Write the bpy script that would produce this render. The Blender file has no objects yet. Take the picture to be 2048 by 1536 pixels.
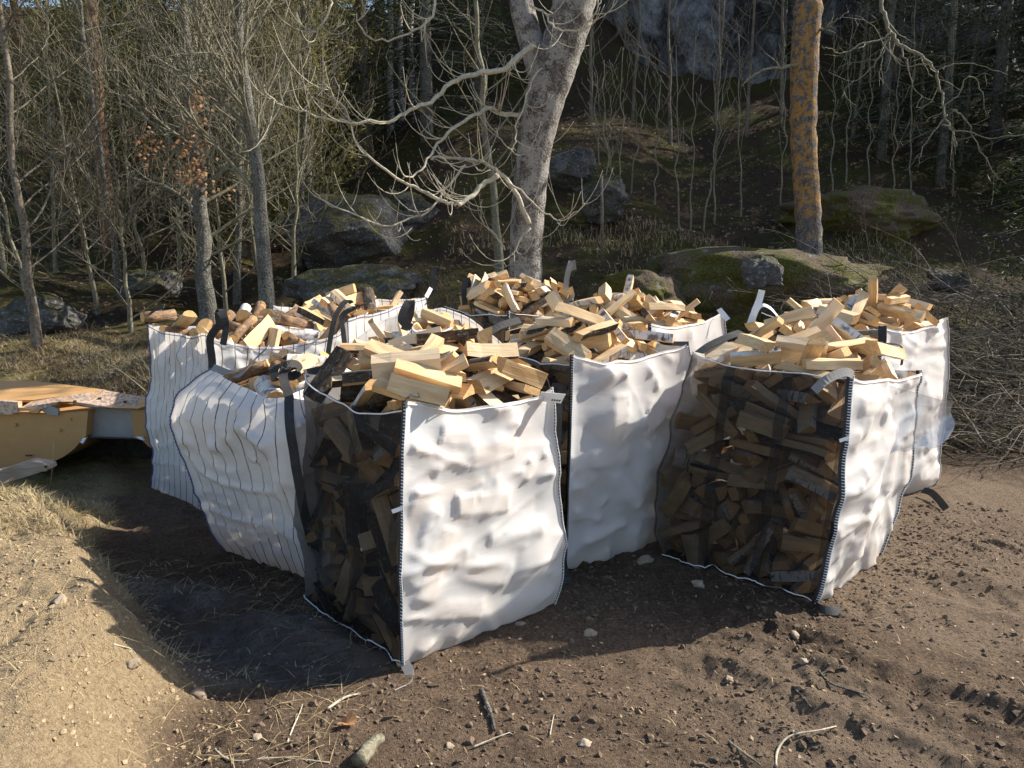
import bpy, bmesh, math, random
import numpy as np
from mathutils import Vector, Quaternion, Matrix, noise as mnoise

# ============================================================ camera, sky, sun, exposure
scene = bpy.context.scene
COL = scene.collection
cam_data = bpy.data.cameras.new('camera'); cam = bpy.data.objects.new('camera', cam_data); COL.objects.link(cam)
cam.location = (0, 0, 1.7); cam.rotation_euler = (math.radians(90-9.2), 0, 0)
cam_data.sensor_width = 36; cam_data.lens = 27; cam_data.clip_end = 400; cam_data.clip_start = .05
scene.camera = cam
SUN_EL = math.radians(35); SUN_H = Vector((.94, .342, 0)).normalized()
SUN_DIR = Vector((SUN_H.x*math.cos(SUN_EL), SUN_H.y*math.cos(SUN_EL), math.sin(SUN_EL)))
world = bpy.data.worlds.new('World'); scene.world = world; world.use_nodes = True
wn = world.node_tree.nodes; wl = world.node_tree.links
for n_ in list(wn): wn.remove(n_)
sky = wn.new('ShaderNodeTexSky'); sky.sky_type = 'NISHITA'; sky.sun_disc = False
sky.sun_elevation = SUN_EL; sky.sun_rotation = math.atan2(SUN_H.x, SUN_H.y)
bg = wn.new('ShaderNodeBackground'); bg.inputs['Strength'].default_value = .11
wo = wn.new('ShaderNodeOutputWorld'); wl.new(sky.outputs[0], bg.inputs[0]); wl.new(bg.outputs[0], wo.inputs[0])
sun_data = bpy.data.lights.new('sun', 'SUN'); sun_data.energy = 5.0; sun_data.angle = math.radians(.6); sun_data.color = (1, .93, .82)
sun = bpy.data.objects.new('sun', sun_data); COL.objects.link(sun)
sun.rotation_euler = SUN_DIR.to_track_quat('Z', 'Y').to_euler(); sun.location = (30, 12, 25)
vs = scene.view_settings; vs.view_transform = 'Standard'; vs.look = 'None'; vs.exposure = .97; vs.gamma = 1; vs.use_curve_mapping = False
scene.cycles.max_bounces = 10; scene.cycles.transparent_max_bounces = 24; scene.cycles.diffuse_bounces = 4

# ============================================================ helpers
RNG = random.Random(7)
def hash2(ix, iy, s):
    h = (ix.astype(np.int64)*374761393 + iy.astype(np.int64)*668265263 + s*1442695041) & 0x7fffffff
    h = ((h ^ (h >> 13))*1274126177) & 0x7fffffff
    return ((h ^ (h >> 16)) & 0xffff)/65535.
def vnoise(x, y, s=0):
    x = np.asarray(x, float); y = np.asarray(y, float)
    ix = np.floor(x); iy = np.floor(y); fx = x-ix; fy = y-iy
    fx = fx*fx*fx*(fx*(fx*6-15)+10); fy = fy*fy*fy*(fy*(fy*6-15)+10)
    a = hash2(ix, iy, s); b = hash2(ix+1, iy, s); c = hash2(ix, iy+1, s); d = hash2(ix+1, iy+1, s)
    return (a*(1-fx)+b*fx)*(1-fy)+(c*(1-fx)+d*fx)*fy
def fbm(x, y, o=4, s=0, g=.5):
    t = 0; a = 1; n = 0
    for i in range(o):
        t = t+a*(vnoise(x, y, s+i*17)*2-1); n += a
        x, y = x*2.03+y*.31+3.1, y*2.03-x*.31+1.7; a *= g
    return t/n
def sstep(a, b, x):
    t = np.clip((x-a)/(b-a), 0, 1); return t*t*(3-2*t)

class MB:
    """collects polygons and builds them as ONE mesh object"""
    def __init__(s): s.V = []; s.F = []; s.n = 0; s.M = []
    def add(s, V, F, m=0):
        V = np.asarray(V, float).reshape(-1, 3); s.V.append(V)
        for f in F: s.F.append([i+s.n for i in f]); s.M.append(m)
        s.n += len(V)
    def tube(s, P, R, k=5, cap=True, m=0):
        P = [Vector(p) for p in P]; n = len(P)
        if n < 2: return
        V = np.empty((n*k, 3)); up = None
        for i in range(n):
            t = (P[min(i+1, n-1)]-P[max(i-1, 0)])
            if t.length < 1e-9: t = Vector((0, 0, 1))
            t.normalize()
            if up is None: up = t.orthogonal().normalized()
            else:
                up = up-t*up.dot(t)
                up = up.normalized() if up.length > 1e-6 else t.orthogonal().normalized()
            w = t.cross(up); r = R[i] if hasattr(R, '__len__') else R
            for j in range(k):
                a = 2*math.pi*j/k; ca, sa = math.cos(a)*r, math.sin(a)*r
                V[i*k+j] = (P[i].x+up.x*ca+w.x*sa, P[i].y+up.y*ca+w.y*sa, P[i].z+up.z*ca+w.z*sa)
        F = [(i*k+j, i*k+(j+1) % k, (i+1)*k+(j+1) % k, (i+1)*k+j) for i in range(n-1) for j in range(k)]
        if cap: F += [tuple(reversed(range(k))), tuple((n-1)*k+j for j in range(k))]
        s.add(V, F, m)
    def ribbon(s, P, w, side, th=.003):
        """a strap of width w and thickness th along P; side gives its width direction"""
        P = [Vector(p) for p in P]; n = len(P); V = []
        for i in range(n):
            t = (P[min(i+1, n-1)]-P[max(i-1, 0)]).normalized()
            sd = Vector(side[i] if isinstance(side, list) else side); sd = (sd-t*sd.dot(t)).normalized(); nn = t.cross(sd)
            for a, b in ((-1, -1), (1, -1), (1, 1), (-1, 1)): V.append(P[i]+sd*(a*w/2)+nn*(b*th/2))
        F = [(i*4+j, i*4+(j+1) % 4, i*4+4+(j+1) % 4, i*4+4+j) for i in range(n-1) for j in range(4)]
        F += [(3, 2, 1, 0), tuple((n-1)*4+j for j in range(4))]
        s.add([tuple(v) for v in V], F)
    def box(s, c, ax, m=0):
        c = Vector(c); ax = [Vector(a) for a in ax]
        V = [c+ax[0]*i+ax[1]*j+ax[2]*k for i in (-1, 1) for j in (-1, 1) for k in (-1, 1)]
        s.add([tuple(v) for v in V], [(0, 1, 3, 2), (4, 6, 7, 5), (0, 4, 5, 1), (2, 3, 7, 6), (0, 2, 6, 4), (1, 5, 7, 3)], m)
    def build(s, name, mats, parent=None, smooth=True):
        me = bpy.data.meshes.new(name)
        if s.n: fill_mesh(me, np.concatenate(s.V), s.F)
        for m in (mats if isinstance(mats, (list, tuple)) else [mats]): me.materials.append(m)
        if len(me.materials) > 1: me.polygons.foreach_set('material_index', s.M)
        me.polygons.foreach_set('use_smooth', [smooth]*len(me.polygons))
        o = bpy.data.objects.new(name, me); COL.objects.link(o)
        if parent: o.parent = parent
        return o
def fill_mesh(me, V, F):
    V = np.asarray(V, np.float32)
    if isinstance(F, np.ndarray):
        nf, k = F.shape; idx = F.ravel(); start = np.arange(nf)*k
    else:
        L = np.array([len(f) for f in F]); nf = len(F); idx = np.fromiter((i for f in F for i in f), np.int32); start = np.concatenate([[0], np.cumsum(L)[:-1]])
    me.vertices.add(len(V)); me.vertices.foreach_set('co', V.ravel())
    me.loops.add(len(idx)); me.loops.foreach_set('vertex_index', idx.astype(np.int32))
    me.polygons.add(nf); me.polygons.foreach_set('loop_start', start.astype(np.int32))
    me.update(calc_edges=True); me.polygons.foreach_set('use_smooth', [False]*nf)
def attr(me, name, data, dom='POINT'):
    data = np.asarray(data, np.float32)
    if data.ndim == 1:
        a = me.attributes.new(name, 'FLOAT', dom); a.data.foreach_set('value', data)
    else:
        a = me.attributes.new(name, 'FLOAT_VECTOR', dom); a.data.foreach_set('vector', data.ravel())
def empty(name, loc=(0, 0, 0)):
    o = bpy.data.objects.new(name, None); COL.objects.link(o); o.location = loc; o.empty_display_size = .1; return o
def tag(o, label=None, cat=None, group=None, kind=None):
    if label: o['label'] = label
    if cat: o['category'] = cat
    if group: o['group'] = group
    if kind: o['kind'] = kind
    return o
def spline(P, n=6):
    """Catmull-Rom through P"""
    P = [Vector(p) for p in P]; out = []
    for i in range(len(P)-1):
        a, b, c, d = P[max(i-1, 0)], P[i], P[i+1], P[min(i+2, len(P)-1)]
        for j in range(n):
            t = j/n; out.append(.5*((2*b)+(c-a)*t+(2*a-5*b+4*c-d)*t*t+(3*b-a-3*c+d)*t**3))
    out.append(P[-1]); return out

# the camera geometry turned into places on the site (pixels of the 2048 px photograph)
CP, SP, FP = math.cos(math.radians(9.2)), math.sin(math.radians(9.2)), 1536.
def ray(px, py):
    a = (px-1024)/FP; b = (768-py)/FP
    return Vector((a, CP+b*SP, -SP+b*CP))
def aty(px, py, Y):
    d = ray(px, py); return Vector((0, 0, 1.7))+d*(Y/d.y)
def atz(px, py, z):
    d = ray(px, py); return Vector((0, 0, 1.7))+d*((z-1.7)/d.z)

# ============================================================ materials
class NT:
    def __init__(s, name):
        s.m = bpy.data.materials.new(name); s.m.use_nodes = True; s.t = s.m.node_tree; s.t.nodes.clear()
        s.out = s.n('ShaderNodeOutputMaterial')
    def n(s, typ, **kw):
        nd = s.t.nodes.new(typ)
        for k, v in kw.items(): setattr(nd, k, v)
        return nd
    def put(s, sock, v):
        if hasattr(v, 'node'): s.t.links.new(v, sock)
        elif v is not None:
            if isinstance(v, tuple) and len(v) == 3 and sock.type == 'RGBA': v = v+(1,)
            sock.default_value = v
    def attr(s, name, vec=False):
        a = s.n('ShaderNodeAttribute', attribute_name=name); return a.outputs['Vector' if vec else 'Fac']
    def coord(s, k='Object'): return s.n('ShaderNodeTexCoord').outputs[k]
    def pos(s): return s.n('ShaderNodeNewGeometry').outputs['Position']
    def map(s, v, scale=(1, 1, 1), loc=(0, 0, 0)):
        m = s.n('ShaderNodeMapping'); s.put(m.inputs['Vector'], v); m.inputs['Scale'].default_value = scale; m.inputs['Location'].default_value = loc; return m.outputs[0]
    def noise(s, v, scale=5, detail=4, rough=.55, dist=0):
        m = s.n('ShaderNodeTexNoise'); s.put(m.inputs['Vector'], v); m.inputs['Scale'].default_value = scale
        m.inputs['Detail'].default_value = detail; m.inputs['Roughness'].default_value = rough; m.inputs['Distortion'].default_value = dist; return m.outputs['Fac']
    def voro(s, v, scale=5, out='Distance', feature='F1'):
        m = s.n('ShaderNodeTexVoronoi', feature=feature); s.put(m.inputs['Vector'], v); m.inputs['Scale'].default_value = scale; return m.outputs[out]
    def ramp(s, v, *stops):
        r = s.n('ShaderNodeValToRGB'); s.put(r.inputs[0], v); e = r.color_ramp.elements
        while len(e) < len(stops): e.new(.5)
        for el, (p, c) in zip(e, stops):
            el.position = p; el.color = (c, c, c, 1) if not isinstance(c, tuple) else c+(1,)
        return r.outputs[0]
    def mix(s, f, a, b, blend='MIX'):
        m = s.n('ShaderNodeMix', data_type='RGBA', blend_type=blend); s.put(m.inputs[0], f); s.put(m.inputs[6], a); s.put(m.inputs[7], b); return m.outputs[2]
    def math(s, op, a, b=None, c=None, clamp=False):
        m = s.n('ShaderNodeMath', operation=op, use_clamp=clamp); s.put(m.inputs[0], a)
        if b is not None: s.put(m.inputs[1], b)
        if c is not None: s.put(m.inputs[2], c)
        return m.outputs[0]
    def sep(s, v):
        m = s.n('ShaderNodeSeparateXYZ'); s.put(m.inputs[0], v); return m.outputs
    def bump(s, h, strength=.3, dist=.01):
        b = s.n('ShaderNodeBump'); s.put(b.inputs['Height'], h); b.inputs['Strength'].default_value = strength; b.inputs['Distance'].default_value = dist; return b.outputs[0]
    def bsdf(s, col, rough=.8, normal=None, metal=0, spec=.3):
        b = s.n('ShaderNodeBsdfPrincipled'); s.put(b.inputs['Base Color'], col); s.put(b.inputs['Roughness'], rough); s.put(b.inputs['Metallic'], metal)
        b.inputs['Specular IOR Level'].default_value = spec
        if normal is not None: s.put(b.inputs['Normal'], normal)
        return b.outputs[0]
    def mixs(s, f, a, b):
        m = s.n('ShaderNodeMixShader'); s.put(m.inputs[0], f); s.put(m.inputs[1], a); s.put(m.inputs[2], b); return m.outputs[0]
    def transl(s, col):
        m = s.n('ShaderNodeBsdfTranslucent'); s.put(m.inputs[0], col); return m.outputs[0]
    def transp(s, col=(1, 1, 1)):
        m = s.n('ShaderNodeBsdfTransparent'); s.put(m.inputs[0], col); return m.outputs[0]
    def done(s, sh): s.put(s.out.inputs[0], sh); return s.m
M = {}
def mats():
    # --- firewood: local coordinates come in the attribute lc, a per-log random in lr (joined logs) or Object Info (single logs)
    def logmat(name, kind):
        t = NT(name); lc = t.attr('lc', True); rnd = t.math('FRACT', t.math('ADD', t.n('ShaderNodeObjectInfo').outputs['Random'], t.attr('lr')))
        off = t.n('ShaderNodeVectorMath', operation='ADD'); t.put(off.inputs[0], lc)
        cmb = t.n('ShaderNodeCombineXYZ'); 
        for i in range(3): t.put(cmb.inputs[i], t.math('MULTIPLY', rnd, 37.+i*11))
        t.put(off.inputs[1], cmb.outputs[0]); v = off.outputs[0]
        if kind == 'split':
            fib = t.noise(t.map(v, (5, 90, 90)), 1, 5, .6, .4); big = t.noise(t.map(v, (3, 12, 12)), 1, 3)
            c = t.ramp(fib, (.25, (.50, .32, .15)), (.5, (.69, .49, .26)), (.8, (.80, .63, .39)))
            c = t.mix(t.ramp(big, (.42, 0.), (.7, .75)), c, (.44, .235, .09)); c = t.mix(t.ramp(rnd, (0., 0.), (.6, .12), (.8, .35), (1., .7)), c, (.72, .6, .44))
            knot = t.voro(t.map(v, (4, 9, 9)), 1); c = t.mix(t.ramp(knot, (.05, .85), (.12, 0.)), c, (.2, .1, .05))
            return t.done(t.bsdf(c, .75, t.bump(fib, .55, .006)))
        if kind == 'end':
            s_ = t.sep(lc); r2 = t.math('SQRT', t.math('ADD', t.math('MULTIPLY', s_[1], s_[1]), t.math('MULTIPLY', s_[2], s_[2])))
            ring = t.math('SINE', t.math('ADD', t.math('MULTIPLY', r2, 900.), t.math('MULTIPLY', t.noise(v, 30), 6.)))
            n2 = t.noise(v, 70, 4)
            c = t.ramp(n2, (.3, (.52, .29, .11)), (.7, (.70, .46, .22))); c = t.mix(t.math('MULTIPLY_ADD', ring, .12, .12), c, (.36, .19, .08))
            return t.done(t.bsdf(c, .85, t.bump(n2, .5, .004)))
        if kind == 'birch':
            strip = t.noise(t.map(v, (60, 9, 9)), 1, 3, .6); big = t.noise(v, 14, 4); pe = t.noise(t.map(v, (12, 40, 40)), 1, 3)
            c = t.mix(t.ramp(strip, (.56, 0.), (.66, .9)), (.66, .61, .55), (.06, .045, .04)); c = t.mix(t.ramp(big, (.56, 0.), (.66, .85)), c, (.09, .065, .05))
            c = t.mix(t.ramp(pe, (.6, 0.), (.72, .8)), c, (.5, .3, .16))
            return t.done(t.bsdf(c, .7, t.bump(t.math('ADD', big, pe), .6, .006)))
        if kind == 'brown':
            rid = t.noise(t.map(v, (20, 50, 50)), 1, 5, .65, .5); big = t.noise(v, 18, 4)
            c = t.ramp(rid, (.3, (.10, .06, .038)), (.55, (.26, .165, .10)), (.8, (.42, .3, .2))); c = t.mix(t.ramp(big, (.5, 0.), (.66, .8)), c, (.5, .27, .11))
            return t.done(t.bsdf(c, .9, t.bump(rid, 1., .015)))
        rid = t.noise(t.map(v, (14, 60, 60)), 1, 5, .65, .6); big = t.noise(v, 16, 4); li = t.noise(v, 45, 3)
        c = t.ramp(rid, (.3, (.022, .016, .012)), (.55, (.085, .062, .045)), (.8, (.2, .16, .12))); c = t.mix(t.ramp(li, (.58, 0.), (.68, .8)), c, (.27, .27, .22))
        c = t.mix(t.ramp(big, (.55, 0.), (.7, .7)), c, (.19, .1, .05))
        return t.done(t.bsdf(c, .9, t.bump(rid, 1., .02)))
    for k, kd in (('brown', 'brown'), ('wood', 'split'), ('end', 'end'), ('birch', 'birch'), ('bark', 'dark')): M[k] = logmat({'brown': 'thin_brown_bark', 'wood': 'split_wood', 'end': 'end_grain', 'birch': 'birch_bark', 'bark': 'rough_bark'}[k], kd)
    # --- bag fabrics; UV = metres along the bag's girth and height
    def weave(t):
        uv = t.coord('UV'); s_ = t.sep(uv)
        w = t.math('MULTIPLY', t.math('SINE', t.math('MULTIPLY', s_[0], 2400.)), t.math('SINE', t.math('MULTIPLY', s_[1], 2400.)))
        big = t.noise(t.map(uv, (9, 26, 1)), 1, 5, .6, .8); return uv, s_, w, big
    t = NT('white_woven_plastic'); uv, s_, w, big = weave(t)
    c = t.mix(t.ramp(t.noise(uv, 5, 5), (.5, 0.), (.8, .25)), (.88, .87, .86), (.7, .66, .6))
    c = t.mix(t.ramp(s_[1], (0., .55), (.16, 0.)), c, (.45, .38, .31))
    bp = t.bump(big, .12, .012)
    sh = t.mixs(.34, t.bsdf(c, .55, bp, spec=.25), t.transl((.9, .84, .76))); M['white'] = t.done(t.mixs(.13, sh, t.transp()))
    t = NT('striped_woven_plastic'); uv, s_, w, big = weave(t)
    wob = t.math('ADD', s_[0], t.math('MULTIPLY', t.noise(t.map(uv, (3, 9, 1)), 1, 2), .012)); fr = t.math('FRACT', t.math('DIVIDE', wob, .087))
    st = t.math('LESS_THAN', fr, .085); bp = t.bump(big, .15, .012)
    c = t.mix(t.ramp(t.noise(uv, 5, 5), (.5, 0.), (.8, .2)), (.83, .82, .81), (.62, .58, .52)); c = t.mix(t.ramp(s_[1], (0., .5), (.2, 0.)), c, (.5, .45, .42))
    sh = t.mixs(.32, t.bsdf(c, .5, bp, spec=.35), t.transl((.86, .8, .72))); sh = t.mixs(.1, sh, t.transp())
    M['stripe'] = t.done(t.mixs(st, sh, t.mixs(.5, t.bsdf((.12, .115, .11), .7), t.transp())))
    t = NT('black_net'); uv, s_, w, big = weave(t)
    band = t.math('LESS_THAN', t.math('ABSOLUTE', t.math('SUBTRACT', t.math('FRACT', t.math('DIVIDE', t.math('ADD', s_[0], .1), .3)), .5)), .085)
    dens = t.math('ADD', .61, t.math('MULTIPLY', band, .2)); dens = t.math('ADD', dens, t.math('MULTIPLY', t.math('SUBTRACT', big, .5), .25))
    M['net'] = t.done(t.mixs(dens, t.transp(), t.bsdf((.012, .011, .0105), .7, spec=.25)))
    def cloth(name, col, rough=.7, sc_=700):
        t = NT(name); o = t.coord('Object'); n1 = t.noise(o, sc_, 2); n2 = t.noise(o, 14, 4)
        c = t.mix(t.ramp(n1, (.35, 0.), (.65, 1.)), col, tuple(min(1, x*1.8+.012) for x in col)); c = t.mix(t.ramp(n2, (.5, 0.), (.75, .5)), c, tuple(x*1.3+.06 for x in col))
        return t.done(t.bsdf(c, rough, t.bump(n1, .5, .002)))
    M['strap'] = cloth('black_webbing', (.022, .021, .02)); M['grey_strap'] = cloth('grey_webbing', (.16, .155, .15)); M['white_strap'] = cloth('white_webbing', (.66, .65, .62))
    M['thread'] = cloth('white_thread', (.62, .61, .6)); M['blue_thread'] = cloth('blue_thread', (.06, .075, .16)); M['tagcloth'] = cloth('label_cloth', (.74, .74, .74)); M['print'] = cloth('label_print', (.03, .03, .05))
    t = NT('clear_plastic_film'); g = t.n('ShaderNodeBsdfGlossy'); g.inputs['Roughness'].default_value = .12; o = t.coord('Object')
    nb = t.bump(t.noise(o, 14, 4), .6, .02); t.put(g.inputs['Normal'], nb)
    M['film'] = t.done(t.mixs(.45, t.transp((.95, .95, .96)), t.mixs(.35, t.bsdf((.8, .8, .8), .3, nb), g.outputs[0])))
    # --- rocks: grey with lichen, moss where the face points up
    t = NT('mossy_rock'); p = t.pos(); nz = t.sep(t.n('ShaderNodeNewGeometry').outputs['Normal'])[2]
    n1 = t.noise(p, 2.2, 6, .62); n2 = t.noise(p, 26, 5, .6); n3 = t.noise(p, 3.6, 5)
    c = t.ramp(n1, (.3, (.035, .033, .031)), (.55, (.10, .096, .092)), (.75, (.2, .195, .19))); c = t.mix(t.ramp(n2, (.56, 0.), (.66, .6)), c, (.33, .34, .33)); c = t.mix(t.ramp(n2, (.3, .7), (.42, 0.)), c, (.035, .033, .03))
    mo = t.ramp(t.math('ADD', t.math('MULTIPLY', nz, .5), t.math('MULTIPLY', n3, .9)), (.7, 0.), (.86, .9))
    mc = t.ramp(n2, (.3, (.022, .022, .007)), (.6, (.075, .07, .018)), (.8, (.15, .125, .04)))
    c = t.mix(mo, c, mc); M['rock'] = t.done(t.bsdf(c, .92, t.bump(t.math('ADD', n1, n2), .8, .06)))
    t = NT('moss_bank'); p = t.pos(); n1 = t.noise(p, 2.4, 5, .6); n2 = t.noise(p, 45, 5, .65); n3 = t.noise(p, 7, 4)
    mc = t.ramp(n2, (.3, (.028, .03, .008)), (.55, (.11, .105, .02)), (.8, (.22, .19, .045))); mc = t.mix(t.ramp(n1, (.44, 0.), (.58, 1.)), mc, t.ramp(n2, (.3, (.05, .035, .022)), (.7, (.2, .15, .1))))
    c = t.mix(t.ramp(n3, (.62, 0.), (.68, 1.)), mc, (.2, .195, .19)); M['moss'] = t.done(t.bsdf(c, .95, t.bump(n2, 1., .04)))
    t = NT('pale_cliff_rock'); p = t.pos(); n1 = t.noise(t.map(p, (1.3, 1.3, .8)), 1, 7, .65, .8); n2 = t.noise(p, 9, 5, .6)
    c = t.ramp(n1, (.40, (.02, .02, .019)), (.49, (.11, .113, .12)), (.6, (.26, .27, .285)), (.75, (.42, .43, .45))); c = t.mix(t.ramp(n2, (.55, 0.), (.7, .8)), c, (.035, .034, .026)); M['cliff'] = t.done(t.bsdf(c, .9, t.bump(t.math('ADD', n1, n2), 1., .15)))
    t = NT('small_stone'); o = t.coord('Object'); r_ = t.n('ShaderNodeObjectInfo').outputs['Random']; n2 = t.noise(o, 40, 4)
    c = t.mix(r_, (.26, .195, .135), (.4, .32, .235)); c = t.mix(t.ramp(n2, (.4, 0.), (.7, .5)), c, (.15, .12, .09)); M['stone'] = t.done(t.bsdf(c, .9, t.bump(n2, .5, .01)))
    # --- barks of standing trees
    def treebark(name, a, b, lichen, lf=(.58, .66), sc_=(18, 18, 5), rid=1., w3=.3):
        t = NT(name); p = t.pos(); n1 = t.noise(t.map(p, sc_), 1, 6, .65, .4); n2 = t.noise(p, 55, 4, .6); n3 = t.noise(p, 7, 5, .6)
        c = t.ramp(n1, (.3, a), (.7, b)); c = t.mix(t.ramp(t.math('ADD', t.math('MULTIPLY', n2, 1-w3), t.math('MULTIPLY', n3, w3)), (lf[0]-.06, 0.), (lf[1]-.06, .85)), c, lichen)
        return t, c, t.bump(t.math('ADD', n1, n2), rid, .03), n3
    t, c, b_, _ = treebark('ash_bark', (.06, .05, .043), (.2, .17, .148), (.46, .43, .39), (.5, .6), (30, 30, 5), 1.3, .55); M['ash'] = t.done(t.bsdf(c, .92, b_))
    t, c, b_, n3 = treebark('orange_lichen_bark', (.05, .047, .05), (.15, .14, .145), (.3, .3, .29)); z_ = t.sep(t.pos())[2]
    lz = t.math('MULTIPLY', t.ramp(t.math('SUBTRACT', t.math('ADD', z_, t.math('MULTIPLY', n3, 1.2)), 2.55), (.0, 0.), (.45, 1.)), t.ramp(t.noise(t.pos(), 14, 6, .7), (.44, 0.), (.56, .85)))
    c = t.mix(lz, c, (.40, .215, .045)); M['orange'] = t.done(t.bsdf(c, .92, b_))
    t, c, b_, _ = treebark('grey_bark', (.06, .053, .045), (.15, .138, .118), (.24, .24, .2), (.54, .62)); M['grey'] = t.done(t.bsdf(c, .92, b_))
    t, c, b_, _ = treebark('lichen_twig_bark', (.085, .073, .05), (.2, .175, .12), (.25, .24, .17), (.52, .62)); M['twig'] = t.done(t.bsdf(c, .9))
    t, c, b_, _ = treebark('brown_twig_bark', (.06, .045, .032), (.15, .115, .08), (.2, .18, .14), (.52, .62)); M['btwig'] = t.done(t.bsdf(c, .9))
    t, c, b_, _ = treebark('pale_ash_twig', (.25, .21, .15), (.42, .37, .27), (.46, .43, .34), (.5, .6)); M['ashtwig'] = t.done(t.bsdf(c, .85))
    t, c, b_, _ = treebark('pine_bark', (.13, .065, .035), (.34, .2, .12), (.3, .26, .22), (.6, .7)); M['pine'] = t.done(t.bsdf(c, .9, b_))
    t, c, b_, _ = treebark('standing_birch_bark', (.45, .43, .4), (.6, .58, .55), (.05, .04, .04), (.56, .6), (4, 4, 30)); M['sbirch'] = t.done(t.bsdf(c, .8, b_))
    # --- leaves and needles (colour varies over the crown by noise in place)
    def leafmat(name, a, b, tr=.3):
        t = NT(name); n1 = t.noise(t.pos(), 1.6, 3); n2 = t.noise(t.pos(), 22, 2); c = t.mix(t.ramp(t.math('ADD', t.math('MULTIPLY', n1, .6), t.math('MULTIPLY', n2, .4)), (.35, 0.), (.65, 1.)), a, b)
        return t.done(t.mixs(tr, t.bsdf(c, .7), t.transl(c)))
    M['spruce'] = leafmat('spruce_needles', (.018, .028, .012), (.05, .062, .02)); M['juniper'] = leafmat('juniper_needles', (.085, .09, .025), (.24, .215, .06)); M['pineneedle'] = leafmat('pine_needles', (.05, .06, .022), (.13, .13, .045))
    M['deadleaf'] = leafmat('dead_leaves', (.13, .085, .05), (.3, .2, .125), .2); M['oakleaf'] = leafmat('dry_oak_leaves', (.33, .17, .08), (.5, .3, .15), .3)
    M['drygrass'] = leafmat('dry_grass', (.3, .23, .12), (.46, .38, .21), .25); M['undergrowth'] = leafmat('dead_stems', (.12, .085, .055), (.27, .2, .13), .15); M['straw'] = leafmat('straw', (.44, .33, .17), (.6, .48, .27), .2); M['chip'] = leafmat('wood_chips', (.3, .22, .13), (.5, .38, .23), .1)
    # --- ground: the masks are vertex attributes worked out with the terrain
    t = NT('ground_surface'); p = t.pos(); f1 = t.noise(p, 60, 6, .7); f2 = t.noise(p, 9, 5, .6); f3 = t.noise(p, 220, 3, .6)
    dirt = t.ramp(f1, (.3, (.07, .046, .03)), (.5, (.17, .117, .077)), (.72, (.3, .218, .15))); dirt = t.mix(t.ramp(f2, (.42, 0.), (.66, .75)), dirt, t.ramp(f1, (.3, (.06, .042, .03)), (.7, (.15, .11, .08))))
    dirt = t.mix(t.math('MULTIPLY', t.attr('damp'), .8), dirt, t.ramp(f1, (.3, (.04, .027, .018)), (.55, (.105, .073, .049)), (.75, (.2, .145, .1))))
    dirt = t.mix(t.attr('tread'), dirt, t.ramp(f1, (.3, (.125, .088, .06)), (.7, (.29, .215, .15))))
    sand = t.ramp(f1, (.3, (.26, .185, .105)), (.55, (.46, .345, .205)), (.8, (.58, .46, .3))); sand = t.mix(t.ramp(f2, (.5, 0.), (.7, .5)), sand, (.3, .22, .14))
    grass = t.ramp(f1, (.3, (.10, .08, .035)), (.7, (.34, .27, .14))); gm = t.mix(t.ramp(f2, (.5, 0.), (.64, .8)), grass, (.12, .12, .025))
    litter = t.ramp(f1, (.3, (.024, .016, .010)), (.55, (.066, .045, .029)), (.78, (.16, .112, .073)))
    moss = t.ramp(f1, (.3, (.018, .019, .006)), (.7, (.11, .10, .026))); litter = t.mix(t.ramp(t.noise(p, 1.1, 5, .6), (.43, 0.), (.56, .9)), litter, moss)
    slab = t.ramp(f2, (.3, (.09, .075, .063)), (.7, (.24, .21, .185))); slab = t.mix(t.ramp(f1, (.5, 0.), (.62, .7)), slab, (.06, .045, .034))
    c = t.mix(t.attr('sand'), dirt, sand); c = t.mix(t.attr('slab'), c, slab); c = t.mix(t.attr('litter'), c, litter); c = t.mix(t.attr('grass'), c, gm)
    M['ground'] = t.done(t.bsdf(c, .95, t.bump(t.math('ADD', f1, t.math('MULTIPLY', f3, .6)), 1., .03), spec=.15))
    t = NT('soil_clod'); o = t.pos(); n1 = t.noise(o, 70, 4); M['clod'] = t.done(t.bsdf(t.ramp(n1, (.3, (.06, .041, .027)), (.7, (.2, .146, .102))), .95, spec=.15))
    t = NT('pale_clod'); o = t.pos(); n1 = t.noise(o, 70, 4); M['sandclod'] = t.done(t.bsdf(t.ramp(n1, (.3, (.2, .145, .085)), (.7, (.42, .32, .2))), .95, spec=.15))
    # --- the yellow bucket
    t = NT('worn_yellow_paint'); o = t.coord('Object'); n1 = t.noise(o, 4, 5, .6); n2 = t.noise(o, 28, 5, .7); n3 = t.noise(t.map(o, (3, 30, 30)), 1, 4)
    c = t.mix(t.ramp(n1, (.35, 0.), (.7, .5)), (.5, .29, .115), (.4, .225, .1)); c = t.mix(t.ramp(n3, (.58, 0.), (.72, .5)), c, (.58, .36, .17)); c = t.mix(t.ramp(n2, (.63, 0.), (.7, .6)), c, (.2, .12, .07)); M['yellow'] = t.done(t.bsdf(c, .5, t.bump(n2, .2, .004)))
    t = NT('scraped_steel'); o = t.coord('Object'); n2 = t.noise(o, 38, 5, .75); n1 = t.noise(o, 6, 4)
    c = t.mix(t.ramp(n2, (.46, 0.), (.56, 1.)), (.60, .43, .30), (.25, .2, .18)); c = t.mix(t.ramp(n1, (.5, 0.), (.62, .7)), c, (.58, .33, .12)); M['scraped'] = t.done(t.bsdf(c, .6, t.bump(n2, .3, .004)))
    t = NT('grey_paint'); o = t.coord('Object'); n1 = t.noise(o, 9, 5); M['greypaint'] = t.done(t.bsdf(t.ramp(n1, (.3, (.26, .255, .24)), (.7, (.34, .33, .31))), .5))
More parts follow.
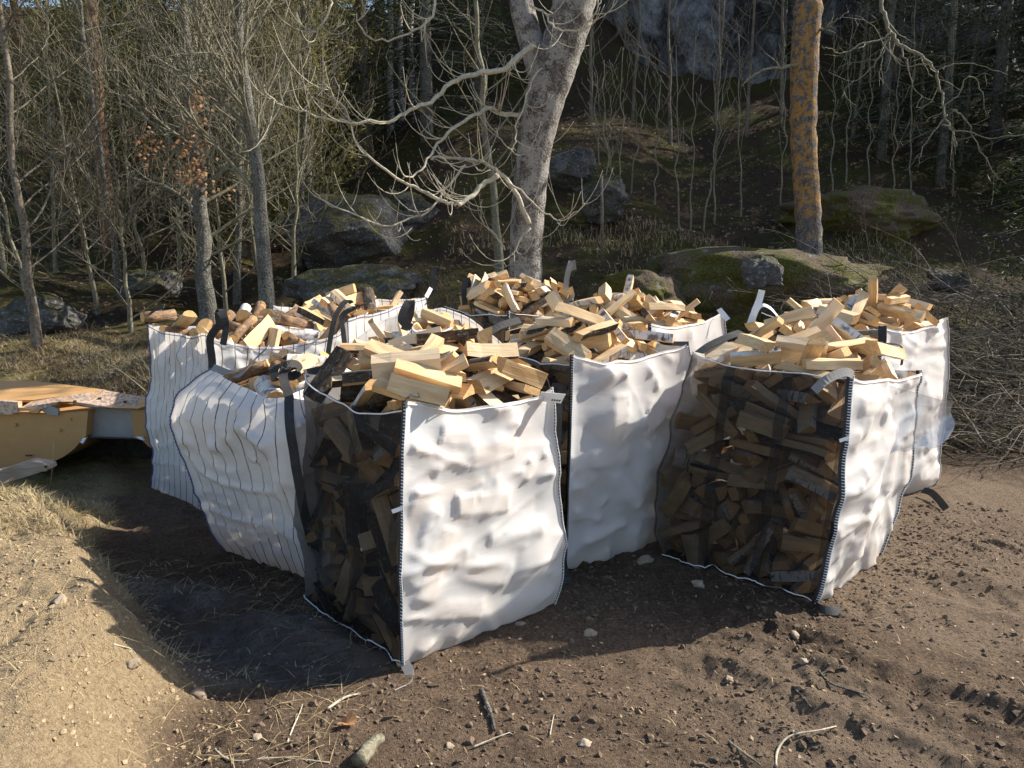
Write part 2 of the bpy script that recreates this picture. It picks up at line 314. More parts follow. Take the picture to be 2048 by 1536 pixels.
    t = NT('dark_steel'); o = t.coord('Object'); n1 = t.noise(o, 18, 5); M['darksteel'] = t.done(t.bsdf(t.ramp(n1, (.3, (.02, .018, .016)), (.7, (.07, .055, .045))), .6))
    t = NT('weathered_beam'); o = t.coord('Object'); n1 = t.noise(t.map(o, (4, 40, 40)), 1, 5, .6); n2 = t.noise(o, 9, 4)
    c = t.ramp(n1, (.3, (.24, .19, .14)), (.7, (.45, .38, .31))); c = t.mix(t.ramp(n2, (.5, 0.), (.65, .7)), c, (.36, .2, .12)); M['beam'] = t.done(t.bsdf(c, .75, t.bump(n1, .4, .005)))
mats()

# ============================================================ ground: one sheet, yard, spoil mound, slope and hillside
MX = np.array([1.5, 2.0, 2.3, 2.75, 3.3, 3.9, 4.3, 4.8, 5.3, 6.2, 7.5]); MV = np.array([-.75, -.95, -1.02, -1.16, -1.55, -2.05, -2.35, -2.5, -2.75, -3.1, -3.5])
def masks(x, y):
    xe = np.interp(y, MX, MV)+.07*fbm(y*3, x*0+2, 3, 5); d = xe-x
    mound = sstep(-.02, .5, d)*(1-sstep(4.5, 5.7, y))
    return d, mound
def terrain(x, y, fine=True):
    x = np.asarray(x, float); y = np.asarray(y, float)
    d, mound = masks(x, y)
    z = .46*mound*(.8+.2*sstep(2.2, 3.2, y))*(1-.56*sstep(3.8, 4.7, y))
    # slope behind the bags: steeper to the right, gentler and lower to the left
    left = sstep(-1., -5, x); right = sstep(1.5, 4, x)
    y0 = 5.6+.9*right-.2*left; s = np.maximum(0, y-y0)
    rise = .10*s+.32*sstep(0, 3.2, s)*np.minimum(s, 3.4)/3.4*1.9+np.maximum(0, y-9.2)*(.34-.1*left)+np.maximum(0, y-13)*(.16*(1-left))
    rise = rise+np.maximum(0, y-17.5)*.75*sstep(-3, 3, x)*(1-sstep(26, 30, y))
    rise = rise+np.maximum(0, y-21)*.55*left*(1-sstep(33, 38, y))
    rise = rise*(1-.25*left)*(1-.12*right)
    z = z+rise*(1-.3*mound)+.55*fbm(x*.35, y*.35, 3, 3)*sstep(7, 12, y)+.16*fbm(x*1.1, y*1.1, 3, 4)*sstep(6, 9, y)
    z = np.where(y < 1.2, z*1., z)
    if fine:
        near = 1-sstep(6, 9, y)
        z = z+.03*fbm(x*1.7, y*1.7, 3, 11)*near
        rough = .5+.9*vnoise(x*1.3, y*1.3, 21)
        c1 = np.abs(fbm(x*8, y*8, 4, 31)); flat = sstep(.35, .65, vnoise(x*.9+3, y*.9, 27)); z = z+.035*np.abs(fbm(x*6, y*6, 4, 33))*sstep(0, .3, d)*near+(.046*c1*rough*(1-.72*flat)+.009*fbm(x*24, y*24, 3, 41)*(1-.4*flat))*near
        # ruts left by a tractor tyre, running away to the right
        for (ax, ay, bx, by, w, dep) in ((1.15, 3.36, 2.3, 2.25, .10, .034), (.75, 3.05, 1.75, 2.05, .10, .025), (2.2, 3.9, 3.6, 2.9, .16, .03), (-.2, 2.95, .9, 2.2, .12, .012)):
            L = math.hypot(bx-ax, by-ay); ux, uy = (bx-ax)/L, (by-ay)/L; a = (x-ax)*ux+(y-ay)*uy; b = -(x-ax)*uy+(y-ay)*ux+.05*fbm(a*2, a*0, 2, 51)
            lug = .5+.22*np.sin(a*38+b*22)+.5*vnoise(a*9, b*7, 63); on = sstep(-.1, .1, a)*(1-sstep(L-.1, L+.1, a))
            z = z-dep*np.exp(-(b/w)**2*2)*lug*on+.6*dep*np.exp(-((np.abs(b)-w*1.25)/(w*.45))**2)*on*(.6+.8*vnoise(a*14, b*9, 61))
        for (ax, ay, bx, by, w) in ((1.55, 3.55, 3.3, 2.35, .26), (2.6, 4.4, 4.4, 3.5, .3)):     # shallow tread bars beside the ruts
            L = math.hypot(bx-ax, by-ay); ux, uy = (bx-ax)/L, (by-ay)/L; a = (x-ax)*ux+(y-ay)*uy; b = -(x-ax)*uy+(y-ay)*ux; on = sstep(w, w*.75, np.abs(b))*sstep(-.1, .2, a)*(1-sstep(L-.2, L+.1, a))
            z = z+.010*np.tanh(2.2*np.sin(a*34+np.abs(b)*22+3*fbm(x*3, y*3, 2, 65)))*on*sstep(.3, .6, vnoise(x*2.5, y*2.5, 67))
        # ledges of bedrock scraped bare in the hollow on the left
        sl = slabmask(x, y); led = .05*np.floor((y*1.0+.35*x+.12*fbm(x*2, y*2, 3, 71))*2.6)/2.6*2.2
        z = z*(1-.3*sl)+sl*.055*np.abs(fbm(x*3+y, y*5, 3, 73))+sl*.05*np.sin((y+.4*x+.1*fbm(x*2, y*2, 3, 71))*9)
    return z
def slabmask(x, y):
    e = ((x+1.15)/.62)**2+((y-3.12)/.36)**2
    e2 = ((x+1.75)/.5)**2+((y-3.62)/.3)**2
    return np.clip(np.maximum(1-sstep(.45, 1., e+.4*fbm(x*4, y*4, 3, 81)), 1-sstep(.45, 1., e2+.4*fbm(x*4, y*4, 3, 82))), 0, 1)
def gz(x, y): return float(terrain(np.array([x]), np.array([y]))[0])
def make_ground():
    def axis(segs):
        out = []
        for a, b, n in segs: out += list(np.linspace(a, b, n, endpoint=False))
        out.append(segs[-1][1]); return np.array(out)
    xs = axis([(-200, -40, 10), (-40, -12, 22), (-12, -4, 60), (-4, -2.6, 50), (-2.6, 3.4, 430), (3.4, 5, 56), (5, 12, 56), (12, 40, 26), (40, 200, 10)])
    ys = axis([(-120, -10, 8), (-10, 1.6, 12), (1.6, 4.4, 250), (4.4, 6.4, 90), (6.4, 14, 120), (14, 30, 80), (30, 60, 15), (60, 200, 8)])
    X, Y = np.meshgrid(xs, ys); Z = terrain(X, Y); Z = np.where(Y > 60, Z[ys <= 60].max(axis=0)[None, :]*0+np.minimum(Z, 14), Z)
    nx, ny = len(xs), len(ys); idx = np.arange(nx*ny).reshape(ny, nx)
    F = np.stack([idx[:-1, :-1], idx[:-1, 1:], idx[1:, 1:], idx[1:, :-1]], -1).reshape(-1, 4)
    me = bpy.data.meshes.new('ground'); fill_mesh(me, np.stack([X, Y, Z], -1).reshape(-1, 3), F)
    me.polygons.foreach_set('use_smooth', [True]*len(me.polygons)); me.materials.append(M['ground'])
    d, mound = masks(X, Y); n = fbm(X*2.5, Y*2.5, 3, 91)
    attr(me, 'sand', np.clip(sstep(.02, .22, d+.1*n)*(1-sstep(6.5, 8, Y)), 0, 1).ravel())
    attr(me, 'grass', np.clip(np.maximum(sstep(3.5, 4.2, Y+.3*n)*sstep(.1, .5, d), sstep(5.2, 6.4, Y+.4*n)*sstep(.2, -1.2, X))*(1-sstep(8.5, 11, Y+n)), 0, 1).ravel())
    attr(me, 'litter', np.clip(sstep(5.7, 7., Y+.5*n+.35*sstep(1, 4, X)), 0, 1).ravel())
    attr(me, 'slab', slabmask(X, Y).ravel()*.9)
    attr(me, 'damp', np.clip((1-sstep(.3, .62, vnoise(X*.9+3, Y*.9, 27)+.12*n))*(1-sstep(.02, .2, d)), 0, 1).ravel())
    attr(me, 'tread', np.clip(sstep(.35, .6, vnoise(X*1.2+.7*Y, Y*1.1, 23))*sstep(.3, 1.2, X+.25*n)*.9, 0, 1).ravel())
    o = bpy.data.objects.new('ground', me); COL.objects.link(o); tag(o, 'churned brown soil rising to a wooded hillside behind the bags', kind='structure')
make_ground()
# ---- firewood shapes -------------------------------------------------------
LOG_KINDS = ['quarter','quarter','quarter','half','half','slab','slab','slab','wedge','wedge','wedge',
             'third','third','round','round','round','stick','stick','plank','plank']
def log_shape(i):
    """verts, faces, face tags (0 split wood, 1 end grain, 2 bark) of firewood shape i, axis along X, centred"""
    k = LOG_KINDS[i]; r = random.Random(100+i)
    L = r.uniform(.24,.31); K = .8
    def arc(R, a0, a1, n):
        return [(R*math.cos(a0+(a1-a0)*j/(n-1))*r.uniform(.96,1.03), R*math.sin(a0+(a1-a0)*j/(n-1))*r.uniform(.96,1.03)) for j in range(n)]
    tags = []
    if k in ('quarter','third','half'):
        span = {'quarter':1.45,'third':1.9,'half':3.0}[k]; R = {'quarter':r.uniform(.09,.112),'third':r.uniform(.08,.09),'half':r.uniform(.062,.078)}[k]
        P = arc(R, -span/2, span/2, 6); tags = [2]*5
        if k == 'half': P += [(r.uniform(-.004,.006), R*.4),(r.uniform(-.006,.004),-R*.35)]; tags += [0,0,0]
        else: P += [(r.uniform(.0,.01), r.uniform(-.008,.008))]; tags += [0,0]
    elif k == 'slab':
        a, b = r.uniform(.04,.052), r.uniform(.026,.036)
        P = [(a*r.uniform(.85,1.1),-b*r.uniform(.7,1.1)),(a*r.uniform(.8,1.1),b*r.uniform(.7,1.1)),(0,b*r.uniform(.9,1.15)),(-a*r.uniform(.8,1.1),b*r.uniform(.7,1.1)),(-a,-b*r.uniform(.7,1.1)),(0,-b*r.uniform(.9,1.1))]
        tags = [2 if i % 2 else 0,0,0,0,0,0]
    elif k == 'wedge':
        a = r.uniform(.052,.066)
        P = [(a*.8,-a*.55),(a*.95,0),(a*.8,a*r.uniform(.45,.65)),(0,a*.28),(-a*.9,a*.05),(-a*.85,-a*.1)]
        tags = [2,2,0,0,0,0]
    elif k == 'round':
        R = r.uniform(.038,.056); P = arc(R, 0, 2*math.pi*8/9, 9); tags = [2]*9
    elif k == 'plank':
        a, b = r.uniform(.058,.068), r.uniform(.022,.028)
        P = [(a,-b),(a*.95,b*r.uniform(.6,1.1)),(0,b*1.1),(-a,b*r.uniform(.6,1)),(-a*.95,-b),(0,-b*.9)]
        tags = [0,0,0,0,0,0]
    else:
        a = r.uniform(.026,.032); P = [(a,-a*.8),(a*1.1,a*.7),(0,a*1.1),(-a,a*.8),(-a*.9,-a*.9)]; tags = [2,0,0,0,0]
    n = len(P); cx = sum(p[0] for p in P)/n; cy = sum(p[1] for p in P)/n
    P = [((x-cx)*K, (y-cy)*K) for x, y in P]
    xs = [-.5,-.17,.2,.5]; V = []
    tw = r.uniform(-.1,.1); sk0, sk1 = r.uniform(-.12,.12), r.uniform(-.2,.2); bow = r.uniform(-.008,.008); tap = r.uniform(.88,1.06)
    for q, x in enumerate(xs):
        s = 1+(tap-1)*(x+.5); c_, s_ = math.cos(tw*x), math.sin(tw*x)
        for y, z in P:
            jx = L*x + ((y*sk1+z*sk0) if q in (0,3) else 0)
            j = .0045 if q in (1,2) else .002
            V.append((jx, s*(y*c_-z*s_)+bow*(1-4*x*x)+r.uniform(-j,j), s*(y*s_+z*c_)+r.uniform(-j,j)))
    F, T = [], []
    for q in range(3):
        for j in range(n):
            k2 = (j+1) % n
            F.append((q*n+j, (q+1)*n+j, (q+1)*n+k2, q*n+k2)); T.append(tags[j])
    F.append(tuple(range(n))); T.append(1)
    F.append(tuple(3*n+j for j in reversed(range(n)))); T.append(1)
    return V, F, T
# resting places of tumbled logs: shape, x y z in mm, rotation in thousandths
SIM_DATA = {
'simA': [0,493,599,49,265,154,-457,-835,4,221,573,31,519,-630,-444,371,5,626,451,36,760,106,-53,-639,12,430,197,20,405,-359,-550,636,7,705,448,40,547,518,-449,-480,11,-129,-41,1159,270,159,475,823,
 2,692,667,42,300,909,-272,-95,3,821,159,29,487,514,-510,-488,5,963,1013,1158,581,-626,383,-354,3,59,139,123,644,-288,633,-317,6,236,244,45,338,636,-609,-332,8,497,754,40,434,-338,518,-655,
 10,-95,894,1140,511,61,-102,-851,11,826,481,65,619,-339,495,-507,18,154,264,20,721,-15,-15,692,18,342,155,44,80,635,751,161,5,727,159,57,789,-71,-68,-607,6,787,814,142,215,-517,173,810,
 17,160,693,33,777,117,116,608,19,400,610,113,731,73,-42,678,11,111,389,58,168,-509,-713,452,9,85,743,21,693,90,87,710,1,98,405,137,395,638,605,266,6,209,540,85,656,76,-146,-737,
 7,276,322,97,318,444,-837,-23,6,114,178,83,376,805,-432,-152,8,605,347,74,697,54,-36,714,18,706,758,51,799,-497,183,-284,7,166,573,133,34,843,-513,158,19,740,353,104,28,894,-443,-65,
 16,40,510,139,237,694,549,-401,18,626,480,162,79,42,46,995,1,734,178,103,206,-234,-648,695,11,638,604,121,513,810,-233,-162,1,832,310,138,278,-639,600,-393,6,384,739,37,292,-395,703,-514,
 17,501,183,152,323,431,-597,-595,19,733,327,183,65,946,313,54,6,155,842,75,536,836,77,-94,17,342,112,88,652,602,157,434,17,689,388,222,763,-69,-20,-643,8,727,775,102,172,254,568,763,
 11,773,467,228,678,461,478,316,5,421,147,157,257,-824,-498,-86,10,295,663,120,486,490,-708,-152,3,536,606,178,69,-82,-742,661,6,639,156,131,173,260,252,-916,7,139,386,192,134,-79,-708,-688,
 5,209,773,102,117,-169,900,-383,4,311,782,172,116,84,-462,-875,12,456,125,193,191,-212,826,-485,11,739,82,139,235,128,674,-689,2,614,675,198,344,-934,94,-15,1,819,303,244,687,-317,-333,563,
 16,291,475,214,953,-108,92,267,5,318,154,141,465,667,518,266,4,586,300,219,237,-372,-620,649,7,253,688,183,121,64,-137,-981,18,192,236,203,364,-684,632,36,4,774,590,238,452,-257,258,-814,
 8,594,476,210,51,607,773,178,17,20,728,101,155,688,-437,-558,0,404,-125,1160,354,875,309,118,18,519,761,189,159,-137,-751,-626,1,767,861,211,492,-51,864,92,5,466,264,281,9,218,976,-21,
 7,137,583,195,220,960,-32,173,18,650,101,183,978,79,-190,17,5,120,298,276,507,-62,-420,750,8,681,19,174,172,123,795,-569,9,503,32,141,570,-624,357,399,6,404,664,253,958,-199,-158,131,
 5,86,136,200,570,118,-352,733,16,685,730,196,207,-114,-967,93,18,820,426,320,44,-729,683,-20,6,628,813,232,40,-199,-785,-586,7,203,432,299,824,-181,160,512,10,160,737,218,211,51,-98,-971,
 9,612,494,299,22,290,-901,322,4,716,502,359,542,-821,72,-164,1,381,657,298,3,-335,-661,671,7,692,250,324,556,-419,505,-510,6,761,741,292,465,27,272,842,19,754,267,336,530,-469,569,-418,
 12,164,565,300,461,112,703,529,9,441,214,276,205,59,536,817,5,86,743,435,806,-173,-506,254,2,829,224,354,553,399,-169,-712,5,93,726,257,189,807,557,-52,11,133,820,333,623,-718,207,233,
 10,531,124,251,25,-84,-965,-248,4,461,188,352,489,-312,714,-393,18,708,67,274,324,-945,17,-47,19,590,645,334,174,849,483,-126,17,299,732,310,445,-215,-303,-815,19,440,817,317,732,671,-101,-59,
 0,42,490,316,698,-40,-586,-410,9,272,108,209,221,939,262,38,7,759,661,364,65,-483,-831,269,4,723,309,427,513,816,-260,-67,7,322,130,297,650,-364,157,648,7,245,218,282,193,-632,727,-188,
 1,274,41,260,912,-386,134,37,16,678,96,356,528,-800,285,6,9,542,124,339,375,-112,370,-842,7,462,160,408,426,-821,-379,8,2,277,580,424,431,896,94,-48,2,759,140,386,670,-624,349,-203,
 8,304,257,348,335,96,120,929,0,499,721,342,324,-942,-58,-72,18,166,454,398,227,-932,283,-18,19,174,698,364,762,260,201,558,7,201,254,392,926,255,-104,-260,3,419,817,405,41,-51,484,873,
 8,108,250,338,214,-285,-738,574,5,526,88,416,60,911,-159,-375,12,338,751,405,873,-485,32,-31,2,752,43,409,909,-392,-120,-68,17,142,642,309,717,-609,102,323,6,164,655,433,60,-996,-69,21,
 11,730,801,407,584,782,62,-210,3,618,168,461,501,-386,532,-563,12,740,728,428,600,796,82,-7,17,477,629,475,139,-925,162,-313,17,552,827,498,121,115,118,-979,1,518,618,420,432,-467,511,-577,
 6,851,831,571,78,-702,-117,-698,1,735,112,504,23,56,-886,459,17,744,670,435,708,-656,-262,12,6,223,499,453,131,-934,134,304,2,653,414,475,558,824,41,-84,7,275,357,435,65,72,993,69,
 0,28,148,297,231,-671,649,274,18,585,327,515,980,62,-172,84,3,82,143,368,578,-347,686,-275,6,633,750,489,995,73,71,19,0,253,752,490,743,238,259,570,0,511,197,524,689,457,-259,-499,
 9,422,19,399,167,97,-808,557,1,291,120,458,245,152,709,643,0,635,520,511,468,-588,-360,553,2,141,86,399,10,142,80,987,7,76,545,483,85,-600,796,6,5,708,532,439,176,-183,-562,787,
 17,190,100,463,9,326,941,-88,4,290,524,521,632,442,294,564,6,243,170,490,231,-69,-179,-954,16,139,601,558,942,97,-63,-314,6,347,151,520,530,-66,82,-841,11,595,22,542,13,999,2,-42,
 3,178,29,497,840,21,-542,11,6,464,786,536,62,289,-543,-786,11,453,836,566,119,361,285,-880,16,730,247,520,62,-7,-997,39,5,182,319,486,202,-91,27,975,2,499,658,538,58,140,-385,910,
 6,567,182,582,802,-265,99,-526,18,723,675,518,65,-627,-775,-42,11,811,671,544,691,362,-197,-594,6,668,694,571,78,-870,486,19,1,743,441,516,456,-79,-580,670,9,292,447,577,28,145,-21,-989,
 19,369,174,576,43,-968,246,-17,0,602,494,624,903,144,-157,-374,0,178,746,503,46,680,-718,143,5,527,682,625,405,-11,125,-906,10,349,844,613,805,-516,-252,-150,6,840,549,578,707,32,112,-697,
 5,160,191,544,237,882,-397,91,6,417,783,609,712,636,-237,179,7,726,187,542,248,-207,-770,-551,11,118,25,588,161,-830,-105,-523,8,277,485,621,25,-976,114,-186,2,108,273,582,268,378,880,101,
 4,739,410,615,234,-726,620,182,18,831,374,599,15,709,685,168,5,812,728,671,759,-181,-153,-606,16,665,604,631,122,923,-293,-220,2,263,685,567,299,-526,-640,473,6,802,501,669,149,575,795,124,
 11,32,417,652,331,610,-351,628,5,794,249,641,543,561,-201,-592,12,299,397,631,17,197,844,-499,18,199,749,651,985,25,149,81,5,137,729,608,533,653,451,293,18,716,689,685,262,712,638,131,
 7,435,185,647,664,564,-341,-353,12,134,656,699,307,-22,-783,540,6,333,696,656,49,-782,615,89,11,309,213,639,446,257,408,754,6,402,616,683,993,101,61,17,11,178,313,600,92,518,808,-265,
 5,152,540,630,557,-796,-112,-211,18,303,151,687,67,-749,-659,-1,16,255,449,695,370,-900,-219,-66,16,654,725,691,433,638,568,288,1,734,250,628,804,-253,95,-530,2,584,399,666,196,615,-231,-728,
 12,194,481,705,193,173,651,-714,11,95,837,594,461,-240,758,394,5,235,633,766,48,-983,145,97,6,416,24,721,44,-41,-725,-687,4,745,342,778,620,668,376,167,11,548,184,695,503,-844,-51,179,
 11,423,670,746,163,309,806,477,2,50,193,583,122,688,-278,-659,6,585,340,679,87,100,329,-935,17,610,286,666,787,-601,-129,-48,3,59,212,818,589,391,-611,-357,0,203,735,790,769,583,-218,-145,
 17,770,600,730,55,-719,689,76,8,124,538,714,131,-231,378,887,12,158,210,699,459,-230,39,857,9,418,70,730,39,-50,-765,-640,18,460,667,783,782,-349,70,-511,18,496,753,775,190,289,161,924,
 2,729,195,727,225,-259,-828,443,7,203,352,706,4,-61,-987,-148,17,622,760,728,665,18,388,638,8,273,840,763,980,-140,137,33,11,60,177,637,697,-156,-657,239,4,694,94,776,798,-587,54,-127,
 11,713,581,769,34,24,795,-606,3,382,268,738,274,215,-619,-704,10,410,842,773,966,209,149,-25,7,123,134,681,512,598,215,-578,16,180,371,767,57,800,-570,-179,11,309,1017,1142,320,-311,620,-646,
 18,770,415,849,407,235,882,25,7,685,819,755,80,20,-996,44,4,154,568,779,920,287,-264,46,18,74,379,828,427,-432,188,-772,6,545,730,829,805,1,32,-593,18,144,449,838,861,-41,187,-472,
 12,737,612,834,326,-227,594,-700,4,429,152,799,375,-244,-543,710,0,706,750,837,63,-497,783,-368,0,590,750,874,614,-401,-370,570,11,136,293,866,236,550,598,533,17,737,530,872,137,-593,793,-3,
 8,668,130,837,769,257,-34,-584,9,280,401,804,929,8,265,-257,11,437,624,887,312,-66,803,503,7,598,517,921,537,154,174,-811,12,538,183,875,447,713,518,-151,7,754,782,908,169,-244,-658,692,
 2,76,67,717,769,-199,-553,-252,11,435,158,866,547,614,-451,-346,12,184,556,891,544,402,-586,-446,17,412,734,865,81,-158,983,-53,12,639,467,909,233,-485,835,-118,0,279,57,810,858,-495,-76,-111,
 10,162,737,836,137,28,-228,-964,19,707,405,897,527,62,102,-842,7,601,133,863,294,-659,690,60,1,266,762,915,415,847,308,123,16,850,198,750,321,639,663,-222,5,257,194,858,110,-715,-640,257,
 12,737,313,919,241,-196,-814,491,9,646,755,955,90,-503,859,19,7,651,276,950,252,-952,60,-164,19,505,787,960,966,-77,-203,142,7,446,385,972,262,195,861,389,11,475,662,948,235,53,617,-749,
 18,706,392,988,279,-100,-26,-955,0,54,727,876,297,-644,-249,660,16,287,432,930,37,571,819,-45,1,491,826,1002,615,-765,-108,-159,9,298,654,960,764,140,-69,-626,2,123,177,918,171,-528,725,-407,
 1,855,946,1163,153,336,854,367,0,191,132,911,521,-165,418,-726,11,281,257,934,319,869,-345,-155,2,838,442,1036,178,684,-621,-338,7,43,544,966,685,207,132,-686,16,456,506,1030,946,-78,-65,307,
 9,256,108,950,180,-126,-930,-295,10,129,553,932,381,-92,268,880,10,39,227,1038,677,163,4,718,7,787,572,970,114,514,-798,293,6,548,491,1067,63,60,-995,-47,17,448,749,987,204,120,933,-269,
 6,198,38,968,70,178,-356,915,1,107,322,974,228,461,-682,-520,18,499,393,1045,126,-23,-203,-971,18,251,549,985,887,-66,-225,-397,2,509,858,1132,572,-309,-711,269,3,934,60,1149,560,578,430,410,
 2,275,403,1084,759,-634,-106,97,6,197,729,984,104,706,701,-3,19,315,162,1014,646,-42,-52,-761,4,362,721,1031,432,564,-506,-489,16,622,447,1103,646,-436,-405,478,4,344,266,1059,172,-293,-667,663,
 17,125,631,985,102,718,689,18,2,559,146,972,900,23,232,-367,18,214,583,1056,144,-988,41,-45,3,687,749,1024,501,646,20,-576,18,145,399,1041,525,88,86,-842,6,491,462,1140,503,16,149,852,
 2,538,659,1045,884,-280,-302,221,6,612,520,1172,241,-953,185,-15,7,57,438,1017,348,703,254,565,19,167,719,1053,275,936,-213,58,0,177,846,1042,88,65,976,-186,5,724,588,1120,8,521,555,-648,
 9,213,288,1098,118,27,747,-653,11,833,230,971,703,-69,585,-399,8,476,24,951,36,-45,796,602,17,392,98,998,349,563,-145,735,11,229,229,1080,188,15,858,-478,11,772,821,1093,400,727,-6,-558,
 5,697,137,946,513,384,64,-765,5,762,546,1064,739,-281,-201,-578,16,393,353,1114,61,1,-973,-224,3,802,136,976,577,-544,-604,-77,7,437,351,1181,588,-536,-550,254,8,536,226,1071,292,833,73,-464,
 11,417,42,1183,528,-613,271,-522,12,122,117,1091,330,177,292,880,11,462,747,1129,836,-520,-114,-136,7,674,179,1051,630,318,24,-708,10,608,588,1151,959,126,-241,76,16,241,310,1171,62,-205,976,-46,
 16,606,306,1141,83,198,-719,660,18,325,817,1143,149,-69,986,9,0,514,126,1156,696,-101,-434,563,11,128,360,1169,268,-559,469,-629,5,260,721,1164,101,926,-276,-237,6,599,146,1082,532,427,226,695,
 9,301,254,1173,28,956,223,190,17,115,826,882,497,564,-542,376,4,665,228,1156,520,708,-153,-452,8,331,180,1174,284,-185,935,-99,3,288,915,1203,781,-598,49,174,4,114,487,1171,521,337,-689,-374,
 18,328,50,1116,357,-113,198,906,11,74,145,1167,59,4,505,861,0,-53,11,1152,152,-239,-731,621,17,605,659,1139,157,-35,975,156,3,997,404,1149,419,441,-573,-549,11,186,-48,1142,258,-256,-658,659,
 12,211,613,1144,260,-36,-235,936,6,700,757,1120,337,457,-56,821,11,371,732,1204,305,540,519,588,3,636,943,1195,639,-569,-392,339,17,574,238,1223,302,886,-256,-242,2,701,387,1163,99,208,528,817,
 6,22,688,1158,149,-231,725,-631,11,266,764,1236,489,-349,-645,473,2,765,393,1205,256,-202,745,-581,19,592,644,1213,635,751,-91,156,0,594,497,1250,666,-422,407,-460,19,129,140,1226,320,-865,385,37,
 6,375,518,1167,342,76,769,-535,2,25,26,1218,342,148,651,661,4,666,-52,1150,593,540,435,409,1,77,782,1239,178,-399,313,844,11,804,840,1159,648,-128,-651,373,2,868,307,1144,425,-613,-536,395,
 0,199,435,1179,642,-403,-20,652,12,388,777,1259,253,19,-741,622,11,596,146,1238,133,-94,878,-450,7,657,371,1292,641,150,93,747,6,24,300,1153,149,875,410,-208,18,752,158,1185,118,617,-767,-135,
 3,970,628,1154,769,637,23,45,6,436,641,1239,45,-930,-320,-174,6,963,293,1209,699,29,26,714,11,557,261,1306,475,409,616,478,4,-72,443,1158,123,160,809,553,6,568,-68,1154,26,827,560,50,
 11,735,421,1268,227,-552,-615,516,7,-27,588,1172,110,-256,656,-701,10,294,160,1216,136,564,791,194,11,850,548,1238,822,445,170,-312,12,225,-83,1229,239,-43,-587,-772,2,271,494,1206,580,-772,158,-204,
 7,835,689,1181,115,265,780,-554,16,5,529,1195,319,-55,-94,-941,16,401,217,1278,564,-4,1,-825,6,835,50,1182,61,586,-770,-245,16,339,290,1278,323,429,843,37,16,174,617,1229,171,-46,-141,974,
 3,301,-82,1254,350,284,-326,-831,18,296,656,1281,133,34,26,-990,2,850,307,1282,55,668,681,296,6,406,868,1300,874,-451,176,45,16,317,543,1294,907,-283,240,-200,7,138,490,1254,307,-3,142,941,
 7,238,510,1318,29,160,936,312,1,502,1028,1207,329,-575,-373,650,8,372,378,1299,179,946,-259,75,0,671,259,1339,162,-140,-736,642,9,-84,706,1212,198,478,851,88,8,505,7,1267,411,-833,-132,346,
 17,484,552,1314,675,539,-123,-489,9,601,636,1335,148,29,157,976,4,17,609,1292,306,184,-229,-906,8,459,498,1355,34,-947,-319,28,6,226,423,1341,38,-498,-831,-246,5,867,762,1184,39,-120,-934,-335,
 17,679,451,1370,791,203,70,573,8,539,459,1348,946,-7,-40,321,2,682,53,1268,182,27,-926,329,18,279,159,1281,280,306,909,38,10,953,164,1271,940,220,148,-217,3,837,3,1274,98,-284,-661,-688,
 1,548,712,1368,906,90,-186,-369,17,274,762,1347,320,-82,-314,890,12,75,430,1290,298,-382,-688,540,1,607,863,1249,544,-340,414,-645,6,880,827,1238,920,-50,146,360,1,69,481,1345,371,-283,-556,688,
 10,621,720,1343,241,323,901,161,11,931,444,1259,242,-589,529,-561,8,25,53,1258,150,330,932,-3,1,760,385,1372,87,-892,-377,233,6,310,303,1354,921,223,-160,277,18,-37,469,1328,868,93,-34,-487,
 7,-48,872,1209,940,-63,233,242,2,764,684,1315,224,510,776,-294,7,720,-48,1225,977,64,-47,-196,0,119,77,1243,298,-245,-814,433,3,340,985,1273,57,-310,-591,743,11,891,706,1304,183,229,-364,884,
 10,605,529,1412,276,-40,-1,960,7,28,860,1248,680,-594,-79,422,6,600,-84,1280,639,693,105,-316,6,193,114,1291,82,-354,-910,-200,11,164,236,1334,37,-357,-906,225,0,631,10,1356,409,-589,635,-287],
'simB': [2,745,272,23,670,-726,-121,96,10,448,612,15,162,984,-78,-14,18,428,159,27,11,-683,729,-42,6,690,784,25,982,21,3,189,3,215,479,36,700,-685,-143,143,5,349,209,59,8,-868,482,-118,
 5,470,666,39,235,968,-83,-21,9,245,374,18,25,285,-950,-127,9,554,123,51,39,-561,802,201,2,753,148,75,444,-13,322,-836,4,187,164,66,59,269,-696,-663,11,502,742,70,304,-309,372,-821,
 19,586,360,46,63,443,-893,39,19,241,577,80,39,425,896,-126,14,238,73,35,55,984,169,25,10,400,753,103,298,774,-531,177,4,755,579,30,487,-533,514,-462,12,119,577,99,532,-741,-403,-73,
 3,268,98,125,397,-896,-201,1,7,845,121,124,591,371,697,162,5,103,328,76,510,102,-4,-854,10,374,20,81,53,-42,784,617,19,755,713,125,369,57,-927,43,11,641,606,111,665,422,414,457,
 7,701,827,101,108,-23,-769,630,19,508,812,144,141,66,751,642,5,726,339,73,233,-106,-61,-965,3,191,309,99,683,-556,-272,388,9,279,744,62,254,480,836,77,7,466,247,122,761,-12,17,-649,
 14,568,691,154,828,457,-201,-257,11,406,78,165,130,130,-975,126,11,307,206,156,787,-584,-177,88,14,36,326,116,655,286,394,578,7,529,599,171,600,286,64,-745,19,154,415,164,973,-111,-35,-201,
 16,230,732,88,619,611,-472,-143,2,736,495,110,315,-390,475,-723,5,547,174,163,34,-246,-92,-964,5,216,224,203,50,960,-248,120,0,112,696,113,31,563,436,-701,3,342,719,159,537,-164,121,819,
 2,175,509,158,859,-462,127,-181,8,742,130,133,13,-709,696,112,19,607,24,218,531,560,437,-463,3,492,793,229,114,57,788,603,1,637,309,142,623,-779,42,51,9,846,438,166,44,-759,218,-612,
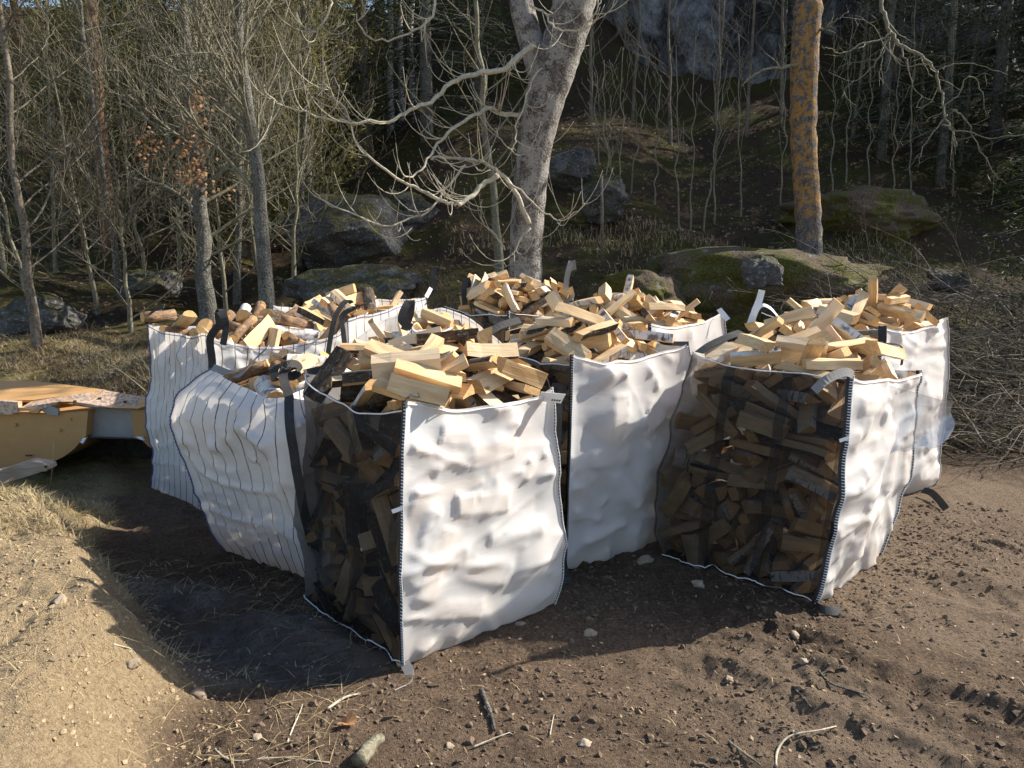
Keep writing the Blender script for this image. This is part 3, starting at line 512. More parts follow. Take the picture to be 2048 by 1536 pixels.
 7,134,108,158,423,-40,707,566,6,564,228,202,120,954,-197,-189,6,167,260,246,983,-113,-14,141,5,149,778,113,214,929,-261,151,17,733,563,190,92,-142,-976,-135,19,814,166,229,668,-404,-487,391,
 6,28,666,149,45,714,-165,-679,5,148,339,237,274,939,85,187,4,524,67,197,113,145,-980,75,16,756,397,169,4,-383,-542,-748,0,770,267,197,701,-378,-315,516,16,251,125,227,744,624,-239,-17,
 9,295,446,229,978,-51,-4,-203,5,723,491,274,9,118,833,-540,6,302,588,258,216,-948,197,-124,7,232,211,307,203,24,-72,976,6,484,580,261,557,30,252,791,6,606,838,254,34,-78,-455,-887,
 18,726,550,263,100,-6,-806,583,18,699,262,246,560,50,-18,-827,1,433,747,294,728,-599,-318,104,12,212,784,188,750,-621,-15,-229,11,469,213,291,514,-503,542,-435,19,855,714,140,519,472,-540,-465,
 17,172,721,204,134,204,960,-135,11,652,286,289,333,-372,699,-512,9,61,130,213,642,12,188,743,1,590,754,307,352,-48,488,-798,17,154,743,246,967,-215,-87,-108,12,700,685,251,21,-373,513,-773,
 12,230,822,261,620,778,-63,77,7,377,638,339,295,-32,-172,939,0,329,299,355,681,-596,-251,343,7,644,84,272,3,316,581,750,1,139,636,272,514,-421,621,-415,6,452,241,361,609,101,-11,-786,
 6,52,591,297,242,-584,309,-711,11,560,750,371,756,-529,-333,194,7,563,132,401,117,785,-609,2,6,212,529,302,106,402,-724,-551,17,764,313,299,868,0,4,497,6,44,739,313,700,-105,-201,-677,
 1,298,131,334,427,-233,803,-345,5,612,662,384,872,-329,48,359,5,646,226,357,915,-54,44,-397,2,212,792,317,223,962,-157,12,7,725,651,322,857,26,240,456,2,625,236,439,150,-87,-464,-869,
 4,622,420,391,646,701,298,52,4,201,441,377,992,-81,-96,-25,17,171,388,290,868,-398,-266,-131,7,848,683,268,615,352,-549,-444,9,657,132,415,497,-495,-711,47,16,32,334,307,489,-500,273,661,
 5,691,404,422,39,876,-389,-283,16,160,459,444,529,-839,-110,66,4,223,340,415,222,955,170,97,17,63,394,281,452,-380,69,804,8,733,46,368,828,-304,443,163,12,473,717,401,19,-348,-672,654,
 12,822,439,369,289,691,-594,-294,5,475,152,408,552,538,-237,-591,17,90,747,352,298,-518,-718,356,18,619,516,421,137,-57,169,-974,6,359,728,407,62,496,865,39,6,348,24,421,463,-439,559,530,
 6,178,140,349,190,-941,178,-216,9,697,773,398,421,-835,-187,299,7,845,417,449,594,-367,456,-552,7,215,812,426,118,251,8,-961,14,504,753,472,666,-445,-51,597,11,292,640,407,67,319,718,-615,
 17,171,77,314,692,-645,-9,-324,4,568,40,485,472,-866,-71,-147,10,73,724,425,591,180,-166,-769,12,226,248,428,87,219,-670,-704,12,710,121,440,406,126,-659,621,5,194,534,394,329,76,818,-467,
 2,87,134,391,738,384,-241,-500,6,791,475,440,524,490,467,516,0,102,559,424,866,-206,200,409,5,646,352,475,929,-64,7,-365,11,290,730,441,706,-695,-136,-6,16,329,200,461,120,-716,673,142,
 3,737,708,399,367,-13,-433,-823,2,767,384,561,433,24,660,614,8,74,746,472,362,770,356,386,17,688,326,525,110,-989,88,36,16,149,738,480,101,-850,-517,8,11,259,463,504,676,-639,122,-346,
 0,127,365,513,131,301,735,593,14,774,201,371,480,-539,-382,-577,16,242,341,531,454,120,349,811,3,160,654,520,617,780,105,4,12,128,118,453,878,307,16,-366,16,310,162,499,137,-369,-919,-28,
 0,234,130,483,850,-89,289,-431,1,171,567,539,157,-983,-74,53,5,153,508,566,73,64,-840,-533,6,856,633,465,192,-681,-155,690,1,539,157,524,223,884,405,74,11,452,213,541,597,680,340,257,
 11,841,204,466,701,57,-388,595,3,748,178,537,547,638,-300,-451,0,225,454,583,112,-9,309,-944,18,142,294,580,40,339,-744,-574,17,126,358,574,113,152,-703,-686,1,464,862,469,370,-31,925,83,
 9,567,146,557,486,-75,214,-844,2,213,794,567,104,3,-132,-986,4,728,753,464,393,-850,-200,288,2,287,276,594,150,-120,551,-812,2,363,751,543,128,627,-748,-174,0,773,132,587,716,-500,-310,375,
 8,659,485,513,331,177,-897,-236,9,310,214,633,930,280,116,-207,19,735,659,527,860,329,233,312,7,718,179,631,821,-195,-141,518,5,541,656,559,209,701,-681,-46,18,725,809,521,49,107,-870,-480,
 5,268,538,639,737,-299,19,606,5,793,647,552,160,577,-692,-403,2,182,719,555,67,-127,396,-907,7,-119,558,1156,82,-532,-836,105,19,824,24,699,475,510,-489,524,0,609,626,632,237,366,-863,-256,
 9,796,548,612,627,271,-183,-707,7,421,672,580,732,339,270,525,16,122,187,520,458,-727,401,318,9,63,417,634,95,648,752,74,18,499,119,598,105,-24,59,-992,18,860,511,615,615,-348,-630,323,
 11,671,747,630,332,-845,-304,289,5,559,751,645,541,-47,-458,-704,0,298,749,612,762,-587,-182,205,7,602,848,679,688,726,-10,16,16,154,26,504,998,-49,-41,-6,5,439,150,668,157,-453,-851,216,
 5,837,204,676,102,693,709,79,11,312,155,635,610,-452,-648,63,8,19,777,487,701,76,-651,-282,5,804,87,792,9,820,4,572,0,727,512,612,558,426,474,531,7,617,41,683,582,14,813,-5,
 12,741,185,704,597,-704,-349,165,6,137,147,624,299,38,824,-481,6,610,195,671,518,132,-432,-726,17,95,641,639,431,781,-339,-299,8,128,861,598,584,-798,-89,-116,6,732,766,692,66,998,-18,-10,
 8,161,310,685,593,-260,-154,747,3,737,480,682,664,-642,129,-362,19,651,422,720,478,245,139,832,12,717,211,750,432,-788,-391,201,16,144,85,593,95,963,82,238,6,781,521,751,541,137,-210,-803,
 16,118,267,728,700,-563,54,-436,4,348,38,669,354,873,-129,310,4,531,1001,1153,484,-732,-398,266,0,758,583,791,108,-383,-459,794,3,125,724,665,486,58,-67,870,11,108,601,677,442,-357,-685,456,
 11,718,564,864,700,412,113,572,7,209,714,687,504,-206,-26,838,2,406,145,736,708,-680,189,24,2,695,301,787,59,334,-721,-604,9,133,390,704,180,187,956,135,12,353,739,688,329,-303,-624,641,
 11,597,165,808,653,509,229,512,9,145,102,672,351,-907,-155,-173,19,613,151,861,862,19,-139,486,6,531,197,800,591,-581,-357,431,12,528,784,742,287,920,-43,263,12,860,267,846,201,682,639,-293,
 19,563,856,871,563,-532,459,435,9,170,278,757,885,-321,-21,-338,11,701,349,852,240,-122,523,809,3,856,786,1157,616,129,284,-723,7,37,137,711,704,53,-155,691,0,114,500,761,367,224,-586,-687,
 12,763,714,791,12,-625,-322,-711,19,646,605,815,463,478,728,164,9,759,57,870,398,414,724,-382,4,494,803,843,9,-169,-985,31,17,594,592,848,632,602,-445,199,14,629,347,887,563,673,332,347,
 12,324,697,751,333,298,655,609,19,98,448,814,594,-84,111,-792,0,380,753,775,325,288,619,654,19,195,458,798,394,-716,-462,343,4,116,152,765,470,-300,-712,427,5,545,666,850,117,-131,984,-5,
 17,771,450,883,476,147,-160,852,9,132,690,828,430,378,790,221,11,74,-121,1143,660,-540,326,-408,2,211,765,792,323,-401,824,-234,5,548,586,918,694,-466,315,-450,5,675,648,936,950,47,-55,-305,
 14,342,762,860,541,827,56,-146,1,82,668,831,67,-578,-618,529,0,1018,420,1159,358,926,113,32,1,287,86,787,147,-76,822,-544,5,41,636,968,366,-606,-698,-107,5,222,336,827,102,-594,781,-162,
 7,132,109,814,387,-907,-147,-82,12,384,747,914,133,-127,868,-461,5,614,707,992,669,51,-11,-741,7,94,678,913,783,-326,-116,-517,17,468,28,835,328,0,944,24,9,817,560,1102,219,-359,898,130,
 11,156,432,896,44,24,556,830,4,133,754,889,906,230,11,-356,1,642,401,1035,726,563,-247,309,1,57,825,1052,371,344,-643,575,7,454,132,869,709,-248,-37,659,6,713,388,942,916,158,106,354,
 18,94,1018,1146,97,-995,-34,9,17,39,208,863,259,-632,694,-227,7,761,204,893,172,-843,-437,-264,6,296,361,930,917,218,4,-335,19,717,580,994,739,28,-40,-672,10,440,670,969,8,-877,479,35,
 19,796,63,1028,463,-365,433,682,17,570,135,894,99,509,840,156,17,260,507,910,227,-722,-63,650,18,104,204,889,807,214,173,523,11,341,151,854,459,-657,-423,423,8,739,242,970,244,-742,623,29,
 7,163,750,964,611,543,561,134,16,311,672,962,471,368,81,-798,8,664,645,1038,53,314,931,176,18,525,686,993,19,-742,-666,73,16,655,122,966,92,79,704,-700,2,91,133,958,617,460,351,533,
 4,538,179,983,442,-675,338,-485,12,176,206,917,704,-262,-182,635,2,453,407,1006,991,-7,-112,75,2,42,406,951,681,-192,326,-627,2,121,421,995,231,679,585,379,5,289,525,1003,412,262,868,94,
 1,731,844,1100,929,-168,306,-123,12,457,118,1007,41,-725,480,-493,9,411,125,991,237,-674,289,-637,12,535,48,963,329,-942,-51,40,8,283,60,961,830,-530,2,176,19,629,788,1097,916,305,34,-260,
 19,89,399,1073,378,348,21,858,4,261,290,955,614,-413,568,-360,12,300,633,1007,155,124,615,763,7,524,338,1063,442,847,121,267,11,814,434,1061,705,-210,566,-372,5,230,812,991,543,-769,93,324,
 11,567,727,1108,671,-316,557,-372,19,238,418,1067,340,50,82,936,12,690,110,1052,506,-665,114,-537,11,166,159,1022,733,486,268,392,10,367,192,991,155,249,-461,-837,3,131,624,1095,638,-718,276,40,
 4,660,289,1050,148,256,-683,-667,11,291,161,1031,477,-763,-396,182,10,957,663,1185,47,890,-402,-209,11,492,116,1106,784,583,-104,-183,11,705,169,1086,26,-38,-599,799,2,463,639,1069,685,309,313,581,
 1,437,280,1099,23,19,-811,585,16,463,716,1121,409,-100,891,-171,3,647,641,1129,688,-701,-111,154,6,243,219,1085,168,508,841,83,11,341,382,1124,620,780,82,-29,11,634,221,1162,423,304,-665,-536,
 10,157,106,1096,971,96,-209,70,16,294,727,1059,346,-450,-637,522,18,501,409,1149,105,791,-603,-1,6,344,657,1115,842,-6,-62,536,2,470,646,1200,137,118,-538,-823,11,829,282,1090,115,725,477,483,
 3,630,305,1197,446,453,637,436,3,868,278,1163,139,80,-529,-833,12,285,735,1134,672,492,292,470,16,767,709,1185,934,-246,-52,-253,9,100,293,1107,873,70,70,477,8,105,231,1044,94,387,-130,-908,
 9,517,627,1230,733,221,134,-629,18,722,293,1243,144,-95,-75,-982,12,614,839,1221,817,-544,167,92,0,715,577,1175,510,-506,-612,332,8,643,996,1204,352,443,-824,-30,18,590,506,1225,37,20,983,177,
 19,510,404,1217,36,-981,99,-165,11,199,709,1148,493,466,-621,-392,11,605,653,1268,530,661,483,222,16,651,794,1287,240,868,-408,-152,17,625,468,1264,27,6,803,-595,14,926,126,1159,872,445,41,199,
 1,225,302,1180,602,792,91,44,8,298,-85,1139,149,987,-59,-13,1,796,824,1208,713,158,-377,-570,19,182,200,1163,897,381,-19,222,19,210,442,1168,2,131,-931,340,19,93,695,1168,183,609,-766,-96,
 17,665,236,1301,154,-314,-910,221,5,650,696,1312,662,577,-260,-402,18,633,320,1334,440,118,296,840,8,560,612,1356,16,-301,931,207,0,423,127,1160,398,-391,581,-592,5,876,315,1264,82,-114,-194,-971,
 1,137,716,1194,598,-499,-298,552,5,866,575,1201,184,-261,-947,-28,0,264,519,1176,15,39,382,-923,12,247,41,1091,958,-271,86,34,18,-9,438,1201,610,167,-154,759,7,-48,761,1193,24,-757,-623,-194,
 6,370,890,1183,563,-72,140,812,7,-106,646,1232,12,-143,990,-8,10,394,1002,1189,96,304,948,-7,5,288,57,1217,532,547,-439,-474,5,430,241,1229,870,-187,-290,353,10,111,286,1229,26,783,616,85,
 12,316,699,1231,137,13,909,394,18,416,696,1317,112,-152,331,924,17,226,702,1263,571,-666,-381,293,12,420,376,1248,584,-294,688,-313,19,802,739,1296,654,-329,61,-678,11,994,449,1253,516,-637,355,-450,
 12,-18,170,1192,774,186,70,602,7,575,6,1163,682,-662,224,-216,7,838,495,1260,104,-888,-439,-89,10,391,75,1267,105,-263,571,-770,10,187,521,1229,193,79,-104,-973,3,208,994,1186,313,425,551,646,
 5,266,861,1244,58,937,340,-56,18,808,355,1315,961,-246,114,50,0,924,731,1279,445,751,-274,-404,19,-35,228,1242,807,133,-249,-520,16,-55,239,1286,611,176,-179,-751,19,401,-67,1239,516,-149,355,-765,
 5,776,125,1174,916,-319,-159,184,5,409,286,1280,254,861,304,318,5,334,857,1302,12,248,-825,507,19,527,521,1360,9,126,-300,946,11,792,159,1227,383,-873,-288,90,14,594,-7,1236,569,354,-342,-659,
 12,205,925,1232,297,-73,551,-776,12,507,263,1324,58,-775,-481,-405,14,441,944,1337,778,238,-296,-500,16,611,594,1387,136,22,-975,-173,6,166,176,1280,369,-5,-14,929,6,776,456,1322,63,-37,-954,-290,
 16,52,817,1217,35,-645,-724,243,9,145,721,1306,904,201,-133,-354,5,302,279,1270,628,-111,-213,-740,19,319,380,1319,209,-352,-358,839,8,528,72,1258,265,-726,-623,121,3,521,-122,1304,186,192,-727,-633,
 17,749,414,1350,63,-55,-924,-373,6,163,295,1307,890,-49,337,303,7,80,530,1288,480,210,478,705,16,668,902,1277,346,432,-670,494,7,1023,711,1151,419,-25,-57,906,12,121,564,1354,401,-240,503,-727,
 5,591,238,1369,489,422,58,761,19,-124,-134,1185,147,892,-423,61,11,558,65,1317,886,-448,117,-21,10,420,198,1357,974,-121,-20,-191,19,394,-7,1361,979,-125,51,-153,3,828,464,1400,154,-543,725,-396,
 2,889,-112,1141,203,-167,-620,739,1,912,0,1216,332,-360,628,-605,17,11,604,1322,256,-460,811,-255,7,917,662,1317,329,851,-299,-280,12,894,966,1201,471,-867,98,134,17,-115,212,1202,362,736,-543,-179,
 19,330,451,1354,36,321,858,-401,16,422,684,1385,397,645,653,6,16,703,506,1418,563,-407,-441,568,12,658,798,1373,794,-600,61,71,2,1028,10,1141,35,-23,642,-766,7,581,418,1463,613,29,679,404,
 1,629,624,1441,184,-401,-613,655,7,198,354,1351,724,-335,298,-525,17,502,504,1419,182,-63,430,-882,6,856,233,1325,503,-833,-91,211,10,46,568,1369,829,-261,-164,467],
'simC': [5,159,309,730,8,3,-97,995,0,246,510,728,74,-105,655,-744,4,583,583,730,513,-569,-474,434,14,753,442,738,943,-200,-86,252,14,772,757,732,170,382,831,367,3,222,721,734,553,467,455,519,
 13,69,507,743,172,-579,-768,211,14,95,310,795,469,339,286,764,17,693,125,720,222,-952,204,-46,15,668,551,760,427,436,-656,-444,5,803,145,813,546,282,694,376,5,736,500,805,370,31,-703,-606,
 15,82,718,733,69,814,-574,-51,15,269,636,790,356,837,412,-56,17,648,97,749,878,-403,142,-216,5,204,173,732,983,131,12,132,13,571,43,778,147,87,825,-538,13,415,248,801,569,-429,630,-307,
 15,404,646,780,323,462,-796,-218,0,200,314,808,357,627,665,191,14,486,660,779,724,369,459,359,0,153,687,804,62,-735,-581,344,13,111,172,828,115,669,-591,-435,13,421,814,823,101,512,-35,-852,
 14,175,48,733,171,984,50,9,15,74,845,860,456,-661,338,491,3,164,58,866,189,-94,-883,-419,3,286,385,809,609,-452,434,-487,3,725,577,855,181,-564,474,-651,14,435,91,784,81,-168,952,245,
 3,753,367,813,675,-539,-402,304,13,307,778,821,233,196,765,568,5,586,281,823,906,23,-161,390,13,315,957,1161,33,247,964,93,0,840,281,827,644,-293,656,263,17,130,458,828,740,-649,-38,-171,
 14,1010,90,1155,171,10,27,-985,13,306,198,856,29,404,878,253,15,215,132,838,270,-36,-946,-176,17,577,752,767,144,687,-704,110,14,341,274,870,652,-630,308,-287,14,132,424,891,354,-677,-619,182,
 3,568,711,848,598,-526,-222,562,0,453,739,924,628,503,227,-549,14,45,296,860,187,-649,738,3,15,731,121,829,478,-668,39,-569,14,391,593,879,241,-243,-385,857,5,686,221,837,79,-383,919,52,
 15,495,295,884,43,582,770,258,13,599,405,920,726,222,-126,-638,5,372,175,924,71,-511,856,-10,15,44,298,970,96,-673,-671,-296,14,332,705,906,317,-5,792,522,17,132,357,933,53,-108,-990,74,
 5,666,231,901,174,361,-710,-579,4,842,813,855,522,529,-489,456,4,246,795,913,191,289,812,-471,17,655,117,866,862,365,107,336,0,967,425,1159,5,-18,933,359,3,539,380,965,298,-563,-715,289,
 3,329,395,936,587,259,505,577,13,248,126,942,152,-833,-525,92,0,602,733,889,367,-89,-495,783,3,312,618,926,168,63,771,611,0,223,253,959,8,551,-671,-496,13,702,746,907,204,-322,-923,-43,
 4,363,590,1004,472,779,-345,-227,0,826,420,930,447,-544,366,-608,15,483,186,933,300,670,353,579,15,713,781,836,914,297,61,-270,5,44,495,959,523,480,625,-325,13,178,763,925,73,395,264,-877,
 14,764,836,893,597,4,800,60,13,683,611,935,125,77,518,843,3,269,539,988,908,-266,13,-323,15,154,935,1153,292,622,-659,-305,4,753,66,1014,80,-487,-128,860,0,329,154,992,49,-206,757,-619,
 4,428,35,1023,78,-724,93,679,14,121,-31,1152,91,183,-881,-427,15,198,268,1032,571,-654,225,-442,13,187,479,975,876,38,109,-469,3,717,692,960,96,89,430,893,4,358,344,1029,292,-327,-614,657,
 4,511,721,982,310,640,-619,-333,13,666,332,977,489,-454,477,-572,3,113,309,1057,688,503,239,465,5,59,86,1062,678,-393,213,583,3,78,569,1071,795,-192,-171,-549,14,522,59,1009,739,401,406,-358,
 15,621,688,1033,158,189,464,851,15,793,226,1030,821,-18,-129,-556,15,815,697,1032,185,602,669,393,13,494,568,1065,278,321,820,384,13,-22,351,1160,960,-202,50,-188,15,555,124,965,986,-133,44,95,
 13,176,272,1113,431,677,361,476,5,297,767,1065,302,-8,-404,864,13,558,363,1067,900,-105,116,406,15,287,548,1090,184,13,361,-914,14,601,270,1042,425,-834,-343,83,14,764,502,1011,175,721,518,426,
 4,353,115,1053,891,-396,-31,222,4,344,313,1117,732,149,174,641,14,727,220,1006,222,-769,470,373,17,211,658,991,623,-691,107,-351,4,622,850,1140,375,560,487,556,13,54,741,945,58,-745,300,593,
 15,357,118,1132,979,-93,114,140,3,1008,315,1173,13,71,851,520,13,822,276,1131,200,346,905,-147,14,636,511,1082,491,483,-725,19,14,619,333,1107,738,-492,-257,383,5,172,154,1156,980,104,-143,86,
 13,466,-148,1161,23,315,-944,-96,3,464,451,1159,823,494,-71,-270,17,720,875,1162,341,-864,-310,204,15,497,934,1153,551,306,376,679,4,724,701,1133,61,-171,-619,-764,0,881,572,1148,401,-73,543,-734,
 13,862,799,1160,657,-162,-164,718,13,92,851,1208,956,26,-214,-199,15,142,620,1104,276,393,866,137,4,493,250,1169,645,650,-247,-317,13,820,171,1142,221,-362,-263,866,4,457,691,1091,870,395,31,-294,
 15,627,88,1100,731,153,473,468,14,97,61,1188,818,518,-227,-103,14,227,708,1061,189,-150,497,833],
'simD': [19,489,25,828,166,188,648,-720,2,394,130,742,346,149,-368,-850,4,138,468,730,424,-463,579,-521,11,449,591,722,161,-162,693,-684,5,695,524,729,26,-532,846,-35,7,-102,890,1157,532,-615,441,-380,
 11,638,563,760,560,-751,-330,116,9,737,163,721,978,123,-25,-168,10,439,769,715,144,981,-126,-21,11,277,292,722,701,-634,-223,239,2,731,407,761,438,-177,-634,612,9,581,753,775,421,-292,-258,819,
 7,975,545,1151,142,-8,-62,988,5,323,199,731,937,101,25,333,2,715,743,815,515,-564,267,-588,3,217,419,783,15,-14,-741,-671,17,686,854,725,999,-44,7,0,17,88,645,724,431,-396,548,-598,
 5,166,331,794,682,731,-17,19,17,541,666,800,566,-338,454,-599,18,283,192,790,986,6,-38,162,17,412,664,751,682,682,91,247,10,311,670,765,103,898,-425,52,11,622,107,752,745,666,-16,31,
 2,407,442,853,620,-243,324,-672,3,795,444,826,180,677,697,-155,9,492,87,788,14,169,930,326,6,240,181,837,69,-629,-773,-39,7,488,234,806,927,-128,337,-101,8,740,254,767,138,-165,-976,-19,
 17,615,402,792,380,869,-270,-166,19,616,621,841,150,715,665,157,1,724,162,809,198,-174,567,-781,6,564,227,837,91,651,-753,-37,2,745,85,823,14,210,-900,-383,8,310,366,874,736,-61,177,-650,
 19,138,187,840,836,-45,-412,360,5,601,491,896,914,-120,-233,310,7,817,35,833,444,612,-370,540,8,19,134,757,570,419,-403,-581,7,331,830,766,197,978,40,-49,11,198,549,804,522,-651,302,-461,
 6,854,545,788,573,407,599,384,18,511,712,846,87,956,176,217,8,379,111,884,860,-357,-135,339,0,342,827,846,66,119,977,164,3,29,553,800,704,-11,-38,-709,7,750,93,909,15,71,-734,-676,
 19,249,640,840,700,-61,164,692,5,476,725,886,363,184,-108,-907,11,150,684,837,554,-264,398,-682,3,475,310,914,597,-751,259,-113,6,257,170,887,151,-884,-443,15,18,533,828,969,6,128,93,-987,
 11,374,634,904,571,-670,184,-437,12,109,822,838,603,-485,-480,-413,11,281,209,963,383,590,492,513,7,502,544,916,379,592,-615,-358,18,444,139,987,428,252,604,623,9,628,349,898,143,885,267,-353,
 17,510,254,970,63,717,688,-96,11,610,165,903,795,-375,101,466,5,617,603,952,475,93,-389,-784,19,92,578,888,656,-11,-53,753,19,792,737,850,488,-370,-39,-790,2,749,270,909,492,-112,-218,836,
 9,318,547,921,884,-62,-130,-445,2,434,323,1029,848,245,268,386,9,310,774,917,226,0,174,958,18,696,472,921,129,156,-840,-504,10,592,203,997,311,-363,203,-854,8,193,462,933,438,103,61,891,
 16,271,570,945,120,943,-277,140,10,310,829,1045,408,-876,-201,-162,19,674,261,979,174,805,-511,-246,6,432,938,1153,120,-911,394,-8,12,134,773,1000,260,104,774,-568,5,520,592,990,449,-256,40,-855,
 5,124,149,897,813,-152,-449,338,4,41,330,893,0,-691,-678,-248,5,557,322,1060,781,-222,203,-548,19,794,710,990,773,-64,209,-596,6,128,856,1046,275,290,-630,666,17,62,132,895,244,692,566,376,
 3,205,653,967,830,557,-26,-1,16,399,704,1001,867,-484,-38,-114,8,388,757,998,629,775,51,-46,7,353,441,1009,73,938,-244,235,17,533,738,1031,95,2,-986,-136,6,146,699,1040,18,-203,-978,-38,
 19,116,444,958,347,307,565,683,3,799,472,1023,27,568,-812,-129,7,139,77,964,71,67,994,-45,18,650,78,1112,25,-679,555,-480,16,262,711,1090,67,905,408,94,19,610,507,1054,144,198,308,920,
 6,339,584,1021,172,-968,-182,-22,0,98,238,996,615,342,555,444,12,637,331,1059,679,-627,383,-14,11,715,691,1062,35,200,-364,-909,5,339,512,1068,897,-309,-261,181,11,487,690,1101,720,632,-99,-269,
 12,283,190,1002,346,-142,-625,685,11,52,496,1058,320,633,649,276,19,234,555,1063,106,-921,-369,-63,3,424,150,1070,646,-682,-321,125,9,423,441,1099,286,932,49,217,1,771,507,1081,535,-589,-461,393,
 1,100,652,1114,287,595,671,336,1,709,653,1113,277,356,-77,-889,11,173,587,1135,350,-164,-677,627,5,192,185,1083,136,-52,122,982,12,153,423,1084,187,-30,-849,493,2,496,727,1155,497,-372,-599,505,
 2,623,146,1111,11,863,494,-107,7,-61,643,1157,555,-644,-398,346,12,650,337,1138,568,-630,-386,362,6,795,279,974,151,-779,-577,192,10,369,760,1197,959,183,-215,10,2,341,484,1151,676,-460,373,-438,
 5,301,73,1091,57,-982,126,-129,18,272,48,1134,158,8,985,65,11,142,412,1154,849,-479,-124,186,7,737,500,1165,361,301,869,-154,7,266,370,1142,519,-663,-504,-191,11,275,687,1143,68,-188,-798,569,
 18,25,176,1014,515,487,-578,-404,11,147,207,1130,431,-797,269,-326,8,760,168,1067,58,-763,506,399,0,600,538,1158,369,-900,-172,154,0,394,222,1141,649,138,-348,-662,16,759,84,1093,859,140,396,-294,
 17,914,358,1144,959,-57,-14,279,11,656,469,1224,190,487,747,411,18,409,646,1214,246,-41,58,967,10,328,851,1160,217,16,939,-265,7,848,138,1059,434,-562,-385,589,6,223,187,1201,430,509,-726,171,
 6,506,270,1159,139,686,694,167,2,691,602,1216,531,-612,335,-481,5,885,893,1164,845,-364,154,-359,6,209,312,1176,836,541,82,29,10,443,382,1193,673,-54,-116,729,8,375,553,1248,828,260,-144,-476,
 0,357,294,1224,79,488,-532,-688,7,406,566,1324,23,-273,702,-657,8,284,-8,1205,293,-264,-843,364,18,281,482,1280,204,-677,634,-313,9,725,894,1138,33,194,972,131,3,171,484,1262,565,708,-420,60,
 7,368,729,1271,215,452,831,245,17,774,316,1099,218,-891,-90,389,4,472,302,1228,368,372,-576,-628,7,234,708,1267,953,-123,-272,-55,19,531,206,1247,200,-212,-956,-35]}
# the logs of each bag that show largest
VIS = {'F': [2,11,14,19,36,50,54,65,72,74,76,77,84,102,106,107,120,122,129,130,135,142,161,168,175,180,187,188,193,196,197,199,208,213,217,218,220,225,233,239,252,260,263,264,269,280,282,286,287,288,300,301,305,308,309,314,316,318,327,329,332,334,336,338,341,342,347,348,350,354,356,357,358,359,360,362,363,365,366,367,368],
 'R1': [7,23,25,29,30,32,38,40,44,45,64,72,74,79,87,91,93,94,95,100,104,110,112,113,115,116,118,124,126,127,128,130,131,132,135,136,143,144,149,160,165,166,177,182,184,185,191,193,196,197,199,202,205,211,213,214,222,224,225,229,233,235,237,240,242,243,247,255,258,263,267,268,276,278,281,285,287,296,297,299,308,309,319,320,321,322,327,328,329,332,338,339,340,342,343,345,347,348,349,351,352,353,354,355,356,357,358,360,361,362,363,364],
 'M1': [218,264,284,299,309,311,315,316,318,328,329,337,338,339,341,347,349,352,354,355,357,360,361,362,363,364],
 'S1': [49,67,81,82,83,87,90,93,97,105,106,107,108,109,110,111,112,114],
 'S2': [75,80,82,91,92,94,95],
 'S5': [131,138,139],
 'R2': [316,322,324,330,335,337,349,355,358,362,366,367,371,372,373,374,375],
 'M3': [343,345,346,352,355,357,361,362,363,367,368,370,371,372],
 'S3': [113,129,131,138,139,140,141,144],
 'M2': [289,295,296,315,318,324,328,331,337,353,355,356,361,369]}
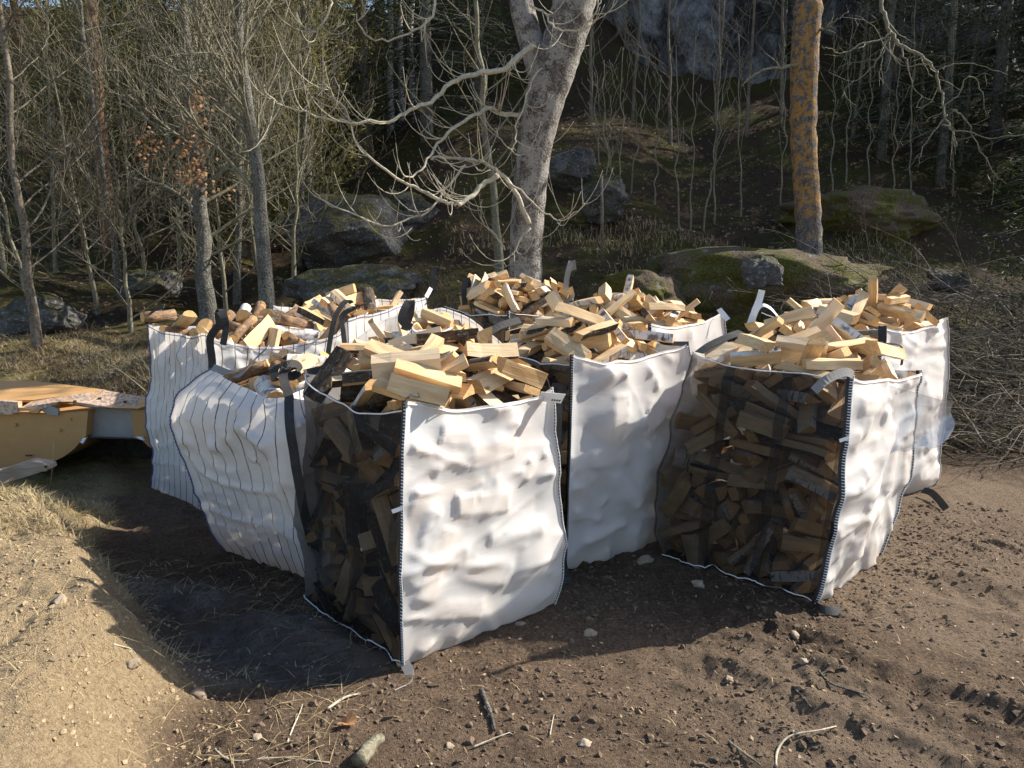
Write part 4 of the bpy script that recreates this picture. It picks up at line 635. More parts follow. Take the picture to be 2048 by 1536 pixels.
# ============================================================ firewood bags
SIM = {k: np.array(v, float).reshape(-1, 8)*np.array([1]+[.001]*7) for k, v in SIM_DATA.items()}
SHAPES = [log_shape(i) for i in range(len(LOG_KINDS))]
LS = .88
class Bag:
    """one bulk bag: square plan A-B-C-D (A nearest the camera, AB the face on the right), z up, local x along AB"""
    def __init__(s, name, A, rot, S, rim, sag, z0=0, lean=(0, 0), bulge=.05, prof=None, sim='simA', turn=0, dz=0, wr=(.006, 5, 12), seed=0, slack=.035, nfold=7, afold=.009):
        s.__dict__.update(locals()); s.A = Vector((A[0], A[1], z0)); r = math.radians(rot)
        s.ex = Vector((math.cos(r), math.sin(r), 0)); s.ey = Vector((-math.sin(r), math.cos(r), 0)); s.hmax = max(rim)
        s.logs()
    def D(s, P):
        """local plan coordinates -> world, with belly and lean"""
        P = np.atleast_2d(np.asarray(P, float)); c = s.S/2; t = np.clip(P[:, 2]/s.hmax, 0, 1.15)
        g = s.bulge*np.sin(np.pi*np.clip(t, 0, 1)**.85)
        if s.prof: g = g+np.interp(t, [p[0] for p in s.prof], [p[1] for p in s.prof])
        k = 1+g/c; x = c+(P[:, 0]-c)*k; y = c+(P[:, 1]-c)*k
        W = np.empty_like(P)
        W[:, 0] = s.A.x+s.ex.x*x+s.ey.x*y+s.lean[0]*t; W[:, 1] = s.A.y+s.ex.y*x+s.ey.y*y+s.lean[1]*t; W[:, 2] = s.A.z+P[:, 2]
        return W
    def Dinv(s, W):
        W = np.asarray(W, float); z = W[:, 2]-s.A.z; c = s.S/2; t = np.clip(z/s.hmax, 0, 1.15); X = W[:, 0]-s.A.x-s.lean[0]*t; Y = W[:, 1]-s.A.y-s.lean[1]*t
        x = X*s.ex.x+Y*s.ex.y; y = X*s.ey.x+Y*s.ey.y; g = s.bulge*np.sin(np.pi*np.clip(t, 0, 1)**.85)
        if s.prof: g = g+np.interp(t, [p[0] for p in s.prof], [p[1] for p in s.prof])
        k = 1+g/c; return np.stack([c+(x-c)/k, c+(y-c)/k, z], 1)
    def logs(s):
        """placement of every log of the heap in this bag, in world space"""
        T = SIM[s.sim]; s.L = []; s.P = []; a = s.turn*math.pi/2; qr = Quaternion((0, 0, 1), a+math.radians(s.rot)); qa = Quaternion((0, 0, 1), a)
        for row in T:
            p = Vector((row[1]-LS/2, row[2]-LS/2, 0)); p.rotate(qa); p *= s.S/LS
            loc = (p.x+s.S/2, p.y+s.S/2, row[3]+s.dz); W = s.D([loc])[0]
            q = qr @ Quaternion(row[4:8]).normalized(); i = int(row[0])
            L = s.Dinv(SP_PTS[i] @ np.array(q.to_matrix()).T+W); out = np.maximum(np.abs(L[:, 0]-s.S/2), np.abs(L[:, 1]-s.S/2)).max()-s.S/2
            if out > (.045 if L[:, 2].max() < min(s.rim)-.05 else .04) or L[:, 2].max() < 0: continue      # nothing hangs over the rim
            s.L.append((i, loc, Vector(W), q)); s.P.append(L)
    def obstacles(s):
        """points of the logs in local coordinates, to stretch the fabric over"""
        return np.concatenate(s.P)
SP_PTS = []
for V_, F_, T_ in SHAPES:
    V_ = np.array(V_); P_ = [V_]
    for f_ in F_:
        q_ = V_[list(f_)]
        if len(f_) == 4:
            for u_ in np.linspace(0, 1, 7):
                for w_ in (0, .25, .5, .75, 1): P_.append(((q_[0]*(1-u_)+q_[1]*u_)*(1-w_)+(q_[3]*(1-u_)+q_[2]*u_)*w_)[None])
        else: P_.append(q_.mean(0)[None]); P_.append((q_+q_.mean(0))/2)
    SP_PTS.append(np.concatenate(P_))

def bag_skin(b, faces, n=44, nv=46):
    """the fabric: a membrane relaxed over the logs (or a slack wrinkled one), cut into one panel per face.
    faces: material key per face AB, BC, CD, DA. Returns the thing and the grid."""
    S = b.S; N = 4*n; rng = random.Random(b.seed+5)
    cor = [(0, 0), (S, 0), (S, S), (0, S)]
    u = np.arange(N); e = u//n; t = (u % n)/n
    c0 = np.array([cor[k] for k in e]); c1 = np.array([cor[(k+1) % 4] for k in e]); base = c0+(c1-c0)*t[:, None]
    ang = np.array([-90, 0, 90, 180])[e].astype(float)
    near0 = t < .08; near1 = t > .92
    ang = ang-np.where(near0, 45*(1-t/.08), 0)+np.where(near1, 45*(1-(1-t)/.08), 0)
    nx, ny = np.cos(np.radians(ang)), np.sin(np.radians(ang))
    z0 = np.array([b.rim[k] for k in e]); z1 = np.array([b.rim[(k+1) % 4] for k in e]); sg = np.array([b.sag[k] for k in e])
    rim = z0+(z1-z0)*t-sg*np.sin(np.pi*t)**.75
    b.rimz = rim
    v = np.linspace(0, 1, nv)
    # obstacle grid
    O = np.full((nv, N), -.05); P = b.obstacles()
    for k in range(4):
        if k == 0: uu, d = P[:, 0]/S, -P[:, 1]
        elif k == 1: uu, d = P[:, 1]/S, P[:, 0]-S
        elif k == 2: uu, d = 1-P[:, 0]/S, P[:, 1]-S
        else: uu, d = 1-P[:, 1]/S, -P[:, 0]
        ok = (uu > -.02) & (uu < 1.02) & (d > -.1) & (P[:, 2] > 0)
        ui = (np.clip(np.round(np.clip(uu[ok], 0, 1)*n), 0, n).astype(int)+k*n) % N; vv = P[ok, 2]/rim[ui]; ins = vv < 1.0
        vi = np.clip(np.round(vv[ins]*(nv-1)), 0, nv-1).astype(int); np.maximum.at(O, (vi, ui[ins]), np.minimum(d[ok][ins], .07))
    O += .005; h = O.copy()
    for it in range(7):                                # from a slack outer hull the skin is drawn in until it is taut on the logs
        h = np.maximum(h, np.maximum(np.roll(h, 1, 1), np.roll(h, -1, 1))); h = np.maximum(h, np.maximum(np.vstack([h[1:], h[-1:]]), np.vstack([h[:1], h[:-1]])))
    h = np.maximum(h, -.01)
    for it in range(110):
        up = np.vstack([h[1:], h[-1:]]); dn = np.vstack([h[:1], h[:-1]]); lf = np.roll(h, 1, 1); rt = np.roll(h, -1, 1)
        h = np.maximum(O, .29*(lf+rt)+.21*(up+dn)-.0004)
    hs = h.copy()
    for it in range(60): hs = .4*hs+.15*(np.roll(hs, 1, 1)+np.roll(hs, -1, 1)+np.vstack([hs[1:], hs[-1:]])+np.vstack([hs[:1], hs[:-1]]))
    h = np.maximum(hs+.72*(h-hs), np.where(O > -.04, O-.002, O))
    U, Vv = np.meshgrid(u/n*S, v); Zm = Vv*rim[None, :]
    amp, fu, fv = b.wr
    wob = fbm(U*1.3+b.seed*7, Zm*1.3, 2, b.seed)*2
    rid = 1-np.abs(fbm(U*fu+b.seed*3.1, Zm*fv+wob, 2, b.seed+9, .45))*2.4
    fold = 1-np.abs(fbm(U*fu*.45+5, Zm*fv*.5+wob*1.4+b.seed, 2, b.seed+19))*2.6
    h = h+amp*(rid*.6+np.clip(fold, -.3, 1)*1.1)*np.clip(1.1-.4*Vv, .5, 1)
    for k in range(4):                                 # creases running in from the seams
        for q in range(b.nfold):
            ua = rng.choice((0, S)); ln = rng.uniform(.25, .75)*S; zc = rng.uniform(.18, .97)*b.hmax; sl = rng.uniform(-.35, .2)*(1 if ua == 0 else -1); w = rng.uniform(.011, .024); am = rng.uniform(.4, 1)*b.afold
            du = np.abs((U-k*S)-ua); dz = Zm-(zc+sl*du+.05*np.sin(du*6+q)); tap = np.clip(1-du/ln, 0, 1)**.6*np.clip(du/.05, .15, 1)*((e == k)[None, :])
            h = h+am*tap*(np.exp(-(dz/w)**2)-.75*np.exp(-((dz+1.7*w)/(1.25*w))**2))
    h = np.maximum(h, np.where(O > -.04, O-.004, O)); hb = h.copy()
    for it in range(1): hb = .5*hb+.125*(np.roll(hb, 1, 1)+np.roll(hb, -1, 1)+np.vstack([hb[1:], hb[-1:]])+np.vstack([hb[:1], hb[:-1]]))
    h = np.maximum(hb, np.where(O > -.04, O-.001, O))+.004
    hs = h.copy()                                      # stretched cloth shows ridges over the wood, not pits between
    for it in range(22): hs = .4*hs+.15*(np.roll(hs, 1, 1)+np.roll(hs, -1, 1)+np.vstack([hs[1:], hs[-1:]])+np.vstack([hs[:1], hs[:-1]]))
    h = np.maximum(h, hs-.0025)
    bx = base[:, 0][None, :]+nx[None, :]*h; by = base[:, 1][None, :]+ny[None, :]*h
    L3 = np.stack([bx, by, Zm+.0*h], -1).reshape(-1, 3); W = b.D(L3)
    tt = np.clip(L3[:, 2]/b.hmax, 0, 1); sl = b.slack*np.sin(np.pi*np.clip(tt*.8+.2, 0, 1))
    ca, sa = np.tile(nx, nv), np.tile(ny, nv); uu = np.tile(u/n, nv); k_ = np.maximum(fbm(uu*1.7+b.seed*5.3, L3[:, 2]*2.1+b.seed, 2, 3), 0)*2.2*sl
    W[:, 0] += (b.ex.x*ca+b.ey.x*sa)*k_; W[:, 1] += (b.ex.y*ca+b.ey.y*sa)*k_
    W[:, 2] += (.05*fbm(uu*2.3+b.seed, uu*0+b.seed, 3, 8))*tt**4
    low = W[:, 2] < b.z0+.15; gl = terrain(W[low, 0], W[low, 1])+.006; W[low, 2] = np.maximum(W[low, 2], gl+.02*np.clip(W[low, 2]/.15, 0, 1)) if b.z0 < .01 else np.maximum(W[low, 2], b.z0)
    G = W.reshape(nv, N, 3); b.G = G; b.n = n; b.N = N
    thing = empty(b.name, tuple(b.D([(S/2, S/2, 0)])[0]))
    for k in range(4):
        cols = [(k*n+j) % N for j in range(n+1)]; V = G[:, cols].reshape(-1, 3); m = n+1
        idx = np.arange(nv*m).reshape(nv, m); F = np.stack([idx[:-1, :-1], idx[:-1, 1:], idx[1:, 1:], idx[1:, :-1]], -1).reshape(-1, 4)
        nm = {'white': 'fabric_panel', 'stripe': 'striped_panel', 'net': 'net_panel'}[faces[k]]
        me = bpy.data.meshes.new(nm); fill_mesh(me, V-np.array(thing.location), F); me.polygons.foreach_set('use_smooth', [True]*len(me.polygons)); me.materials.append(M[faces[k]])
        uvl = me.uv_layers.new(name='UVMap'); uvv = np.stack([np.tile(np.arange(m)/n*S+k*S, nv), np.repeat(v, m)*b.hmax], -1)
        li = np.empty(len(me.loops), np.int32); me.loops.foreach_get('vertex_index', li); uvl.data.foreach_set('uv', uvv[li].astype(np.float32).ravel())
        o = bpy.data.objects.new(nm, me); COL.objects.link(o); o.parent = thing
    b.thing = thing; return thing
def rel(b, P): 
    o = Vector(b.thing.location); return [Vector(p)-o for p in P]
def edge_line(b, corner, out=.004):
    """world points up the vertical seam at a corner, pushed out a little"""
    ctr = b.D([(b.S/2, b.S/2, .5)])[0]; L = []
    for p in b.G[:, corner*b.n % b.N]:
        d = Vector((p[0]-ctr[0], p[1]-ctr[1], 0)).normalized(); L.append(Vector(p)+d*out)
    return L
def rim_line(b, k, dz=-.006, out=.005):
    ctr = Vector(b.D([(b.S/2, b.S/2, .5)])[0]); L = []
    for j in range(b.n+1):
        p = Vector(b.G[-1, (k*b.n+j) % b.N]); d = Vector((p.x-ctr.x, p.y-ctr.y, 0)).normalized(); L.append(p+d*out+Vector((0, 0, dz)))
    return L
def seam(b, corner, side, style):
    """black binding up a corner with a ladder of white stitches; side -1 runs on the left face"""
    L = edge_line(b, corner, .005); tg = (b.ex if side > 0 else b.ey); m = MB()
    if style == 'black':
        m.ribbon(rel(b, [p+tg*.013 for p in L]), .03, tg, .004); m.build('seam_binding', M['strap'], b.thing, False)
        st = MB(); P = spline(L, 3); acc = 0
        for i in range(1, len(P)):
            acc += (P[i]-P[i-1]).length
            if acc > .013:
                acc = 0; q = P[i]+Vector((-b.ex.x-b.ey.x, -b.ex.y-b.ey.y, 0))*.002; st.box(rel(b, [q+tg*.006])[0], (tg*.009, Vector((0, 0, .0022)), (b.ex+b.ey)*-.003))
        st.tube(rel(b, [p-tg*.002-(b.ex+b.ey)*.003 for p in L]), .0024, 4); st.build('stitching', M['thread'], b.thing)
    else:
        P = spline(L, 3); acc = 0
        m.tube(rel(b, L), .004, 5)
        for i in range(1, len(P)):
            acc += (P[i]-P[i-1]).length
            if acc > .018: acc = 0; m.box(rel(b, [P[i]+tg*.004])[0], (tg*.008, Vector((0, 0, .0018)), (b.ex+b.ey)*-.004))
        m.build('seam_stitching', M['blue_thread'], b.thing)
def hem(b, k, mat, r=.0035, dz=-.006, out=.005):
    m = MB(); m.tube(rel(b, rim_line(b, k, dz, out)), r, 5); return m.build('hem_stitching', M[mat], b.thing)
def strap(b, P, w=.045, side=None, mat='strap', name='lifting_loop'):
    P = spline(P, 5); m = MB(); m.ribbon(rel(b, P), w, side if side is not None else tuple((b.ex+b.ey*-.2)), .004); return m.build(name, M[mat], b.thing, False)

ROUND = [(0, -.01), (.5, .0), (1, 0)]
BAGS = {}
def mk(key, **kw): BAGS[key] = Bag(**kw); return BAGS[key]
mk('F', name='firewood_bag', A=(-.456, 3.009), rot=41.5, S=.855, rim=(1.125, 1.13, 1.13, 1.165), sag=(.055, .04, .04, .085), lean=(.03, 0), bulge=.03, sim='simA', turn=0, dz=-.08, wr=(.012, 1.3, 6), seed=1)
mk('R1', name='firewood_bag', A=(1.505, 3.576), rot=46, S=.92, rim=(1.165, 1.08, 1.15, 1.19), sag=(.045, .03, .03, .06), lean=(.13, .03), bulge=.05, sim='simB', turn=0, wr=(.010, 1.5, 6), seed=2, dz=-.1)
mk('M1', name='firewood_bag', A=(.305, 4.007), rot=36, S=.9, rim=(1.20, 1.2, 1.19, 1.20), sag=(.05, .03, .03, .07), lean=(.02, .02), bulge=.03, sim='simB', turn=2, dz=-.07, wr=(.007, 1.3, 5), seed=3)
mk('S2', name='firewood_bag', A=(-.985, 3.76), rot=55, S=.9, rim=(1.04, 1.15, 1.13, 1.10), sag=(-.01, .0, .05, .03), lean=(-.12, -.08), bulge=.03, prof=[(0, -.02), (.3, .03), (.72, .08), (.84, .03), (.92, -.06), (1, -.19)], sim='simC', turn=0, dz=-.03, wr=(.013, 1.2, 9), seed=4)
mk('S1', name='firewood_bag', A=(-1.98, 4.85), rot=46, S=1.05, rim=(1.2, 1.2, 1.25, 1.25), sag=(.09, .03, .05, .03), lean=(.06, .03), bulge=.02, prof=[(0, .0), (.25, -.03), (.5, .0), (.8, -.03), (1, .01)], slack=.02, sim='simC', turn=1, dz=.13, wr=(.013, 1.4, 9), seed=5)
mk('S3', name='firewood_bag', A=(-1.27, 5.95), rot=55, S=.93, rim=(1.22, 1.38, 1.3, 1.3), sag=(.0, .03, .04, .05), z0=.02, bulge=.03, sim='simD', turn=1, dz=.08, wr=(.009, 1.6, 8), seed=6)
mk('S5', name='firewood_bag', A=(-.66, 5.05), rot=42, S=.84, rim=(1.25, 1.05, 1.34, 1.05), sag=(.04, -.06, -.06, .04), z0=.0, bulge=.02, sim='simD', turn=3, dz=-.06, wr=(.007, 1.6, 8), seed=7)
mk('M2', name='firewood_bag', A=(-.02, 6.4), rot=42, S=.92, rim=(1.2, 1.2, 1.2, 1.2), sag=(.04, .04, .04, .04), z0=.06, bulge=.03, sim='simA', turn=1, dz=.08, wr=(.006, 3, 8), seed=8)
mk('M3', name='firewood_bag', A=(.98, 5.42), rot=42, S=.94, rim=(1.21, 1.27, 1.25, 1.22), sag=(.05, .03, .03, .04), z0=.03, bulge=.04, sim='simB', turn=1, dz=-.04, wr=(.006, 3, 8), seed=9)
mk('R2', name='firewood_bag', A=(2.42, 5.06), rot=37, S=.97, rim=(1.26, 1.27, 1.27, 1.29), sag=(.05, .03, .03, .05), z0=.0, lean=(.02, 0), bulge=.05, sim='simB', turn=3, dz=.0, wr=(.008, 3, 8), seed=10)
BAGTEXT = {
 'F': ('black net and white fabric firewood bag standing foremost with a small printed tag', 'foremost net bag'),
 'R1': ('black net and white firewood bag with plastic film on its corner and birch logs', 'film-cornered net bag'),
 'M1': ('net and white firewood bag standing behind the foremost bag, its fabric in shade', 'middle net bag'),
 'S2': ('slumped white grey-striped firewood bag beside the foremost net bag', 'slumped striped bag'),
 'S1': ('tall white grey-striped firewood bag of round logs nearest the yellow bucket', 'striped bag by bucket'),
 'S3': ('grey-striped firewood bag behind the round logs, its sunlit edge rising to a peaked corner', 'peaked striped bag'),
 'S5': ('low striped firewood bag with sheer sides sunk between the taller bags', 'sunken striped bag'),
 'M2': ('net firewood bag farthest back in front of the big forked trunk', 'farthest net bag'),
 'M3': ('white-sided firewood bag with a sunlit curved rim in the back row', 'curved-rim back bag'),
 'R2': ('tall white firewood bag at the end nearest the brush pile', 'bag by brush pile')}
FACES = {'F': ('white', 'net', 'white', 'net'), 'R1': ('white', 'net', 'white', 'net'), 'M1': ('white', 'net', 'white', 'net'), 'M2': ('net', 'white', 'net', 'net'), 'M3': ('white', 'net', 'white', 'net'), 'R2': ('white', 'white', 'net', 'net')}
for key, b in BAGS.items():
    fine = key in ('F', 'R1', 'M1', 'S2', 'S1', 'R2')
    bag_skin(b, FACES.get(key, ('stripe',)*4), 64 if fine else 32, 88 if fine else 36)
    tag(b.thing, BAGTEXT[key][0], 'firewood bag', 'bulk bags of firewood')
    if key in FACES:
        seam(b, 0, -1, 'black'); seam(b, 1, -1, 'black')
        hem(b, 3, 'thread'); hem(b, 0, 'thread', .003, -.012)
        if key in ('F', 'R1'):
            m = MB(); m.tube(rel(b, [Vector(b.G[0, (3*b.n+j) % b.N])+Vector((0, 0, .012))-b.ex*.004 for j in range(b.n+1)]), .0035, 5); m.build('bottom_seam', M['thread'], b.thing)
    else:
        for k in (0, 3, 1, 2): hem(b, k, 'blue_thread', .0028, -.016)
        seam(b, 0, -1, 'blue'); seam(b, 3, -1, 'blue')
Z = Vector((0, 0, 1))
b = BAGS['F']; cA = edge_line(b, 0, .006)
strap(b, [cA[0]+Z*.02, aty(818, 1345, 2.98), aty(812, 1368, 2.92), aty(785, 1384, 2.86)], .042, (.8, .3, .35), 'grey_strap', 'hanging_strap')
strap(b, [aty(812, 815, 3.02), aty(815, 797, 3.04), aty(835, 790, 3.1), aty(858, 800, 3.16), aty(878, 812, 3.2)], .02, (.3, .9, .1), 'strap')
strap(b, [aty(1100, 778, 3.57), aty(1092, 755, 3.56), aty(1072, 752, 3.54), aty(1058, 775, 3.5)], .012, (0, 1, .2), 'strap')
strap(b, [edge_line(b, 3, .008)[-1], aty(640, 738, 3.72), aty(660, 718, 3.76), aty(690, 708, 3.78), aty(705, 715, 3.76)], .04, (.2, .7, .5), 'strap')
tg = MB(); c_ = aty(1102, 795, 3.5); tx = (aty(1124, 797, 3.47)-aty(1075, 792, 3.52))*.5; ty = Vector((0.01, -.015, .024))
tg.box(rel(b, [c_])[0], (tx, ty, tx.cross(ty).normalized()*.0012)); tl = tg.build('label_tag', M['tagcloth'], b.thing, False)
pr_ = MB()
for j in range(4): pr_.box(rel(b, [c_+tx*(.2+.2*j)-ty*.45-tx.cross(ty).normalized()*.0018])[0], (tx*.07, ty*.16, tx.cross(ty).normalized()*.0006)); pr_.box(rel(b, [c_+tx*(.2+.2*j)-ty*.45+tx.cross(ty).normalized()*.0018])[0], (tx*.07, ty*.16, tx.cross(ty).normalized()*.0006))
po = pr_.build('printed_marks', M['print'], None, False); po.parent = tl
def seam_tag(b, frac):
    L = edge_line(b, 0, .01); p = L[int(len(L)*frac)]; m = MB(); m.box(rel(b, [p-b.ex*.0-Vector((.022, 0, -.004))])[0], (Vector((.022, 0, .008)), Vector((-.003, 0, .008)), Vector((0, .001, 0)))); m.build('seam_tag', M['tagcloth'], b.thing, False)
seam_tag(b, .62)
b = BAGS['R1']; cA = edge_line(b, 0, .006)
seam_tag(b, .73)
strap(b, [cA[-1], aty(1690, 744, 3.58), aty(1655, 758, 3.52), aty(1628, 782, 3.5)], .042, (.2, .3, .8), 'grey_strap')
strap(b, [aty(1398, 705, 4.2), aty(1420, 690, 4.24), aty(1455, 674, 4.3), aty(1484, 664, 4.36)], .06, (.1, .8, .3), 'strap')
strap(b, [cA[0]+Z*.015, aty(1640, 1217, 3.5), aty(1662, 1222, 3.48), aty(1682, 1221, 3.5)], .042, (0, .6, .75), 'strap', 'hanging_strap')
strap(b, [aty(1740, 700, 4.55), aty(1742, 690, 4.5), aty(1790, 688, 4.42), aty(1805, 700, 4.38), aty(1803, 730, 4.34)], .018, (0, 1, .2), 'strap')
fm = MB(); fV = []; na, nb = 14, 8
for i in range(na):
    for j in range(nb):
        a, c = i/(na-1), j/(nb-1); p = aty(1752+135*a, 762+(58+78*(1-a)**.6)*c+38*a, 4.05+.1*a+.12*c*(1-c)); p.z += .012*math.sin(a*17+c*5)*c; p.y -= .09+.02*math.sin(a*9+c*7); fV.append(tuple(p-Vector(b.thing.location)))
fm.add(fV, [(i*nb+j, (i+1)*nb+j, (i+1)*nb+j+1, i*nb+j+1) for i in range(na-1) for j in range(nb-1)]); fm.build('plastic_film', M['film'], b.thing)
b = BAGS['M1']
strap(b, [edge_line(b, 3, .01)[-1], aty(965, 675, 4.78), aty(1000, 652, 4.86), aty(1040, 640, 4.95)], .05, (.1, .6, .6), 'strap')
strap(b, [edge_line(b, 1, .004)[-1], aty(1330, 686, 4.6), aty(1310, 676, 4.62), aty(1290, 684, 4.6)], .03, (.1, .6, .6), 'strap')
strap(b, [aty(1116, 800, 3.9), aty(1112, 950, 3.85), aty(1118, 1080, 3.85), aty(1135, 1170, 3.85), atz(1160, 1218, .01)], .05, (1, .3, 0), 'strap', 'hanging_strap')
b = BAGS['M2']
strap(b, [aty(1136, 610, 6.95), aty(1132, 575, 6.93), aty(1136, 545, 6.92), aty(1144, 522, 6.95), aty(1148, 540, 7.0)], .05, (.9, .3, .2), 'grey_strap')
strap(b, [aty(930, 610, 6.9), aty(928, 580, 6.9), aty(934, 556, 6.92), aty(938, 575, 6.97)], .05, (.9, .3, .2), 'strap')
strap(b, [aty(868, 585, 7.0), aty(866, 555, 7.0), aty(870, 534, 7.02), aty(874, 545, 7.08)], .045, (.9, .3, .2), 'strap')
fl = MB(); fV = [tuple(aty(px, py, Y)-Vector(b.thing.location)) for px, py, Y in [(1055, 578, 7.0), (1090, 574, 7.1), (1118, 584, 7.05), (1126, 602, 6.9), (1060, 592, 6.85), (1092, 596, 6.86), (1120, 606, 6.84), (1127, 612, 6.82)]]
fl.add(fV, [(0, 4, 5, 1), (1, 5, 6, 2), (2, 6, 7, 3)]); fl.build('fabric_flap', M['white'], b.thing)
b = BAGS['M3']
strap(b, [aty(1438, 618, 6.0), aty(1448, 630, 5.95), aty(1456, 640, 5.93)], .04, (.9, .1, .5), 'white_strap', 'fabric_tail')
strap(b, [aty(1404, 612, 6.3), aty(1412, 598, 6.3), aty(1424, 584, 6.28), aty(1418, 600, 6.26)], .012, (.9, .3, .2), 'strap')
b = BAGS['R2']
strap(b, [aty(1500, 650, 5.75), aty(1510, 622, 5.78), aty(1518, 602, 5.8), aty(1524, 580, 5.8)], .055, (.9, .2, .2), 'white_strap')
strap(b, [aty(1508, 640, 5.76), aty(1522, 612, 5.7), aty(1540, 616, 5.68), aty(1556, 634, 5.66)], .04, (.1, .8, .5), 'white_strap')
strap(b, [aty(1878, 645, 5.58), aty(1876, 612, 5.6), aty(1888, 596, 5.62), aty(1912, 588, 5.66), aty(1926, 598, 5.66)], .016, (.3, .9, .2), 'strap')
strap(b, [atz(1846, 980, .05), atz(1862, 985, .06), atz(1878, 1000, .05), atz(1892, 1018, .03)], .05, (.5, .6, .5), 'strap', 'hanging_strap')
strap(b, [edge_line(b, 0, .01)[-14], edge_line(b, 0, .012)[-7], edge_line(b, 0, .012)[-1]], .05, tuple(b.ey), 'strap')
b = BAGS['S1']
strap(b, [edge_line(b, 0, .012)[-24], edge_line(b, 0, .014)[-12], edge_line(b, 0, .014)[-1], aty(447, 640, 4.86), aty(440, 622, 4.88)], .048, (.9, .2, 0), 'strap')
strap(b, [aty(446, 690, 4.88), aty(452, 650, 4.9), aty(444, 620, 4.92), aty(436, 628, 4.98), aty(440, 660, 5.0)], .04, (.9, .2, 0), 'strap')
strap(b, [edge_line(b, 3, .004)[-1], aty(296, 632, 5.6), aty(312, 619, 5.55), aty(328, 613, 5.52)], .03, (.2, .5, .8), 'strap')
strap(b, [aty(655, 715, 5.4), aty(662, 670, 5.42), aty(672, 630, 5.45), aty(692, 602, 5.5), aty(704, 606, 5.55)], .035, (.9, .3, 0), 'strap')
strap(b, [aty(692, 712, 5.4), aty(686, 660, 5.43), aty(684, 632, 5.46), aty(712, 614, 5.5), aty(740, 604, 5.56), aty(728, 596, 5.6)], .035, (.8, .3, .3), 'strap')
b = BAGS['S2']
lA = edge_line(b, 0, .012)
strap(b, [lA[i] for i in range(1, len(lA), 6)]+[lA[-1], aty(566, 752, 3.83), aty(574, 736, 3.86), aty(590, 738, 3.9)], .045, (.9, .25, 0), 'strap', 'corner_strap')
strap(b, [edge_line(b, 3, .01)[-1], aty(478, 750, 4.16), aty(508, 720, 4.12), aty(536, 694, 4.08)], .04, (.5, .3, .6), 'grey_strap')
strap(b, [aty(558, 748, 3.86), aty(572, 732, 3.86), aty(592, 730, 3.9), aty(600, 742, 3.92), aty(584, 752, 3.9), aty(566, 748, 3.88)], .05, (.2, .6, .7), 'strap')
strap(b, [aty(552, 762, 3.9), aty(548, 740, 3.92), aty(562, 730, 3.95), aty(580, 745, 3.95)], .045, (.8, .3, .3), 'strap')
b = BAGS['S5']
strap(b, [edge_line(b, 0, .01)[-1], aty(803, 640, 5.02), aty(812, 612, 5.04), aty(822, 602, 5.08), aty(820, 630, 5.12), aty(808, 660, 5.14)], .05, (.9, .3, .1), 'strap')
b = BAGS['S3']
strap(b, [edge_line(b, 1, .01)[-1]-Z*.05, aty(846, 605, 6.7), aty(832, 622, 6.6), aty(815, 640, 6.5)], .05, (.2, .6, .6), 'strap')
strap(b, [edge_line(b, 1, .004)[-1], aty(858, 584, 6.75), aty(862, 576, 6.78)], .035, (.7, .6, .1), 'white_strap', 'fabric_tail')

# ============================================================ firewood: every log one can pick out is an object, the rest of the heaps one mass
def log_mesh(V, F, T, keep, name, lookup, offs=None):
    idx = sorted({i for f, t_ in zip(F, T) if t_ in keep for i in f}); mp = {i: j for j, i in enumerate(idx)}
    Fk = [[mp[i] for i in f] for f, t_ in zip(F, T) if t_ in keep]; tk = [t_ for t_ in T if t_ in keep]; Vk = np.array(V)[idx]
    me = bpy.data.meshes.new(name); fill_mesh(me, Vk, Fk); attr(me, 'lc', Vk); attr(me, 'lr', np.zeros(len(Vk)))
    for m_ in lookup: me.materials.append(m_)
    me.polygons.foreach_set('material_index', [1 if t_ == 1 else 0 for t_ in tk]); 
    me.polygons.foreach_set('use_smooth', [t_ == 2 for t_ in tk])
    return me
PROTO = []
for i_, (V_, F_, T_) in enumerate(SHAPES):
    if LOG_KINDS[i_] == 'round': PROTO.append((log_mesh(V_, F_, T_, (1, 2), 'firewood_log', (M['brown'], M['end'])), None, None)); continue
    PROTO.append((log_mesh(V_, F_, T_, (0, 1), 'firewood_log', (M['wood'], M['end'])), log_mesh(V_, F_, T_, (2,), 'bark', (M['birch'],)) if 2 in T_ else None, log_mesh(V_, F_, T_, (2,), 'bark', (M['bark'],)) if 2 in T_ else None))
def is_birch(key, j):
    return (j*7919 % 100) < {'F': 12, 'R1': 92, 'M1': 70, 'R2': 92, 'M3': 80, 'S1': 40, 'S2': 40}.get(key, 55)
KINDTEXT = {'quarter': 'quarter log', 'third': 'chunky log', 'half': 'half log', 'slab': 'split slab', 'wedge': 'split wedge', 'round': 'round log', 'stick': 'thin stick', 'plank': 'flat board'}
